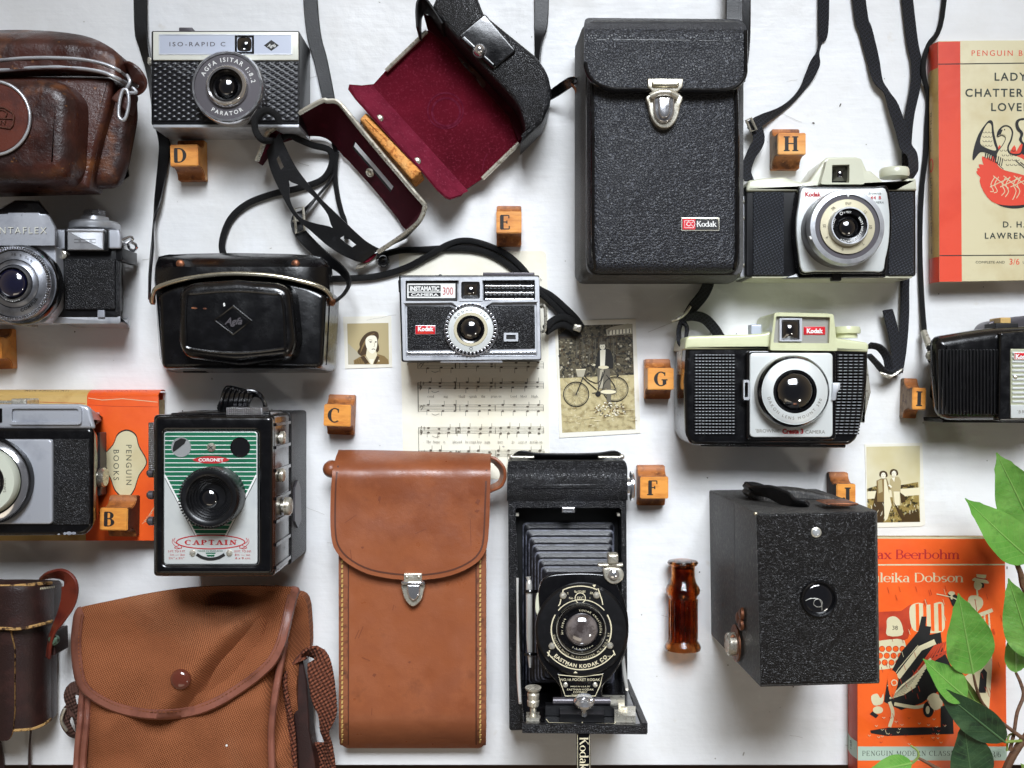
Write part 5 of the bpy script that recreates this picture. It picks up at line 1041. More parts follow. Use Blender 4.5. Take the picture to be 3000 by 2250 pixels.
b = MB(); b.frame(rpoly([(2256, 1026), (2269, 916), (2442, 920), (2454, 1028)], 6), rpoly([(2266, 1004), (2274, 926), (2432, 929), (2429, 1006)], 3), 200, 240, zin=224); b.prism(rpoly([(2264, 1006), (2272, 924), (2434, 927), (2431, 1008)], 3), 210, 226, mi=1); ho = b.build('viewfinder_hood', ['cream_green', 'grey_panel'], o)
b = MB(); b.frame(rrect(2284, 932, 2350, 1000, 3), rrect(2290, 937, 2343, 995, 2), 222, 236); b.prism(rrect(2288, 935, 2346, 998), 222, 228, mi=1); b.build('viewfinder', ['satin_silver', 'black_gloss'], o); b = MB(); b.pane(2291, 938, 2342, 994, 229, 9); b.build('viewfinder_glass', 'lens_glass', o)
bd = badge(o, 'badge', rrect(2355, 957, 2418, 981, 1), 225, 3, 'badge_red', 'badge_red'); i = Ink(228.3); i.text('Kodak', 2386, 969, 13, 0, bold=0.05, width=46); i.build('badge_printing', 'white_ink', bd)
b = MB(); c = P(2480, 966, 100); b.lathe_ax((c.x, c.y-12, 100), (0, 1, 0), [(30, -12), (30, 0), (38, 1), (39, 10), (36, 20), (1, 21)], 40); b.build('winding_knob', 'cream_green', o)
b = MB(); b.prism(rrect(2200, 950, 2232, 990, 4), 90, 130, 4); b.build('shutter_button', 'grey_blue', o)
b = MB(); b.prism(rrect(2188, 1026, 2450, 1290, 16), 190, 228, 5); b.build('front_surround', 'black_gloss', o)
b = MB(); b.prism(rrect(2197, 1034, 2440, 1281, 14), 224, 236, 3); fp = b.build('faceplate', 'face_silver', o)
i = Ink(236.4); i.text("'BROWNIE'", 2250, 1262, 10.5, 0, width=74); i.text('Cresta 3', 2323, 1263, 14, 1, bold=0.05, width=62); i.text('CAMERA', 2388, 1265, 10.5, 0, width=58); i.build('face_lettering', ['ink_soft', 'ink_red'], fp)
b = MB(); b.lathe(2329, 1147, 285, [(106, 234, 0), (106, 268, 0), (101, 276, 1), (97, 282, 1), (96, 281, 2), (92, 284, 2), (64, 286, 2), (63, 283, 1), (60, 288, 1), (56, 288, 1), (54, 280, 1), (1, 270, 1)], 64); ln = b.build('lens', ['grey_panel', 'black_gloss', 'face_silver'], o)
i = Ink(285.6, ); i.text('DAKON LENS MOUNT 390', 0, 0, 9, 0, arc=(2329, 1147, 78, 268, -1), gap=3.2); i.build('lens_lettering', 'ink_soft', ln); glass(o, 'lens_glass', 2327, 1145, 278, 56, 26)
for (a0, a1, nm) in ((2036, 2154, 'left'), (2456, 2532, 'right')):
    b = MB()
    for k in range(26):
        v = 1038+k*9.2; s_ = (k/26)**2*10 if a0 > 2300 else 0; b.prism(rrect(a0-s_*1.6, v, a1-s_*1.6, v+4.4, 1), 203, 210, 1)
    b.build('ribbed_grip', 'black_plastic', o)
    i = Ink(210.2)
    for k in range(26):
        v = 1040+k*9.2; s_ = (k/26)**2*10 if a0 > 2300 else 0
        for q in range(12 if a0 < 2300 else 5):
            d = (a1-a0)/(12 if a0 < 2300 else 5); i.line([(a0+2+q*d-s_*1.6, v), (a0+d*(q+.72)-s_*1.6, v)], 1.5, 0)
    i.build('grip_dashes', 'satin_silver', o)  # rows of silver dashes along the ribs
b = MB(); b.prism(rpoly([(2440, 1121), (2462, 1121), (2462, 1140), (2452, 1150), (2450, 1172), (2437, 1174)], 3), 228, 244, 2); lv = b.build('focus_lever', 'satin_silver', o); i = Ink(244.3); i.text('2', 2453, 1132, 11, 0); i.build('lever_number', 'white_ink', lv)
b = MB(); b.frame(rrect(2178, 1113, 2196, 1172, 6), rrect(2182, 1120, 2192, 1164, 4), 224, 240); b.build('flash_socket', 'satin_silver', o)
for q in ([(1998, 1010), (2010, 1006), (2014, 1100), (2012, 1255), (2002, 1258), (1994, 1120)], [(2538, 1036), (2552, 1150), (2544, 1180), (2530, 1240)]):
    b = MB(); b.prism(rpoly(q, 3), 60, 140, 3); b.build('strap_rail', 'nickel', o)
b = MB(); b.ribbon([(2004, 1016, 110, 26, 50), (1990, 1000, 110, 24, 60), (1990, 960, 90, 24, 60), (2006, 930, 60, 26, 40), (2030, 900, 40, 34, 20), (2062, 860, 24, 36, 20), (2078, 820, 16, 34, 10), (2082, 780, 12, 34, 0)], 8); b.build('strap', 'web_black', o)
b = MB(); b.ribbon([(2008, 1000, 120, 20, 70), (2012, 960, 90, 20, 60), (1998, 936, 70, 26, 40), (2030, 926, 60, 30, 30), (2064, 934, 50, 30, 10), (2092, 962, 40, 30, 0), (2110, 990, 30, 30, 0)], 8); b.build('strap', 'web_black', o)
b = MB(); b.tube([(1968, 940, 84), (1990, 932, 88), (2010, 916, 84), (2022, 898, 76)], 4.5, 8); b.build('strap_buckle', 'nickel', o)
b = MB(); b.ribbon([(2545, 1012, 120, 26, 50), (2575, 1018, 90, 24, 50), (2598, 1046, 60, 24, 30), (2608, 1090, 36, 26, 10), (2620, 1092, 40, 30, 10)], 7); b.ribbon([(2545, 1040, 110, 20, 60), (2566, 1062, 80, 20, 50), (2590, 1088, 50, 22, 40), (2615, 1098, 40, 24, 20)], 7); b.build('strap', 'web_black', o)
b = MB(); b.ribbon([(2624, 1094, 46, 28, 0), (2626, 1040, 36, 30, 0), (2618, 980, 36, 32, 0), (2606, 930, 36, 32, 0), (2600, 908, 30, 30, 0)], 7); b.build('strap', 'web_black', o)
b = MB(); b.ribbon([(2632, 1090, 36, 26, 0), (2642, 1020, 26, 28, 0), (2650, 930, 20, 26, 0), (2651, 830, 12, 26, 0), (2655, 700, 8, 26, 0), (2656, 540, 10, 26, 0), (2656, 430, 14, 28, 0), (2664, 340, 18, 28, 0), (2682, 250, 16, 30, 0), (2684, 180, 14, 32, 0), (2668, 90, 12, 34, 0), (2630, -260, 10, 34, 0)], 8); b.build('strap', 'web_black', o)
b = MB(); b.tube([(2580, 1092, 60), (2612, 1102, 62), (2642, 1082, 58), (2630, 1090, 44), (2606, 1106, 44)], 3.5, 8, closed=True, sm=3); b.build('strap_buckle', 'nickel', o)

# ================================================================== small black moulded camera at the right edge
o = thing('film_camera', 'glossy black moulded camera with striped silver front, cut off by the right edge', 'camera', 2880, 1080)
def zf_b(u, v): return 205-(max(0, 1030-v)/55)**2*26-(max(0, 2768-u)/40)**2*60
b = MB(); b.prism(rpoly([(2738, 1000), (2752, 984), (2850, 968), (2920, 958), (3100, 950), (3100, 1234), (2780, 1232), (2752, 1212), (2742, 1130)], [14, 14, 30, 30, 0, 0, 24, 24, 60]), 0, 190, 34, 7, draft=-66); b.build('body', 'black_gloss', o)
b = MB()
for k in range(20): b.prism(rrect(2752+k*10, 1024, 2757+k*10, 1214, 2), 188, 195, 2)
b.build('ribbed_grip', 'black_plastic', o)
b = MB(); b.prism(rpoly([(2930, 975), (3100, 960), (3100, 1234), (2926, 1234)], 6), 150, 206, 6); b.build('front_surround', 'black_gloss', o)
b = MB(); b.prism(rrect(2961, 1022, 3100, 1226, 4), 200, 210, 2)
for k in range(12): b.prism(rrect(2966, 1030+k*13, 3100, 1037+k*13, 2), 208, 213, 2, mi=1)
fp = b.build('faceplate', ['stripe_green', 'face_silver'], o)
b = MB(); b.prism(rrect(2962, 1186, 3100, 1225, 2), 208, 214, 1); b.build('name_strip', 'face_silver', fp); i = Ink(214.4); i.text("'BROWNIE'", 2979, 1206, 10, 0, align='l', gap=2); i.build('name_lettering', 'ink_soft', fp)
bd = badge(o, 'badge', rrect(2971, 1033, 3040, 1054, 1), 212, 4, 'badge_red', 'white_frame'); i = Ink(216.4); i.text('Kodak', 2975, 1044, 13, 0, bold=0.05, align='l'); i.build('badge_printing', 'white_ink', bd)
b = MB(); b.lathe(2976, 1105, 214, [(6, 210), (6, 214), (1, 217)], 14); b.build('screw', 'nickel', o)
b = MB(); c = P(3030, 950, 60); b.prism(smooth([(2884, 962), (2900, 944), (2940, 934), (3000, 925), (3100, 922), (3100, 970), (2890, 966)], 3, True), 20, 90, 4); b.build('top_arch', 'dark_steel', o)
b = MB(); b.prism(rrect(2931, 930, 2962, 956, 3), 60, 130, 3); b.build('shutter_button', 'cover_tan', o)
b = MB(); b.prism(rrect(2916, 946, 2984, 964, 4), 90, 160, 3); b.build('shutter_housing', 'black_matte', o)
b = MB(); b.prism(rpoly([(2760, 1226), (3100, 1226), (3100, 1240), (2762, 1238)], 3), 10, 150, 3); b.build('base_plate', 'black_matte', o)
b = MB(); b.lathe_ax(P(2724, 1042, 110), (-1, 0, 0.3), [(14, -30), (14, 0), (11, 6), (1, 8)], 16); b.build('strap_lug', 'nickel', o)
b = MB(); b.tube([(2785, -260, 10), (2760, 50, 10), (2722, 130, 12), (2708, 170, 22), (2706, 220, 24), (2720, 290, 10), (2716, 360, 8), (2712, 450, 8), (2700, 560, 8), (2695, 700, 8), (2698, 820, 10), (2704, 920, 14), (2709, 975, 24)], 7.5, 10); b.tube([(2722, 1018, 60), (2736, 1030, 90), (2732, 1052, 100), (2722, 1060, 100)], 9, 10); b.build('strap_cord', 'cord_black', o)
b = MB(); b.tube([(2706, 972, 26), (2727, 1026, 66)], 10, 12, sm=0); b.build('cord_ferrule', 'nickel', o)
# ================================================================== small silver cartridge camera (centre)
o = thing('film_camera', 'small chrome-framed camera with 300 on its nameplate, lying on the music sheet', 'camera', 1380, 930)
b = MB(); b.prism(rpoly([(1168, 806), (1580, 806), (1586, 1056), (1176, 1060)], 6), 2, 158, 4); b.build('body', 'black_plastic', o)
b = MB(); b.frame(rpoly([(1174, 813), (1579, 811), (1584, 1052), (1181, 1056)], 5), rpoly([(1184, 819), (1572, 818), (1575, 1044), (1189, 1047)], 4), 120, 176, zin=160); b.prism(rpoly([(1184, 819), (1572, 818), (1575, 1044), (1189, 1047)], 4), 150, 165); b.build('chrome_frame', 'satin_silver', o)
b = MB(); b.frame(rpoly([(1182, 818), (1573, 816), (1576, 884), (1440, 886), (1415, 904), (1345, 904), (1325, 886), (1182, 888)], 3), rpoly([(1188, 822), (1567, 820), (1568, 878), (1440, 880), (1414, 884), (1346, 884), (1324, 882), (1188, 882)], 3), 160, 180, zin=166); b.build('upper_frame', 'satin_silver', o)
np = MB(); np.prism(rrect(1188, 822, 1340, 882, 2), 160, 169); pl = np.build('nameplate', 'ink', o)
i = Ink(169.4); i.poly(rrect(1193, 830, 1334, 873, 2), 0); i.poly([(1197, 835), (1291, 835), (1291, 854), (1197, 854)], 1); i.poly([(1197, 857), (1291, 857), (1291, 869), (1197, 869)], 1)
i.text('INSTAMATIC', 1244, 845, 13, 0, bold=0.05, width=86); i.text('CAMERA', 1244, 863, 8, 0, width=80, bold=0.03); i.text('300', 1312, 852, 23, 2, width=32, bold=0.0); i.build('nameplate_lettering', ['white_ink', 'ink', 'ink_red'], pl)
b = MB(); b.frame(rrect(1344, 819, 1413, 882, 2), rrect(1351, 825, 1406, 875, 6), 164, 182, zin=168); b.prism(rrect(1348, 822, 1409, 879), 160, 168.5, mi=1); b.build('viewfinder', ['satin_silver', 'black_gloss'], o); b = MB(); b.pane(1353, 827, 1404, 873, 169, 10); b.build('viewfinder_glass', 'lens_glass', o)
b = MB(); b.prism(rrect(1416, 820, 1568, 878, 2), 160, 169)
for v0 in (822, 842, 861): b.prism(rrect(1420, v0+13, 1565, v0+19, 1), 168, 174, 2, mi=1)
for v0 in (823, 843, 862):
    for k in range(12): b.prism(rrect(1421+k*12, v0, 1431+k*12, v0+10, 2), 168, 171, 2, mi=0)
b.build('light_cell', ['black_gloss', 'chrome'], o)
lp1 = rpoly([(1192, 897), (1318, 897), (1336, 904), (1306, 940), (1303, 990), (1326, 1024), (1194, 1026)], [3, 3, 3, 0, 0, 3, 3]); lp2 = rpoly([(1424, 896), (1566, 894), (1568, 1020), (1434, 1023), (1455, 990), (1456, 940)], [3, 3, 3, 3, 0, 0])
for q in (lp1, lp2):
    b = MB(); b.prism(q, 160, 170, 2); b.build('leather_covering', 'pebble_black', o)
b = MB(); b.prism(rpoly([(1190, 1030), (1572, 1028), (1572, 1043), (1191, 1045)], 2), 160, 172, 3); b.build('lower_strip', 'chrome', o)
b = MB(); prof = [(79, 164, 0), (79, 178, 0), (76, 184, 0), (74, 184, 1), (67, 185, 1), (66, 188, 2), (50, 190, 2), (49, 192, 3), (41, 192, 3), (40, 187, 1), (34, 185, 1), (1, 172, 1)]; b.lathe(1379, 965, 188, prof, 72); ln = b.build('lens', ['satin_silver', 'black_gloss', 'face_silver', 'gold_ring'], o)
b = MB()
for k in range(40):
    a = R(k*9); c = Vector((1379+72*math.cos(a), 965-72*math.sin(a))); t = Vector((-math.sin(a), -math.cos(a)))*3.2; r_ = Vector((math.cos(a), -math.sin(a)))*5
    b.prism([tuple(c+t+r_), tuple(c-t+r_), tuple(c-t-r_), tuple(c+t-r_)], 182, 188, 1)
b.build('lens_knurling', 'chrome', ln)
i = Ink(190.6); i.text('KODAR LENS', 0, 0, 8, 0, arc=(1379, 965, 57, 88, 1), gap=5.4); i.ring(1380, 1021, 4, 1, 0); i.build('lens_lettering', 'ink', ln); glass(o, 'lens_glass', 1379, 963, 186, 33, 17)
bd = badge(o, 'badge', rrect(1216, 953, 1276, 980, 2), 168, 5, 'badge_red', 'satin_silver'); i = Ink(173.4); i.text('Kodak', 1246, 963, 13, 0, bold=0.05, width=44); i.text('MADE IN U.S.A.', 1246, 975, 4, 1, width=46); i.build('badge_printing', ['white_ink', 'cover_orange'], bd)
b = MB(); b.frame(rrect(1476, 975, 1518, 1000, 2), rrect(1483, 981, 1511, 994, 1), 168, 176); b.prism(rrect(1482, 981, 1512, 995), 166, 171, mi=1); b.build('film_window', ['satin_silver', 'well_black'], o)
b = MB(); b.prism(rrect(1290, 1050, 1472, 1063, 2), 130, 170, 3); b.build('base_tab', 'alu_paint', o)
b = MB(); b.prism(rrect(1415, 798, 1566, 810, 2), 80, 150, 2); b.build('flash_shoe', 'dark_steel', o)
b = MB(); b.prism(rpoly([(1276, 812), (1290, 802), (1304, 812)], 2), 90, 150, 2); b.build('shutter_button', 'black_gloss', o)
b = MB(); b.prism(rpoly([(1166, 822), (1176, 812), (1178, 860), (1168, 856)], 2), 60, 130, 2); b.build('side_latch', 'black_matte', o)
b = MB(); b.tube([(1585, 900, 80), (1594, 896, 90), (1598, 920, 92), (1597, 965, 90), (1588, 972, 80)], 4.5, 8); b.build('strap_loop', 'nickel', o)

# ================================================================== black metal box camera with a green faceplate
o = thing('box_camera', 'black box camera with a green and white striped faceplate', 'camera', 660, 1420)
b = MB(); b.prism(rrect(515, 1207, 854, 1655, 12), 0, 216, 4); b.build('body', 'pebble_black', o)
b = MB(); b.prism(rrect(447, 1215, 803, 1690, 14), 215, 414, 12, 5); fr = b.build('front_shell', 'black_gloss', o)
b = MB(); b.frame(rrect(452, 1220, 798, 1684, 16), rrect(478, 1262, 756, 1655, 12), 400, 426, zin=410, bev=9); b.build('front_frame', 'black_gloss', fr)
b = MB(); b.prism(rrect(480, 1264, 754, 1653, 10), 405, 417, 2); fp = b.build('faceplate', 'face_silver', o)
i = Ink(417.4); i.poly(rpoly([(483, 1267), (751, 1267), (751, 1390), (660, 1568), (574, 1568), (483, 1390)], [8, 8, 0, 0, 0, 0]), 0)
def vw(v): return (483, 751) if v < 1390 else (483+(v-1390)*91/178, 751-(v-1390)*91/178)
for k in range(23):
    v = 1278+k*13; 
    if v < 1566: a, c = vw(v); i.line([(a, v), (c, v)], 2.2, 1)
for p in ([(483, 1392), (576, 1572)], [(751, 1392), (660, 1572)]): i.line(p, 5, 1); i.line([(p[0][0], p[0][1]+9), (p[1][0]+(3 if p[1][0] > 600 else -3), p[1][1])], 1.4, 3)
i.poly(smooth([(564, 1347), (590, 1338), (618, 1336), (646, 1338), (672, 1347), (646, 1356), (618, 1358), (590, 1356)], 3, True), 2); i.text('CORONET', 618, 1347, 9.5, 1, width=74, bold=0.03)
i.ring(617, 1588, 100, 3, 2, rv=20); i.text('CAPTAIN', 617, 1589, 13, 2, serif=(1.8, 0.8, 1.2), width=150, gap=4)
for sg in (-1, 1):
    i.line([(617+sg*92, 1598), (617+sg*106, 1604), (617+sg*96, 1608), (617+sg*84, 1602), (617+sg*100, 1592), (617+sg*108, 1585), (617+sg*104, 1576)], 1.6, 2, sm=4); i.line([(617+sg*84, 1606), (617+sg*98, 1604), (617+sg*112, 1590), (617+sg*110, 1578)], 1.4, 2, sm=4)
for t, u, v in (('3 FT. TO 9 FT.', 518, 1615), ('1m — 3m', 519, 1625), ('2½" x 3½"', 517, 1635), ('10 FT. TO INF.', 711, 1615), ('3m — oo', 710, 1625), ('6 x 9 cm.', 712, 1635)): i.text(t, u, v, 6.2, 2, bold=0.0, width=52 if 'T' in t else 46)
i.text('MADE IN ENGLAND', 616, 1614, 5, 0, width=74); i.poly([(602, 1619), (632, 1619), (627, 1630), (607, 1630)], 0); i.line([(604, 1624), (630, 1624)], 1.4, 1)
i.line([(576, 1624), (594, 1634), (617, 1638), (640, 1634), (658, 1624)], 9, 3, sm=4); i.build('face_printing', ['green_enamel', 'white_ink', 'ink_red', 'ink'], fp)
for u, m_ in ((531, 'window_glass'), (704, 'lens_glass')):
    b = MB(); b.lathe(u, 1310, 418, [(29, 417), (29, 419.5), (27, 419.5), (26, 418.4), (1, 418.3)], 32); b.build('viewfinder_window', m_, o)
b = MB(); b.prism([(506, 1312), (512, 1294), (530, 1284), (546, 1288), (540, 1300), (520, 1316), (506, 1326)], 418.5, 419.2); b.build('window_mirror', 'well_black', o)
for u, v, r_ in ((617, 1311, 13), (562, 1621, 9), (670, 1621, 9)):
    b = MB(); b.lathe(u, v, 424, [(r_, 417), (r_, 420), (r_*.7, 424), (1, 425)], 18); b.build('screw', 'nickel', o)
i = Ink(425.2); i.line([(611, 1306), (623, 1316)], 2.4, 0); i.line([(623, 1306), (611, 1316)], 2.4, 0); i.build('screw_slot', 'ink', o)
b = MB(); b.lathe(611, 1460, 490, [(86, 416), (88, 470), (86, 484), (82, 490), (72, 491), (66, 488), (62, 478), (60, 478), (56, 470), (54, 470), (50, 462), (48, 462), (44, 454), (42, 454), (36, 446), (1, 445)], 56); ln = b.build('lens_barrel', 'black_plastic', o)
b = MB()
for k in range(60):
    a = R(k*6); c = Vector((611+87*math.cos(a), 1460-87*math.sin(a))); t = Vector((-math.sin(a), -math.cos(a)))*2.2; r_ = Vector((math.cos(a), -math.sin(a)))*3
    b.prism([tuple(c+t+r_), tuple(c-t+r_), tuple(c-t-r_), tuple(c+t-r_)], 440, 482, 1)
b.build('barrel_knurling', 'black_plastic', ln); glass(o, 'lens_glass', 611, 1460, 446, 30, 10)
# right side: ribs, knobs, hinge
XR = P(803, 1400, 414).x
def side_box(b, y0, y1, z0, z1, t, mi=0): b.rings([[Vector((XR+d, y, z)) for y, z in ((y0, z0), (y1, z0), (y1, z1), (y0, z1))] for d in (-2, t)], mi)
b = MB()
for v in (1240, 1305, 1370, 1450, 1515, 1580, 1645):
    y = P(0, v, 300).y; side_box(b, y-4, y+4, 222, 404, 4)
b.build('side_ribs', 'black_gloss', fr)
for v, r_, L_, z in ((1282, 17, 15, 350), (1392, 18, 14, 350), (1483, 24, 24, 310)):
    c = P(820, v, z); b = MB(); b.lathe_ax((XR, c.y, z), (1, 0, 0), [(r_*.7, -2), (r_*.7, L_*.2), (r_, L_*.25), (r_, L_*.4), (r_*.85, L_*.45), (r_, L_*.5), (r_, L_*.8), (r_*.8, L_), (1, L_+1)], 20); b.build('winding_knob' if r_ > 18 else 'side_knob', 'nickel', o)
b = MB(); y = P(0, 1470, 180).y; b.rings([[Vector((P(854, 0, 216).x+d, yy, z)) for yy, z in ((y+40, 190), (y+58, 150), (y+30, 110), (y-60, 100), (y-76, 150), (y-50, 195))] for d in (-1, 5)], 0); b.build('side_latch', 'dark_steel', o)
# left strip, top fittings and carrying handle
b = MB(); b.prism(rrect(434, 1238, 452, 1378, 3), 250, 330, 3); b.build('sliding_catch', 'knurl_silver', o)
for v in (1386, 1450, 1526):
    b = MB(); b.lathe_ax(P(446, v, 260), (-1, 0, 0), [(12, -4), (12, 8), (6, 14), (1, 15)], 14); b.build('side_stud', 'dark_steel', o)
b = MB(); b.prism(rrect(662, 1194, 768, 1222, 3), 330, 404, 4); b.build('shutter_slide', 'knurl_silver', o)
b = MB(); b.prism(rpoly([(500, 1210), (790, 1205), (795, 1222), (498, 1222)], 4), 240, 395, 4); b.build('top_ledge', 'black_gloss', o)
b = MB(); b.sheet(smooth([(640, 1206), (646, 1165), (654, 1140), (666, 1129), (690, 1133), (718, 1141), (736, 1150), (738, 1164), (728, 1186), (724, 1206)], 3, True), lambda u, v: 300+55*math.sin(min(1, max(0, (v-1126)/75))*2.2), 9, 12); hd = b.build('carrying_handle', 'smooth_black', o)
b = MB(); b.ribbon([(728, 1152, 320, 50, 70), (748, 1154, 318, 50, 70), (766, 1166, 310, 50, 75), (775, 1186, 300, 50, 80), (778, 1208, 290, 50, 85)], 9); b.build('handle_band', 'smooth_black', hd)
b = MB()
for k in range(6):
    f = k/5; b.tube([(u_, v_, 305+55*math.sin(min(1, max(0, (v_-1126)/75))*2.2)) for u_, v_ in smooth([(648+f*70, 1200), (652+f*72, 1168), (662+f*66, 1140+f*10), (672+f*62, 1134+f*16)], 3)], 3.2, 6, sm=0)
b.build('handle_ribs', 'black_gloss', hd)
# ================================================================== worn brown leather camera case, upper left
o = thing('camera_case', 'worn dark brown leather camera case with a chain link, in the upper left corner', 'camera case', 180, 330)
def zf_l(u, v):
    e = min(1, max(0, (v-86-max(0, u-150)**2*0.0011)/46)); r_ = min(1, max(0, (388-u)/60))
    return 120+150*math.sqrt(max(0, 1-(1-e)**2))*math.sqrt(max(0.02, 1-(1-r_)**2))+noz(u, v, 60, 5)+(4*math.sin((v+u*0.35)/4.0)*max(0, 1-abs(u-270)/70)*max(0, 1-abs(v-150)/28))
b = MB(); b.sheet(smooth([(-120, 92), (0, 88), (90, 88), (180, 94), (260, 108), (320, 136), (356, 168), (374, 205), (380, 236)], 4)+smooth([(362, 240), (330, 218), (290, 205), (220, 202), (120, 202), (0, 204), (-120, 208)], 4), zf_l, 12, 70); b.build('lid', 'worn_brown', o)
for pth, z0, r_ in (([(-120, 180), (0, 176), (60, 171), (140, 169), (230, 173), (300, 186), (345, 205), (372, 226)], 0, 5), ([(-120, 209), (0, 206), (90, 199), (170, 197), (240, 201), (300, 211), (340, 228), (368, 243)], -4, 6)):
    b = MB(); b.tube([(u, v, zf_l(u, v)+z0) for u, v in pth], r_, 10); b.build('metal_rim', 'satin_silver', o)
b = MB(); b.prism(rpoly([(-120, 212), (300, 215), (388, 252), (392, 340), (366, 480), (344, 536), (318, 546), (262, 548), (256, 553), (-120, 560)], [0, 10, 14, 20, 20, 14, 10, 8, 4, 0]), 0, 200, 34, 6, draft=-66); b.build('back_shell', 'worn_brown', o)
b = MB(); b.prism(rpoly([(-120, 216), (320, 226), (331, 236), (320, 300), (286, 420), (262, 530), (258, 551), (-120, 560)], [0, 10, 10, 20, 20, 20, 6, 0]), 140, 240, 16, 5); b.build('front_panel', 'worn_brown', o)
b = MB(); b.prism(rpoly([(-140, 222), (120, 219), (178, 238), (212, 278), (214, 330), (206, 480), (186, 520), (120, 530), (-140, 530)], [0, 40, 20, 20, 30, 30, 20, 20, 0]), 220, 330, 46, 8, draft=10); hp = b.build('lens_bulge', 'worn_brown', o)
b = MB(); b.lathe(-20, 346, 338, [(108, 300), (108, 330), (100, 338), (1, 340)], 64); dk = b.build('leather_disc', 'red_brown', hp)
b = MB(); b.tube([(u, v, 337) for u, v in ell(-20, 346, 108, 108, 24)], 4.2, 10, closed=True, sm=3); b.build('disc_ring', 'satin_silver', hp)
b = MB(); b.tube([(-40, 316, 342), (10, 314, 342), (36, 330, 342), (41, 340, 342), (38, 366, 342), (30, 376, 342), (-40, 366, 342)], 2.2, 6, sm=0); b.tube([(-40, 345, 342), (38, 348, 342)], 1.6, 6, sm=0); b.tube([(-30, 340, 342), (0, 322, 342), (20, 330, 342), (14, 344, 342)], 1.6, 6); b.tube([(2, 364, 342), (4, 352, 342), (14, 364, 342), (16, 352, 342)], 1.6, 6, sm=0); b.build('embossed_emblem', 'tan_dark', dk)
b = MB(); b.ribbon([(365, 214, 200, 40, 60), (378, 200, 230, 42, 50), (400, 218, 236, 44, 35), (414, 246, 226, 44, 30), (404, 266, 200, 40, 45), (384, 262, 170, 36, 60)], 10); b.build('strap_loop', 'worn_brown', o)
b = MB(); b.tube([(372, 220, 252), (380, 238, 258), (372, 258, 258), (366, 270, 250), (384, 272, 246), (400, 270, 240), (386, 256, 238)], 4.5, 8); b.build('strap_ring', 'satin_silver', o)
b = MB(); b.tube([(366, 262, 262), (374, 268, 262), (378, 300, 262), (370, 340, 262), (360, 352, 262), (348, 340, 262), (350, 300, 262), (358, 268, 262)], 4.6, 10, closed=True, sm=4); b.build('chain_link', 'satin_silver', o)
b = MB(); b.prism(rpoly([(322, 290), (345, 262), (372, 250), (386, 270), (370, 330), (340, 300)], 10), 190, 246, 5); b.build('side_tab', 'worn_brown', o)

# ================================================================== silver reflex camera, left edge
o = thing('reflex_camera', 'silver reflex camera with black leather sides, cut off by the left edge', 'camera', 170, 770)
b = MB(); b.prism(rpoly([(-120, 720), (340, 724), (344, 770), (344, 930), (-120, 930)], 4), 4, 150, 4, draft=-36); b.build('body', 'black_plastic', o)
b = MB(); b.prism(rpoly([(130, 672), (348, 672), (353, 690), (353, 728), (130, 730)], 5), 10, 165, 5, draft=-48); b.prism(rrect(337, 726, 358, 764, 3), 30, 150, 3, mi=1); b.build('top_cover', ['alu_paint', 'black_plastic'], o)
b = MB()
b.loft([(rpoly([(-120, 640), (20, 612), (42, 590), (112, 590), (134, 620), (150, 640), (168, 672), (166, 724), (-120, 724)], 3), 60), (rpoly([(-120, 628), (20, 612), (44, 590), (112, 590), (136, 622), (148, 636), (166, 668), (164, 722), (-120, 722)], 3), 210), (rpoly([(-120, 632), (20, 630), (44, 630), (112, 630), (136, 630), (144, 634), (160, 668), (160, 719), (-120, 719)], 3), 222)]); pr = b.build('prism_housing', 'alu_paint', o)
b = MB(); b.loft([([(-120, 640), (0, 609), (44, 586), (114, 586), (146, 628), (-120, 632)], 120), ([(-120, 640), (0, 613), (44, 589), (113, 589), (144, 627), (-120, 630)], 214), ([(-120, 636), (4, 618), (46, 596), (111, 596), (140, 627), (-120, 630)], 220)]); b.build('prism_roof', 'smooth_black', o)
i = Ink(222.6); i.text('CONTAFLEX', 138, 676, 20, 0, align='r', gap=4, sx=1.0); i.build('embossed_lettering', 'dark_steel', pr)  # dark offset copy: painted shade beside the raised letters
i = Ink(223.2); i.text('CONTAFLEX', 136.6, 674, 20, 0, align='r', gap=4, sx=1.0); i.build('lit_lettering', 'white_frame', pr)  # flat pale copy: lit faces of the letters put into the colour
b = MB(); b.prism(rpoly([(-120, 722), (164, 722), (165, 900), (142, 934), (130, 946), (-120, 946)], [0, 4, 10, 6, 6, 0]), 100, 200, 4); b.build('mirror_box', 'alu_paint', o)
b = MB(); b.prism(rrect(188, 670, 316, 736, 3), 150, 178, 3, mi=1); b.prism(rrect(197, 676, 302, 732, 2), 174, 186, 3, mi=0); b.prism(rrect(196, 670, 304, 679, 3), 176, 190, 3, mi=0); md = b.build('meter_door', ['satin_silver', 'black_gloss'], o)
i = Ink(186.6); i.line([(217, 701), (280, 701), (280, 711), (217, 711)], 1.5, 0, closed=True); i.line([(230, 706), (237, 706)], 2, 1); i.line([(262, 706), (270, 706)], 2, 1); i.build('door_marks', ['dark_steel', 'ink'], md)
b = MB(); b.prism(rrect(189, 758, 336, 906, 2), 146, 160, 2); b.build('leather_covering', 'pebble_black', o)
b = MB(); b.prism(rrect(338, 764, 350, 926, 2), 140, 152, 2); b.build('side_covering', 'pebble_black', o)
b = MB(); b.lathe(179, 745, 170, [(12, 150), (12, 160), (7, 162), (6, 158), (1, 158)], 20); b.build('sync_socket', 'nickel', o)
b = MB(); b.prism(rpoly([(130, 926), (352, 926), (353, 945), (348, 949), (136, 949)], 3), 0, 148, 3, draft=-26); b.build('base_plate', 'satin_silver', o)
b = MB(); b.prism(rrect(285, 908, 306, 930, 2), 140, 156, 2); b.build('release_catch', 'alu_paint', o)
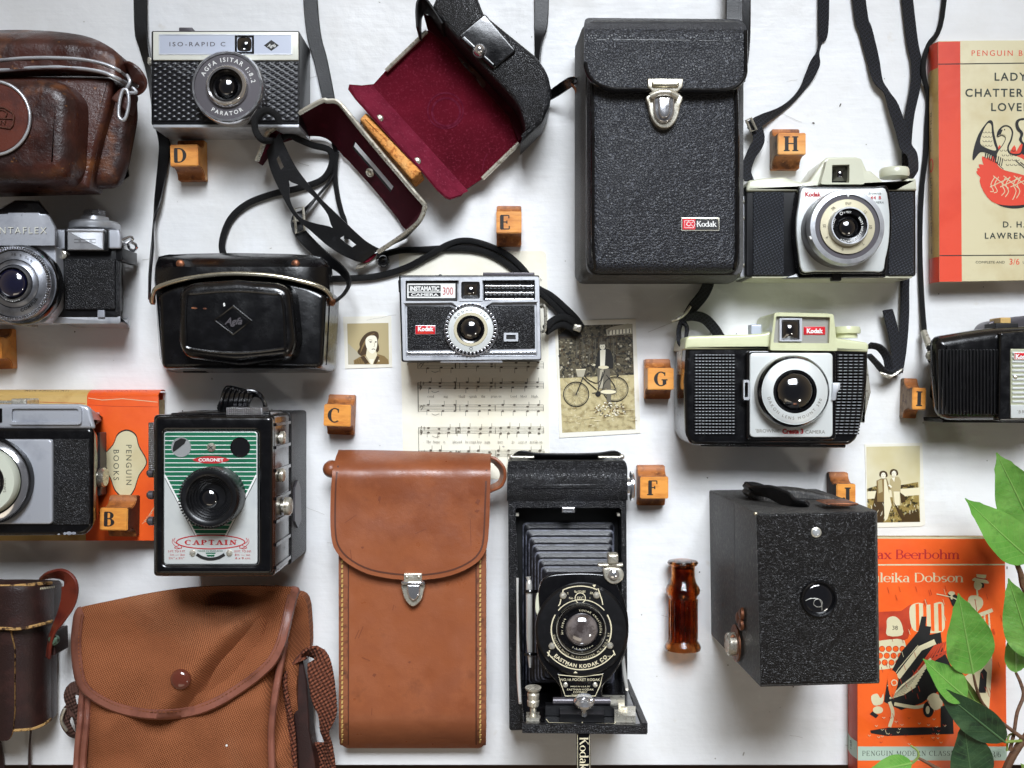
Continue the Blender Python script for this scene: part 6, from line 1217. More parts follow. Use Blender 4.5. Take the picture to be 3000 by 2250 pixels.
c = P(279, 660, 80); b = MB(); b.lathe_ax((c.x, P(0, 671, 90).y, 84), (0, 1, 0), [(68, -2), (70, 2), (70, 14), (64, 20), (40, 22), (38, 34), (1, 34)], 48); b.build('film_dial', 'satin_silver', o)
b = MB(); b.lathe_ax((c.x, P(0, 646, 90).y, 84), (0, 1, 0), [(30, -2), (30, 26), (26, 30), (1, 31)], 32); b.build('winding_knob', 'knurl_silver', o)
b = MB(); b.tube([(334, 712, 100), (344, 702, 106), (356, 708, 108), (352, 722, 104), (340, 722, 100)], 4.5, 8, closed=True); b.tube([(344, 712, 112), (368, 698, 100), (384, 694, 90), (388, 702, 84), (368, 714, 84), (350, 718, 90)], 4, 8, closed=True); b.build('strap_ring', 'chrome', o)
b = MB(); b.tube([(376, 716, 70), (382, 708, 76), (396, 716, 70), (400, 726, 60), (392, 734, 52), (380, 728, 56)], 4.5, 8, closed=True); b.build('chain_link', 'chrome', o)
b = MB(); b.lathe(36, 830, 266, [(117, 196, 1), (117, 224, 1), (112, 230, 1), (108, 230, 0), (105, 246, 0), (101, 248, 0), (98, 246, 1), (96, 248, 2), (72, 254, 2), (70, 252, 1), (68, 254, 0), (56, 258, 0), (54, 256, 1), (52, 264, 0), (47, 268, 0), (45, 262, 1), (43, 256, 1), (1, 252, 1)], 72); ln = b.build('lens', ['dark_alu', 'black_gloss', 'dark_alu'], o)
b = MB()
for k in range(90):
    a = R(k*4); c = Vector((37+105*math.cos(a), 830-105*math.sin(a))); t = Vector((-math.sin(a), -math.cos(a)))*1.7; r_ = Vector((math.cos(a), -math.sin(a)))*5
    if c.x > -20: b.prism([tuple(c+t+r_), tuple(c-t+r_), tuple(c-t-r_), tuple(c+t-r_)], 240, 252, 1)
b.build('focus_ring', 'knurl_silver', ln)
i = Ink(254.5); i.text('COMPUR', 0, 0, 10, 0, arc=(36, 830, 83, 308, -1), gap=1, bold=.03)
for t, a in (('4', 74), ('5.6', 60), ('8', 50), ('11', 41), ('2.8', 88)): i.text(t, 0, 0, 8, 0, arc=(36, 830, 86, a, 1))
i.build('lens_lettering', 'ink', ln); i = Ink(232); i.poly([(114, 756), (124, 748), (131, 762), (122, 768)], 0); i.build('green_mark', 'green_enamel', ln)
i = Ink(264.5)
for k in range(7): i.line([(16+k*6.4, 877+(3-abs(k-3))*1.6), (19+k*6.4, 877+(3-abs(k-3))*1.6)], 5, 0)
i.build('ring_engraving', 'white_ink', ln)
glass(o, 'lens_glass', 36, 830, 256, 43, 14, 'lens_blue')
b = MB(); b.prism(rrect(58, 944, 70, 954, 2), 60, 150, 2); b.build('tripod_foot', 'nickel', o)

# ================================================================== silver-topped camera lying on the orange book
o = thing('film_camera', 'silver-topped black camera lying on the worn orange book at the left edge', 'camera', 100, 1370, 72)
zb = 73
b = MB(); b.prism(rpoly([(-140, 1252), (262, 1252), (272, 1262), (270, 1540), (248, 1568), (-140, 1572)], [0, 8, 10, 14, 16, 0]), zb, zb+170, 12, 5, draft=-44); b.build('body', 'black_gloss', o)
b = MB(); b.prism(rpoly([(-140, 1183), (236, 1184), (262, 1192), (268, 1220), (276, 1250), (274, 1256), (-140, 1256)], [0, 14, 12, 10, 4, 4, 0]), zb, zb+172, 9, 5, draft=-40); tp = b.build('top_cover', 'alu_paint', o)
b = MB(); b.frame(rrect(26, 1190, 238, 1244, 12), rrect(34, 1197, 230, 1237, 9), zb+160, zb+180, zin=zb+174); b.build('top_moulding', 'alu_paint', tp)
b = MB(); b.prism(rrect(-60, 1196, 5, 1238, 3), zb+165, zb+176, 2); b.build('viewfinder', 'black_gloss', o)
b = MB(); b.prism(rrect(30, 1168, 78, 1186, 6), zb+40, zb+120, 6); b.prism(rrect(-30, 1174, 36, 1182, 2), zb+60, zb+100, 2); b.build('rewind_lever', 'nickel', o)
b = MB(); b.prism(rrect(154, 1286, 262, 1538, 4), zb+164, zb+174, 3); b.build('leather_covering', 'pebble_black', o)
b = MB(); b.prism(rrect(-140, 1287, 153, 1536, 14), zb+164, zb+182, 5); fp = b.build('faceplate', 'alu_paint', o)
b = MB(); b.lathe(-52, 1412, zb+234, [(126, zb+180, 1), (126, zb+200, 1), (122, zb+205, 1), (119, zb+205, 0), (104, zb+212, 0), (102, zb+208, 1), (99, zb+210, 1), (98, zb+208, 2), (97, zb+226, 2), (92, zb+232, 2), (64, zb+234, 2), (62, zb+226, 1), (1, zb+214, 1)], 72); ln = b.build('lens', ['chrome', 'black_plastic', 'pale_dial'], o)
b = MB()
for k in range(-40, 41):
    a = R(k*2.2); c = Vector((-38+124*math.cos(a), 1410-124*math.sin(a))); t = Vector((-math.sin(a), -math.cos(a)))*1.6; r_ = Vector((math.cos(a), -math.sin(a)))*4
    b.prism([tuple(c+t+r_), tuple(c-t+r_), tuple(c-t-r_), tuple(c+t-r_)], zb+184, zb+206, 1)
b.build('lens_knurling', 'black_plastic', ln)
i = Ink(zb+234.4); i.text('VIEWS', 13, 1422, 9, 0, rot=-88, gap=1.5); i.text('25-50', -3, 1410, 8, 0, rot=-86, gap=1); i.build('lens_lettering', 'ink_soft', ln)
i = Ink(zb+211); i.text('*', 46, 1420, 12, 0); i.build('lens_mark', 'white_ink', ln)
b = MB(); b.prism(rpoly([(268, 1268), (292, 1268), (294, 1452), (274, 1456)], 3), zb, zb+50, 3); b.build('side_rail', 'dark_steel', o)
b = MB(); b.lathe_ax((P(285, 1402, zb+90).x, P(0, 1402, zb+90).y, zb+50), (1, 0, 0), [(28, -6), (28, 4), (24, 9), (1, 10)], 24); b.build('strap_stud', 'nickel', o)
i = Ink(zb+171)
for u, v, a, c in ((202, 1562, 9, 5), (190, 1563, 5, 4), (216, 1562, 7, 4), (172, 1565, 4, 2)): i.poly(ell(u, v, a, c, 9), 0)
i.build('chipped_paint', 'alu_paint', o)
# ================================================================== tan leather case
o = thing('camera_case', 'tan leather case with a rounded flap and bright stitching', 'camera case', 1210, 1800)
def zf_s(u, v): return 151-(max(0, v-2080)/112)**2.4*92-(max(0, abs(u-1208)-196)/24)**2*10
b = MB(); b.sheet(rpoly([(985, 1380), (1436, 1380), (1424, 1600), (1424, 2170), (1412, 2192), (1010, 2192), (993, 2170), (992, 1600)], [10, 10, 0, 14, 14, 14, 14, 0]), zf_s, 14, 50); b.build('case_shell', 'tan_leather', o)
for u0, u1 in ((992, 1019), (1396, 1424)):
    b = MB(); b.sheet(rpoly([(u0, 1560), (u1, 1560), (u1, 2184), (u0+3, 2184)], [0, 0, 4, 8]), lambda u, v: zf_s(1208, v)+4, 14, 14); sm_ = b.build('side_seam', 'tan_edge', o)
    b = MB(); um = (u0+u1)/2-3
    for k in range(38): b.tube([(um+1, 1640+k*14.2, zf_s(1208, 1640+k*14.2)+5), (um-1, 1649.5+k*14.2, zf_s(1208, 1649+k*14.2)+6)], 2.6, 6, sm=0)
    b.build('stitching', 'thread', sm_)
    b = MB(); ue = u1+1 if u0 < 1200 else u0-1; b.sheet([(ue-2, 1600), (ue+2, 1600), (ue+2, 2182), (ue-2, 2182)], lambda u, v: zf_s(1208, v)+1.5, 14, 4); b.build('tooled_line', 'tan_dark', sm_)
fo = [(990, 1324), (1004, 1319), (1120, 1320), (1300, 1325), (1430, 1330), (1437, 1340), (1436, 1450), (1430, 1580), (1415, 1628), (1380, 1660), (1320, 1686), (1240, 1699), (1160, 1697), (1080, 1682), (1020, 1652), (984, 1615), (970, 1570), (968, 1480), (974, 1380)]
fos = smooth(fo, 3, True)
def zf_t(u, v): return 186-(max(0, 1396-v)/76)**2.2*105+noz(u, v, 110, 4)
b = MB(); b.sheet(fos, zf_t, 14, 13, 0, 1); fl = b.build('closing_flap', ['tan_leather', 'tan_edge'], o)
cc = Vector((1204, 1500)); ins = []
for p in fos:
    d = Vector(p)-cc; 
    if p[1] > 1352: ins.append((cc.x+d.x*(1-14/max(60, abs(d.length))), cc.y+d.y*(1-15/max(60, d.length))))
k0 = max(range(len(ins)), key=lambda k: ins[k][0]-ins[k][1]*0.9); ins = ins[k0:]+ins[:k0]
i = Ink(0, lambda a, bb, h: P(a, bb, zf_t(a, bb)+0.8+h*.2)); i.line(ins, 5, 0); i.build('tooled_line', 'tan_dark', fl)
i = Ink(0, lambda a, bb, h: P(a, bb, zf_t(a, bb)+0.8+h*.2))
for u, v, a, c in ((1112, 1462, 4, 10), (1400, 1470, 6, 8), (1398, 1497, 6, 4), (1062, 1604, 4, 3), (1258, 1480, 2.5, 3)): i.poly([(u+a*math.cos(t*.7)*(1+.4*math.sin(t*5)), v+c*math.sin(t*.7)*(1+.4*math.cos(t*3))) for t in range(9)], 0)
i.line([(1010, 1532), (1044, 1508)], 1.6, 0); i.line([(1378, 1520), (1380, 1600)], 1.6, 0); i.line([(1026, 1610), (1030, 1640)], 2, 0); i.line([(1216, 1564), (1250, 1548)], 1.5, 0); i.build('scuff_marks', 'tan_scuff', fl)
i = Ink(152)
for u, v, a, c in ((1097, 1978, 5, 5), (1200, 1940, 4, 3), (1140, 2010, 2, 2)): i.poly([(u+a*math.cos(t*.7)*(1+.4*math.sin(t*5)), v+c*math.sin(t*.7)*(1+.4*math.cos(t*3))) for t in range(9)], 0)
for p in ([(1064, 1835), (1050, 1870)], [(1052, 1845), (1040, 1872)], [(1150, 1788), (1154, 1772), (1160, 1780)], [(1090, 2075), (1088, 2096)], [(1060, 1926), (1084, 1936)]): i.line(p, 1.8, 0)
i.build('scuff_marks', 'tan_scuff', o)
b = MB(); b.prism(rrect(1183, 1680, 1236, 1706, 3), 180, 194, 3); cp = b.build('clasp_plate', 'nickel', o)
for u in (1192, 1227):
    b = MB(); b.dome(u, 1690, 194, 5.5, 4, n=14, m=4); b.build('clasp_rivet', 'nickel', cp)
b = MB(); b.prism(smooth([(1180, 1710), (1240, 1710), (1240, 1735), (1232, 1760), (1210, 1777), (1190, 1762), (1180, 1738)], 4, True), 150, 176, 3); cs = b.build('clasp_shield', 'nickel', o)
b = MB(); b.tube([(1180, 1708, 184), (1190, 1706, 188), (1230, 1706, 188), (1240, 1710, 184)], 6, 8); b.prism(rpoly([(1191, 1712), (1231, 1712), (1229, 1745), (1211, 1765), (1194, 1746)], [2, 2, 12, 12, 12]), 172, 188, 5, 4); b.build('clasp_tongue', 'chrome', cs)
b = MB(); b.ribbon([(1434, 1345, 90, 50, 75), (1452, 1352, 95, 50, 70), (1470, 1372, 98, 50, 72), (1474, 1396, 98, 50, 75), (1464, 1418, 95, 50, 75), (1442, 1430, 90, 50, 78), (1430, 1436, 86, 50, 80)], 9); b.build('strap_loop', 'tan_leather', o)
b = MB(); b.dome(972, 1374, 90, 26, 30); b.build('side_rivet', 'tan_leather', o)

# ================================================================== folding bellows camera
o = thing('folding_camera', 'black folding camera standing open with pleated bellows and round lens board', 'camera', 1660, 1750)
BZ = 130
b = MB(); b.frame(rpoly([(1488, 1350), (1834, 1350), (1839, 2130), (1492, 2140)], 10), rpoly([(1510, 1488), (1821, 1488), (1822, 2040), (1532, 2044)], 10), 2, BZ, zin=20); b.prism(rpoly([(1489, 1351), (1833, 1351), (1838, 2129), (1493, 2139)], 10), 0, 22, mi=1); b.build('body', ['pebble_black', 'well_black'], o)
def zf_r(u, v):
    t = (v-1346)/58; e = min(1, (v-1346)/62); return BZ-70+84*math.sqrt(max(0, 1-(1-e)**2))-(0 if v < 1420 else 12*((v-1420)/45)**2)
b = MB(); b.sheet(rpoly([(1486, 1366), (1494, 1347), (1830, 1347), (1838, 1366), (1839, 1466), (1485, 1468)], [10, 10, 10, 10, 3, 3]), zf_r, 8, 60); rh = b.build('roll_housing', 'pebble_black', o)
i = Ink(0, lambda a, bb, h: P(a, bb, zf_r(a, bb)+.8+h*.2))
for q in (0, 10): i.line([(1526+q, 1360+q*.2), (1526+q, 1432-q), (1796-q, 1430-q), (1796-q, 1360+q*.2)], 2, 0)
i.build('embossed_lines', 'smooth_black', rh)
b = MB(); b.ribbon([(1512, 1338, 60, 34, 60), (1530, 1330, 74, 36, 60), (1570, 1336, 70, 36, 60), (1660, 1338, 66, 36, 60), (1750, 1336, 70, 36, 60), (1796, 1330, 74, 36, 60), (1812, 1338, 60, 34, 60)], 8); b.build('carrying_handle', 'strap_black', o)
for u0, u1 in ((1498, 1566), (1752, 1822)):
    b = MB(); b.prism(rrect(u0, 1336, u1, 1343, 3), 76, 92, 3); b.ball(u0 if u0 < 1600 else u1, 1338, 84, 8, 0, 12); b.build('handle_fitting', 'nickel', o)
b = MB(); c = P(1838, 1424, 90); b.lathe_ax(c, (1, 0, 0), [(26, -6), (26, 6), (36, 7), (43, 9), (43, 15), (36, 18), (1, 17)], 36); b.build('winding_key', 'chrome', o)
b = MB(); b.prism(rrect(1646, 1485, 1685, 1503, 3), BZ-6, BZ+14, 4); b.build('latch', 'chrome', o)
for u in (1516, 1812):
    b = MB(); b.prism(rrect(u-4, 1505, u+4, 1512, 1), 100, BZ+1); b.build('hinge_pin', 'nickel', o)
def bel(t, s_): 
    a = (1530+62*t, 1528+150*t, 1800-8*t, 2010-20*t); r_ = 14; k = s_
    return rpoly([(a[0]+k, a[1]+k*1.0+r_*0), (a[2]-k, a[1]+k), (a[2]-k, a[3]-k), (a[0]+k, a[3]-k)], 14, 4)
rg = []; NB = 7
for k in range(NB):
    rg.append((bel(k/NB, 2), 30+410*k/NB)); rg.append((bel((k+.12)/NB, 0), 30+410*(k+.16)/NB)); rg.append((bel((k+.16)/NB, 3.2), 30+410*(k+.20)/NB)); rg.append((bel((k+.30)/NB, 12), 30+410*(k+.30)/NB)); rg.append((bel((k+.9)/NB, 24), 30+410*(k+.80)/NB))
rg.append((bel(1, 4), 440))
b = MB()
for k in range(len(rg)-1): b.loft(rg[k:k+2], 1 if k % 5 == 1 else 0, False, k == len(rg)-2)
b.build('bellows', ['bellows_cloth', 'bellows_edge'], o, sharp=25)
pl = smooth([(1580, 1800), (1578, 1730), (1600, 1690), (1660, 1680), (1740, 1680), (1790, 1690), (1810, 1720), (1835, 1780), (1842, 1850), (1830, 1920), (1805, 1965), (1768, 2010), (1758, 2060), (1700, 2064), (1650, 2062), (1640, 2015), (1600, 1965), (1576, 1920), (1572, 1860)], 4, True)
b = MB(); b.prism(pl, 440, 456, 4); st = b.build('lens_board', 'black_gloss', o)
b = MB(); b.lathe(1705, 1847, 475, [(136, 454), (136, 466), (130, 472), (108, 474), (1, 474)], 72); sh = b.build('shutter_disc', 'black_plastic', o)
i = Ink(474.6)
i.ring(1703, 1845, 88, 2.6, 0, 40, 140); i.ring(1703, 1845, 88, 3.5, 0, 150, 390); i.ring(1703, 1840, 122, 3, 0, 215, 322); i.ring(1700, 1835, 118, 3, 0, 65, 115)
i.line([(1650, 1728), (1640, 1770), (1636, 1775)], 3, 0); i.line([(1752, 1724), (1764, 1760), (1766, 1772)], 3, 0); i.line([(1610, 1905), (1606, 1922)], 3, 0); i.line([(1796, 1905), (1802, 1920)], 3, 0)
i.ring(1700, 1752, 15, 2.5, 0); i.text('EKC', 1700, 1752, 9, 0, width=20); i.text('No', 1673, 1752, 7, 0); i.text('1', 1728, 1752, 7, 0); i.text('KODAK', 0, 0, 5, 0, arc=(1700, 1752, 20, 90, 1))
for t, a in (('T', 110), ('B', 98), ('25', 84), ('50', 72)): i.text(t, 0, 0, 7, 0, arc=(1700, 1838, 106, a, 1))
i.text('EASTMAN KODAK CO.', 0, 0, 10.5, 0, arc=(1703, 1845, 106, 270, -1), gap=1.4, bold=.03); i.text('SHUTTER MADE IN ROCHESTER, N.Y. U.S.A. BY', 0, 0, 6.4, 0, arc=(1703, 1845, 81, 272, -1), gap=1.2)
for t, a in (('6.3', 226), ('8', 248), ('11', 272), ('16', 290), ('22', 302), ('32', 309), ('45', 316)): i.text(t, 0, 0, 5.5, 0, arc=(1703, 1842, 117, a, -1))
i.poly([(1736, 1713), (1746, 1713), (1741, 1722)], 0); i.poly([(1680, 1972), (1692, 1972), (1686, 1966)], 0)
i.build('shutter_lettering', 'cream_ink', sh)
for u, v in ((1650, 1746), (1748, 1745), (1617, 1894), (1787, 1892)):
    b = MB(); b.lathe(u, v, 480, [(10, 473), (10, 478), (7, 481), (1, 482)], 18); b.build('screw', 'nickel', sh)
b = MB(); b.lathe(1703, 1845, 500, [(74, 474), (74, 484), (70, 492), (66, 496), (62, 496), (60, 490), (56, 490), (54, 486), (1, 484)], 56); ln = b.build('lens', 'black_gloss', o)
i = Ink(491); i.text('KODAK ANASTIGMAT', 0, 0, 6, 0, arc=(1703, 1845, 57, 40, 1), gap=2); i.text('F-6.3 131mm', 0, 0, 6, 0, arc=(1703, 1845, 57, 275, -1), gap=2); i.text('No 56814', 0, 0, 6, 0, arc=(1703, 1845, 57, 170, 1), gap=2); i.ring(1703, 1845, 72, 2, 1); i.build('lens_lettering', ['cream_ink', 'nickel'], ln)
glass(o, 'lens_glass', 1704, 1845, 487, 48, 18, 'lens_grey')
b = MB(); b.prism(rpoly([(1632, 1974), (1700, 1980), (1770, 1972), (1762, 2010), (1746, 2042), (1654, 2042), (1640, 2004)], 2), 454, 464, 2); np = b.build('name_plate', 'black_gloss', o)
i = Ink(464.4); i.line([(1636, 1977), (1700, 1983), (1766, 1975), (1758, 2008), (1744, 2039), (1656, 2039), (1644, 2004)], 2.4, 0, closed=True); i.text('NO.1A POCKET KODAK', 1700, 1991, 8, 0, width=116)
i.text('MADE IN U.S.A. BY', 1700, 2011, 4, 0, width=58); i.text('EASTMAN KODAK', 1700, 2020, 5.5, 0, width=78); i.text('COMPANY', 1700, 2027.5, 5.5, 0, width=42); i.text('ROCHESTER N.Y.', 1700, 2035, 4, 0, width=50); i.build('plate_lettering', 'cream_ink', np)
for u in (1657, 1744):
    b = MB(); b.lathe(u, 2008, 470, [(7, 463), (7, 467), (1, 469)], 14); b.build('screw', 'nickel', np)
b = MB(); b.prism(rpoly([(1573, 1737), (1597, 1739), (1600, 1770), (1588, 1800), (1577, 1812), (1568, 1790), (1568, 1765)], 8), 440, 452, 3); b.build('shutter_lever', 'cream_plastic', o)
# metal fittings left and right of the bellows
b = MB(); b.tube([(1516, 1694, 200, 4), (1516, 1740, 220, 3), (1517, 1830, 260, 3), (1518, 1930, 320, 5), (1520, 2000, 400, 5), (1524, 2060, 460, 4)], 4, 8); b.build('side_strut', 'bright_steel', o)
b = MB(); b.tube([(1548, 1690, 300, 7), (1549, 1702, 300, 4), (1550, 1715, 300, 8), (1551, 1850, 300, 8), (1552, 1905, 300, 7), (1553, 1955, 300, 3)], 8, 12, sm=4); b.build('marking_stylus', 'bright_steel', o)
for v in (1733, 1917):
    b = MB(); b.tube([(1538, v, 306), (1552, v-1, 312), (1572, v, 306)], 4, 8); b.build('stylus_clip', 'black_gloss', o)
b = MB(); b.tube([(1824, 1905, 330, 3), (1827, 1950, 380, 5), (1832, 1990, 430, 5), (1837, 2020, 470, 4)], 4, 8); b.build('side_strut', 'bright_steel', o)
b = MB(); b.prism(rrect(1782, 1624, 1812, 1652, 4), 440, 478, 5); b.prism(rrect(1752, 1652, 1826, 1661, 3), 446, 466, 3); b.prism(smooth([(1770, 1664), (1812, 1664), (1828, 1680), (1822, 1702), (1796, 1712), (1774, 1698), (1768, 1680)], 4, True), 440, 464, 4); vf = b.build('brilliant_finder', 'nickel', o)
b = MB(); b.lathe(1799, 1684, 474, [(16, 463), (16, 470), (12, 473), (1, 475)], 24); b.build('finder_lens', 'chrome', vf)
# drop bed
A0, A1 = P(1527, 1992, BZ), P(1838, 1992, BZ); F0, F1 = P(1535, 2122, 540), P(1890, 2126, 540)
b = MB(); dn = Vector((0, -14, 0))
b.rings([[A0, A1, A1+dn, A0+dn], [F0, F1, F1+dn, F0+dn]], 0); bd = b.build('drop_bed', 'black_gloss', o)
b = MB(); b.rings([[F0+Vector((-4, 2, -8)), F1+Vector((4, 2, -8)), F1+Vector((4, -20, -8)), F0+Vector((-4, -20, -8))], [F0+Vector((-4, 2, 4)), F1+Vector((4, 2, 4)), F1+Vector((4, -20, 4)), F0+Vector((-4, -20, 4))]], 0); b.rings([[A1+Vector((-8, 2, 0)), A1+Vector((4, 2, 0)), A1+Vector((4, -16, 0)), A1+Vector((-8, -16, 0))], [F1+Vector((-8, 6, 0)), F1+Vector((6, 6, 0)), F1+Vector((6, -18, 0)), F1+Vector((-8, -18, 0))]], 0); b.build('bed_rim', 'pebble_black', bd)
def on_bed(u, z, h):
    t = (z-BZ)/(540-BZ); a = A0.lerp(F0, t); c = A1.lerp(F1, t); x = P(u, 2000, z).x; s_ = (x-a.x)/(c.x-a.x); return a.lerp(c, s_)+Vector((0, h, 0))
def bedbox(b, u0, u1, z0, z1, h, mi=0, h0=1.0):
    q = [on_bed(u0, z0, h0), on_bed(u1, z0, h0), on_bed(u1, z1, h0), on_bed(u0, z1, h0)]; b.rings([q, [p+Vector((0, h-h0, 0)) for p in q]], mi)
b = MB(); bedbox(b, 1640, 1770, 380, 520, 20); bedbox(b, 1598, 1812, 440, 470, 26); b.build('focus_slide', 'black_plastic', bd)
b = MB(); b.lathe_ax(on_bed(1620, 455, 34), (1, 0, 0), [(9, 0), (9, 50), (7, 52), (7, 56), (9, 58), (9, 84), (7, 86), (7, 92), (9, 94), (9, 144), (1, 145)], 16); b.build('focus_bar', 'dark_steel', bd)
b = MB(); p = on_bed(1711, 520, 26); b.lathe_ax(p+Vector((0, -8, 0)), (0, .94, .35), [(8, 0), (8, 24), (14, 28), (24, 34), (26, 42), (20, 50), (1, 54)], 24); b.ball(1732, 2052, 545, 9); b.build('focus_knob', 'chrome', bd)
b = MB(); p = on_bed(1562, 500, 4); b.lathe_ax(p, (0, 1, 0.1), [(18, 0), (18, 4), (8, 6), (8, 30), (14, 32), (15, 44), (12, 48), (14, 50), (15, 62), (10, 68), (18, 72), (20, 78), (1, 80)], 20); b.build('tripod_screw', 'nickel', bd)
b = MB(); bedbox(b, 1542, 1580, 470, 520, 10); b.build('screw_mount', 'nickel', bd)
b = MB(); bedbox(b, 1765, 1830, 400, 440, 34); bedbox(b, 1800, 1862, 440, 520, 18); bedbox(b, 1818, 1838, 470, 480, 26); b.build('bed_catch', 'nickel', bd)
i = Ink(0.3, lambda a, bb, h: on_bed(a, bb, 1.3+h)); i.line([(1600, 500), (1608, 528), (1690, 532)], 3, 0); i.line([(1745, 532), (1800, 530), (1812, 500)], 3, 0); i.line([(1706, 505), (1706, 530)], 3, 0); i.build('bed_lining', 'cream_ink', bd)
q = [F0.lerp(F1, .43)+Vector((0, -18, 0)), F0.lerp(F1, .545)+Vector((0, -18, 0))]
b = MB(); b.prism(rpoly([(1689, 2138), (1730, 2138), (1732, 2330), (1690, 2330)], 3), 520, 534, 2); ft = b.build('folding_foot', 'black_gloss', o)
i = Ink(534.4); i.line([(1692, 2140), (1693, 2320)], 1.3, 0); i.line([(1727, 2140), (1729, 2320)], 1.3, 0)
i.text('Kodak', 1711, 2160, 24, 0, rot=-90, align='l', serif=(1.15, 0.4, 0.7), sx=1.15); i.build('foot_lettering', 'cream_ink', ft)

# ================================================================== brown glass bottle
o = thing('glass_bottle', 'small ribbed amber glass bottle lying between the bellows camera and the box camera', 'bottle', 2000, 1770)
c0 = P(2000, 1640, 52); k_ = P(0, 1902, 52).y-c0.y
pf = [(30, 0), (43, 3), (46, 8), (43, 14), (36, 18), (35, 30), (36, 50), (40, 66), (47, 76), (51, 86), (50, 96), (44, 104), (41, 112), (41, 150), (42, 225), (44, 236), (51, 246), (54, 254), (52, 261), (44, 263)]
b = MB(); b.lathe_ax((c0.x, c0.y, 54), (0, -1, 0), [(r_*.97, d*.985) for r_, d in pf]+[(38, 259), (38, 240), (34, 220), (33, 120), (36, 90), (28, 60), (26, 20), (26, 1)], 40); bt = b.build('bottle_glass', 'amber_glass', o)
b = MB()
for k in range(9):
    a = R(10+k*20); b.tube([(0, 0, 0), (0, 0, 1)], 1, 4, sm=0); b.v = b.v[:-8]; b.f = b.f[:-(4+2)]; b.m = b.m[:-(4+2)]
    p0 = Vector((c0.x+40*math.cos(a), c0.y-112, 54+40*math.sin(a))); b.lathe_ax(p0, (0, -1, 0), [(2.5, 0), (3, 6), (3, 112), (2, 120)], 8)
b.build('glass_ribs', 'amber_glass', bt)
i = Ink(0.2, lambda a, bb, h: Vector((c0.x+41.2*math.sin(a/41), c0.y-112-bb, 54+41.2*math.cos(a/41)+h))); i.text('BALTIMORE', 17, 55, 13, 0, rot=-90, gap=1.5, bold=.03); i.build('embossed_lettering', 'amber_glass', bt)
b = MB(); b.lathe_ax((c0.x, c0.y-8, 54), (0, -1, 0), [(24, 0), (25.5, 2), (25.5, 16), (1, 17)], 20); b.build('stopper', 'dark_brown', o)

# ================================================================== big black box camera
o = thing('box_camera', 'large black leatherette box camera overlapping the orange book', 'camera', 2370, 1730)
b = MB(); b.loft([(rpoly([(2078, 1436), (2396, 1432), (2400, 1846), (2084, 1862)], 6), 0), (rpoly([(2150, 1468), (2483, 1463), (2488, 1926), (2156, 1938)], 6), 300)]); b.build('body', 'box_side', o)
b = MB(); b.loft([(rpoly([(2150, 1467), (2483, 1462), (2488, 1928), (2156, 1940)], 6), 298), (rpoly([(2212, 1502), (2570, 1496), (2577, 2002), (2225, 2012)], 6), 552), (rpoly([(2215, 1505), (2568, 1499), (2574, 2000), (2228, 2009)], 6), 560)]); b.build('front_section', 'box_side', o)
b = MB(); b.prism(rpoly([(2216, 1507), (2566, 1501), (2572, 1997), (2229, 2006)], 6), 556, 566, 5); b.build('front_covering', 'box_leatherette', o)
b = MB(); b.lathe(2392, 1560, 570, [(15, 564), (15, 569), (12, 570), (11, 568), (1, 568)], 24); b.build('viewfinder_window', 'nickel', o); glass(o, 'viewfinder_glass', 2392, 1560, 568, 12, 4, 'window_glass')
b = MB(); b.lathe(2399, 1754, 572, [(54, 560), (54, 571), (51, 576), (47, 575), (45, 568), (1, 567.4)], 48); lh = b.build('lens_opening', 'black_gloss', o); glass(o, 'lens_glass', 2399, 1755, 567.5, 42, 3)
b = MB(); b.tube([(2360, 1760, 572), (2374, 1754, 573), (2396, 1754, 573), (2408, 1762, 573), (2406, 1776, 573), (2394, 1778, 573), (2384, 1770, 573), (2388, 1758, 573), (2400, 1756, 573), (2407, 1770, 573), (2408, 1788, 572)], 0.9, 5); b.build('curled_hair', 'grey_panel', lh)
b = MB(); b.ribbon([(2196, 1428, 300, 44, 74), (2215, 1436, 330, 46, 60), (2260, 1444, 380, 48, 40), (2300, 1460, 420, 48, 40), (2330, 1474, 450, 44, 45), (2366, 1474, 470, 30, 60)], 10); b.build('carrying_handle', 'strap_black', o)
b = MB(); b.prism(smooth([(2195, 1428), (2215, 1419), (2248, 1424), (2256, 1438), (2220, 1442), (2198, 1438)], 3, True), 250, 330, 8); b.build('handle_end', 'strap_black', o)
b = MB(); b.prism(smooth([(2420, 1478), (2450, 1474), (2510, 1474), (2514, 1479), (2500, 1482), (2470, 1484)], 3, True), 430, 520, 3); b.build('leather_tab', 'copper', o)
b = MB(); b.prism(smooth([(2200, 1440), (2330, 1434), (2430, 1452), (2470, 1474), (2300, 1476), (2220, 1470)], 3, True), 200, 290, 10); b.build('top_patch', 'box_side', o)
XL = lambda v, z: Vector((P(2150+(z-300)*62/252 if z > 298 else 2078+z*72/300, v, z).x, P(0, v, z).y, z))
b = MB(); b.lathe_ax(XL(1884, 330), (-1, 0, 0.05), [(48, 0), (48, 4), (44, 5), (1, 5)], 30); b.build('key_plate', 'copper', o)
b = MB(); b.lathe_ax(XL(1886, 330)+Vector((-4, 0, 0)), (-1, 0, 0.05), [(30, 0), (30, 18), (26, 22), (1, 23)], 24); b.build('winding_key', 'nickel', o)
b = MB(); b.prism(rpoly([(2134, 1870), (2150, 1858), (2166, 1880), (2150, 1900), (2136, 1900)], 8), 330, 352, 3); b.build('key_grip', 'copper', o)
for v, z in ((1810, 360), (1798, 400), (1830, 395)):
    b = MB(); b.lathe_ax(XL(v, z), (-1, 0, 0), [(15, -2), (15, 5), (9, 8), (1, 8)], 16); b.build('latch_stud', 'copper', o)
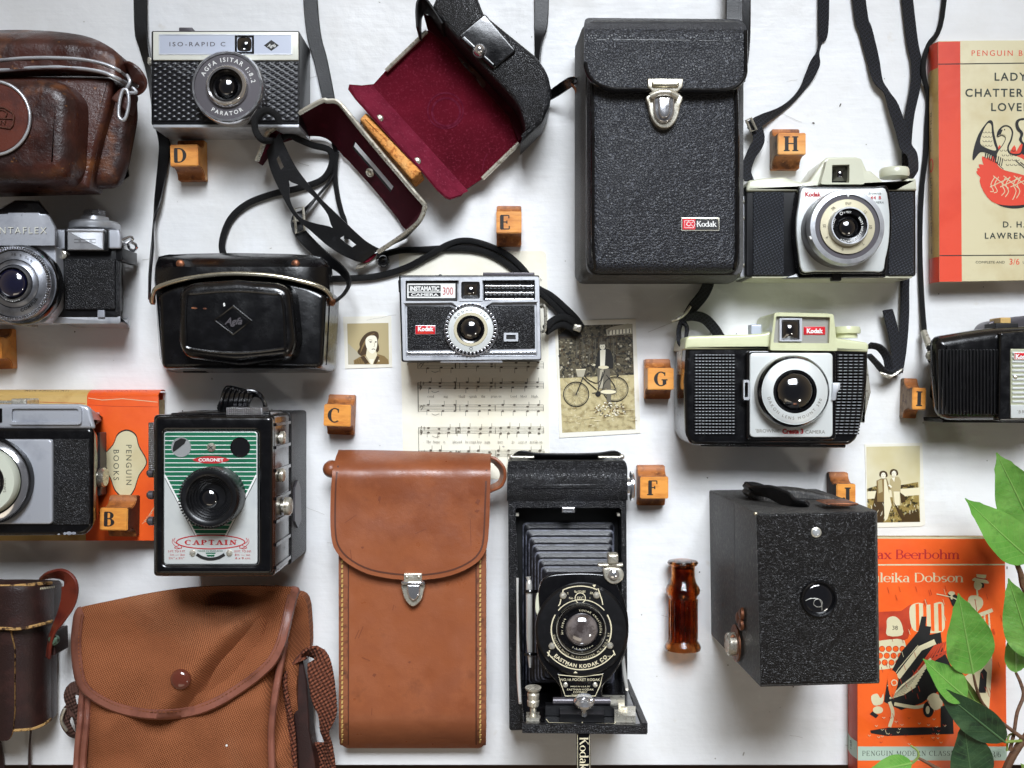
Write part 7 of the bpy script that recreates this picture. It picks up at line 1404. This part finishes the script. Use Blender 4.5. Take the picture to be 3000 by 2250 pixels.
b = MB(); p = XL(1812, 395); b.tube([(2166, 1796, 380), (2182, 1784, 392), (2192, 1806, 400), (2186, 1830, 400), (2172, 1832, 390)], 5, 8, closed=True); b.build('latch_ring', 'copper', o)
b = MB(); b.ball(2214, 1505, 556, 5, 0, 10); b.build('corner_nail', 'brass_trim', o)
# ================================================================== canvas shoulder bag, lower left
o = thing('shoulder_bag', 'rust-brown canvas shoulder bag with leather piping and a round stud', 'bag', 540, 2050)
def zf_bag(u, v):
    e = min(1, max(0, (u-235)/60)); r_ = min(1, max(0, (812-u)/60)); t = min(1, max(0, (v-1760)/50))
    return 60+125*math.sqrt(max(0, 1-(1-e)**2))*math.sqrt(max(0.01, 1-(1-r_)**2))*math.sqrt(max(0, 1-(1-t)**2))+noz(u, v, 120, 22)+noz(u, v, 45, 5)
b = MB(); b.sheet(rpoly([(240, 1790), (800, 1760), (812, 1990), (796, 2110), (800, 2330), (214, 2330), (228, 2150), (238, 2010)], 16), zf_bag, 16, 50); b.build('front_panel', 'canvas', o)
b = MB(); b.sheet(smooth([(770, 1742), (860, 1740), (896, 1760), (905, 1830), (908, 1880), (902, 1910), (880, 1930), (868, 2020), (880, 2120), (900, 2200), (920, 2330), (780, 2330), (782, 2100), (790, 1960)], 3, True), lambda u, v: 130-max(0, u-850)*1.0+noz(u, v, 50, 16)+18*math.sin((u-v*.35)/22), 12, 60); b.build('side_gusset', 'canvas', o)
for pth, w_ in ((smooth([(244, 2004), (238, 2060), (234, 2120), (226, 2200), (218, 2330)], 4), 1), (smooth([(836, 1880), (822, 1950), (808, 2030), (798, 2110), (796, 2190), (802, 2330)], 4), 2)):
    b = MB(); b.tube([(u, v, zf_bag(min(max(u, 262), 780), v)+6) for u, v in pth], 9, 8, sm=2); b.tube([(u+(20 if w_ == 1 else -2), v, zf_bag(min(max(u+20, 262), 780), v)+2) for u, v in pth], 9, 8, sm=2); b.build('piping', 'bag_leather', o)
fo = [(232, 1782), (258, 1775), (330, 1760), (420, 1742), (520, 1726), (620, 1718), (740, 1717), (840, 1720), (866, 1722), (874, 1732), (868, 1752), (856, 1800), (846, 1846), (832, 1894), (806, 1944), (768, 1982), (724, 2016), (652, 2062), (580, 2092), (508, 2104), (434, 2104), (362, 2092), (307, 2072), (258, 2042), (228, 2006), (215, 1950), (211, 1880), (216, 1820), (222, 1795)]
fos = smooth(fo, 3, True)
def zf_bf(u, v):
    t = min(1, max(0, (v-1712)/70)); e = min(1, max(0, (u-205)/50)); r_ = min(1, max(0, (880-u)/70))
    g = 140+70*math.sqrt(max(0, 1-(1-t)**2))*math.sqrt(max(0.02, 1-(1-e)**2))*math.sqrt(max(0.02, 1-(1-r_)**2))
    w_ = 34*math.exp(-((u*0.75+v*0.66-(1720))/38)**2)-34*math.exp(-((u*0.75+v*0.66-1790)/34)**2)
    return max(g, zf_bag(min(max(u, 262), 780), max(v, 1800))+16)+noz(u, v, 150, 20)+w_*min(1, max(0, (v-1740)/80))-95*math.exp(-((u-672)/92)**2-((v-1756)/54)**2)+noz(u, v, 40, 3)
b = MB(); b.sheet(fos, zf_bf, 14, 12); fl = b.build('closing_flap', 'canvas', o)
cc = Vector((530, 1890))
def insetf(d):
    q = inset([(p[0], -p[1]) for p in fos][::-1], d); return [(x, -y) for x, y in q][::-1]
inn = insetf(27)
rim_o, rim_i = fos, inn
b = MB(); n = len(fos); rg = []
rows = [[P(u, v, zf_bf(u, v)+dz) for (u, v), dz in zip([(a[0]+(c[0]-a[0])*t, a[1]+(c[1]-a[1])*t) for a, c in zip(rim_o, rim_i)], [dzz]*n)] for t, dzz in ((-.12, -16), (-.14, -4), (0.02, 5), (.3, 6), (.9, 6), (1.0, 2))]
# only the curved sides carry the leather edging, not the fold at the top
keep = [k for k in range(n) if not (fos[k][1] < 1779 and 244 < fos[k][0] < 852)]
k0 = next(k for k in range(n) if k in keep and (k-1) % n not in keep); seq = [(k0+j) % n for j in range(len(keep))]
b.rings([[r[k] for r in rows] for k in seq], 0, False, False, False); eb = b.build('leather_edging', 'bag_leather', fl)
b = MB(); mid = insetf(19)
for j, k in enumerate(seq[:-1]):
    a, c = mid[k], mid[seq[j+1]]
    for s_ in range(2):
        p, q = [(a[0]+(c[0]-a[0])*t, a[1]+(c[1]-a[1])*t) for t in (s_*.5, s_*.5+.3)]
        if math.dist(p, q) > 1: b.tube([p+(zf_bf(*p)+6.5,), q+(zf_bf(*q)+6.5,)], 1.5, 5, sm=0)
b.build('stitching', 'tan_edge', eb)
b = MB(); z = zf_bf(526, 1993); b.lathe(526, 1993, z+10, [(30, z-2), (30, z+3), (27, z+8), (18, z+12), (8, z+13), (1, z+13.4)], 32); b.build('stud_button', 'stud_brown', fl)
i = Ink(0, lambda a, bb, h: P(a, bb, zf_bag(a, bb)+1+h*.2)); i.poly(ell(664, 2184, 3.5, 3.5, 10), 0); i.build('white_speck', 'white_ink', o)
b = MB(); b.ribbon([(906, 1916, 120, 60, 70), (930, 1925, 150, 66, 20), (940, 1980, 150, 72, 0), (948, 2040, 140, 70, 0), (956, 2090, 130, 62, 20), (950, 2140, 110, 40, 50), (962, 2180, 90, 40, 55), (968, 2250, 70, 44, 40), (970, 2330, 60, 44, 40)], 12); b.build('shoulder_strap', 'webbing', o)
b = MB(); b.ribbon([(895, 1920, 110, 40, 75), (850, 1945, 126, 30, 70), (834, 1990, 134, 22, 62), (842, 2060, 130, 26, 60), (856, 2150, 120, 30, 50), (862, 2330, 110, 30, 45)], 10); b.build('shoulder_strap', 'webbing', o)
b = MB(); b.prism(rpoly([(842, 1960), (886, 1930), (900, 2000), (906, 2140), (924, 2240), (926, 2330), (878, 2330), (866, 2160)], 10), 40, 112, 6); b.build('leather_gusset', 'dark_brown', o)
b = MB(); b.ribbon([(925, 2210, 50, 40, 20), (940, 2190, 60, 50, 30), (958, 2240, 50, 50, 20), (960, 2330, 40, 50, 0)], 9); b.build('strap_end', 'webbing', o)
b = MB(); b.ribbon([(240, 2020, 120, 40, 60), (215, 2016, 130, 40, 40), (204, 2040, 130, 40, 20), (214, 2080, 120, 42, 40), (226, 2130, 100, 40, 70)], 10); b.ribbon([(232, 2090, 120, 36, 50), (205, 2080, 110, 40, 30), (190, 2110, 100, 40, 30), (206, 2146, 90, 40, 40), (230, 2160, 80, 34, 60)], 10); b.build('side_strap', 'dark_web', o)
b = MB(); b.tube([(190, 2076, 120), (180, 2110, 116), (196, 2140, 100)], 4.5, 8); b.build('side_buckle', 'nickel', o)

# ================================================================== dark brown cylindrical leather case, lower left corner
o = thing('leather_case', 'scuffed dark brown leather case with a red-brown strap loop, in the lower left corner', 'leather case', 70, 1950)
def cyl(u, v, u0=-110, u1=165, h=150): 
    x = (u-(u0+u1)/2)/((u1-u0)/2); return 20+h*math.sqrt(max(0.0, 1-min(1, x*x)))
b = MB(); b.sheet(rpoly([(-120, 1836), (150, 1830), (155, 1900), (156, 2100), (140, 2118), (110, 2132), (40, 2142), (-120, 2150)], [0, 6, 0, 10, 10, 20, 0, 0]), lambda u, v: cyl(u, v, -110, 158, 140), 10, 30); b.build('case_body', 'dark_brown', o)
b = MB(); b.sheet(smooth([(-120, 1708), (0, 1704), (90, 1704), (140, 1706), (164, 1712), (165, 1760), (155, 1826), (120, 1836), (60, 1842), (0, 1842), (-120, 1838)], 4, True), lambda u, v: cyl(u, v, -120, 168, 165)+3-(max(0, 1722-v)/18)**2*40, 10, 34); ld = b.build('lid', 'dark_brown', o)
b = MB(); b.tube([(u, v, cyl(u, v, -120, 168, 165)+2) for u, v in smooth([(-100, 1842), (0, 1841), (50, 1842), (90, 1836), (130, 1826), (152, 1820)], 4)], 5, 6, sm=0); b.tube([(u, v, cyl(u, v, -120, 168, 165)-6) for u, v in smooth([(-100, 1716), (0, 1718), (60, 1716), (120, 1710), (150, 1708)], 4)], 5, 6, sm=0); b.build('worn_edge', 'raw_edge', ld)
b = MB(); b.tube([(u, v, cyl(u, v, -110, 158, 140)+1) for u, v in smooth([(40, 2140), (90, 2136), (125, 2124), (150, 2106)], 4)], 4, 6, sm=0); b.tube([(u, v, cyl(u, v, -110, 158, 140)+1) for u, v in ((33, 1850), (42, 2000), (42, 2090))], 2.5, 6); b.build('worn_edge', 'raw_edge', o)
i = Ink(0, lambda a, bb, h: P(a, bb, cyl(a, bb, -120, 168, 165)+4+h*.2))
for k in range(9): i.poly([(118+k*5, 1722-k*.6), (122+k*5, 1720-k*.6), (121+k*5, 1726-k*.6), (117+k*5, 1728-k*.6)], 0)
i.build('stitching', 'cream_ink', ld)
b = MB(); b.sheet(rpoly([(-120, 1850), (30, 1850), (42, 1900), (42, 2090), (36, 2150), (24, 2170), (-120, 2176)], [0, 0, 10, 20, 10, 6, 0]), lambda u, v: cyl(u, v, -110, 158, 140)+9, 12, 8, 0, 1); b.build('closing_strap', ['dark_brown', 'raw_edge'], o)
b = MB(); b.ribbon([(150, 1690, 130, 66, 80), (166, 1688, 160, 66, 60), (190, 1692, 176, 66, 40), (205, 1716, 184, 62, 25), (200, 1760, 180, 56, 25), (180, 1806, 172, 46, 40), (158, 1846, 164, 36, 55), (146, 1890, 158, 30, 55), (142, 1926, 154, 28, 50)], 9); b.build('strap_loop', 'oxblood', o)
b = MB(); b.prism(rpoly([(138, 1856), (160, 1852), (162, 1920), (140, 1924)], 4), 60, 150, 3); b.build('strap_tab', 'dark_brown', o)
b = MB(); b.lathe(153, 1878, 170, [(14, 150), (15, 164), (9, 170), (1, 171)], 20); b.build('stud', 'green_metal', o)
b = MB(); b.ribbon([(92, 2120, 30, 12, 60), (88, 2170, 20, 14, 60), (86, 2230, 14, 16, 50), (92, 2330, 10, 18, 40)], 5); b.build('carrying_strap', 'dark_brown', o)
b = MB(); b.ribbon([(-10, 2160, 10, 24, 10), (0, 2220, 8, 24, 10), (6, 2330, 8, 24, 0)], 5); b.build('carrying_strap', 'dark_brown', o)

# ================================================================== leafy branch, lower right
o = thing('plant', 'leafy green fig branch reaching in over the orange book from the lower right', 'plant', 2960, 2150, 90)
def leaf(base, tip, wd, z0, z1, m='leaf', curl=0.12, roll=0.0, bend=0.0, twist=0.0):
    a = P(base[0], base[1], z0); c = P(tip[0], tip[1], z1); ax = c-a; L_ = ax.length; t = ax.normalized()
    side = t.cross(Vector((0, 0, 1))).normalized(); side = Matrix.Rotation(R(roll), 3, t) @ side; up = side.cross(t).normalized()
    if up.z < 0: up = -up
    b = MB(); n = 22; mm = 9; rg = []
    for i in range(n+1):
        s_ = i/n; wv = wd/2*(math.sin(math.pi*min(1, s_*1.02)**0.80)**0.85)*(1-0.28*s_) if 0 < s_ < .86 else wd/2*max(0, (1-s_))*1.35*(0.50 if s_ else 0)
        if s_ >= .86: wv = max(0.6, wd/2*0.30*((1-s_)/.14)**1.6+wd*0.012)
        if s_ >= .80 and s_ < .86: wv = max(wv, wd/2*0.30)
        row = []
        for j in range(-mm, mm+1):
            x = j/mm; h = curl*abs(x)**1.3*wv*1.2-bend*math.sin(math.pi*s_)*L_*0.12+0.03*wv*math.sin(s_*22+x*2)*abs(x)
            p = a+ax*s_+side*(x*wv+bend*L_*.08*math.sin(math.pi*s_))+up*h; row.append(p)
        rg.append(row)
    b.rings(rg, 0, False, False, False); lf = b.build('leaf', m, o, sharp=80)
    b = MB(); b2 = []
    for i in range(n+1):
        s_ = i/n; r_ = (2.6*(1-s_)+0.7); p = rg[i][mm]+up*0.6; b2.append([p+side*r_*math.cos(q)+up*r_*0.7*math.sin(q) for q in (0, 1.05, 2.1, 3.14)])
    b.rings(b2, 0, False, False, False)
    for i0 in range(2, n-5, 2):
        for sg in (-1, 1):
            strip = []
            for j in range(0, mm):
                q = i0+j*0.55; i_ = int(q); f = q-i_
                if i_+1 > n: break
                p = rg[i_][mm+sg*j].lerp(rg[i_+1][mm+sg*j], f)+up*0.5; strip.append([p-t*0.7, p+t*0.7])
            if len(strip) > 2: b.rings(strip, 0, False, False, False)
    b.build('leaf_rib', 'leaf_rib_dark' if m == 'leaf_dark' else 'leaf_rib', lf)
leaf((3042, 1580), (2919, 1326), 152, 230, 330, roll=-12)
leaf((3020, 1640), (2827, 1460), 128, 250, 330, roll=10, bend=-0.3)
leaf((2851, 1974), (2807, 1738), 146, 300, 380, curl=0.2)
leaf((2832, 2046), (2704, 1930), 98, 290, 340, roll=18, bend=-.25)
leaf((2944, 2174), (2738, 2008), 108, 250, 330, 'leaf_dark', roll=-20)
leaf((2848, 2300), (2822, 2110), 138, 190, 260, 'leaf_dark', curl=.25)
leaf((3030, 1930), (2954, 1694), 122, 260, 330, roll=-14)
leaf((2976, 1970), (2972, 1830), 78, 200, 220, 'leaf', curl=.25)
leaf((2672, 2236), (2540, 2262), 70, 200, 240, 'leaf', roll=16)
leaf((2885, 2104), (2796, 1950), 40, 240, 270, 'stem_green', roll=-35)
leaf((3060, 2320), (2990, 2236), 60, 200, 230, 'stem_green')
def st(name, path, m): b = MB(); b.tube(path, 3, 8); b.build(name, m, o)
st('stem', [(3070, 2080, 230, 9), (3012, 2150, 225, 10), (2968, 2212, 215, 11), (2938, 2280, 200, 11), (2925, 2340, 190, 11)], 'stem_brown')
st('stem', [(3000, 2166, 228, 6), (2960, 2136, 236, 5), (2920, 2104, 244, 4), (2880, 2062, 256, 4), (2862, 2020, 280, 4), (2851, 1974, 300, 3)], 'stem_brown')
st('leaf_stalk', [(2896, 2082, 250, 3), (2864, 2060, 266, 3), (2832, 2046, 290, 3)], 'stem_green')
st('leaf_stalk', [(2944, 2174, 250, 3.5), (2966, 2172, 240, 4), (2992, 2170, 230, 4)], 'stem_green')
st('stem', [(2976, 1970, 200, 4), (2992, 2006, 206, 5), (2998, 2040, 210, 5), (2980, 2088, 214, 5), (2970, 2150, 216, 5), (2958, 2200, 216, 5)], 'stem_brown')
st('leaf_stalk', [(2672, 2236, 200, 3.5), (2690, 2218, 205, 3.5), (2688, 2200, 205, 3), (2668, 2184, 205, 2.5)], 'stem_green')
st('stem', [(2690, 2220, 205, 4), (2730, 2242, 205, 5), (2770, 2270, 200, 6), (2820, 2340, 200, 6)], 'stem_brown')
st('leaf_stalk', [(2885, 2104, 240, 3), (2910, 2108, 240, 3), (2926, 2106, 242, 3)], 'stem_green')
st('leaf_stalk', [(2950, 2200, 215, 3), (2954, 2160, 216, 3), (2966, 2150, 216, 3), (2986, 2156, 220, 3)], 'stem_green')
st('stem', [(2978, 1650, 240, 7), (2990, 1680, 230, 8), (3000, 1720, 220, 10), (3030, 1760, 220, 10)], 'stem_brown')
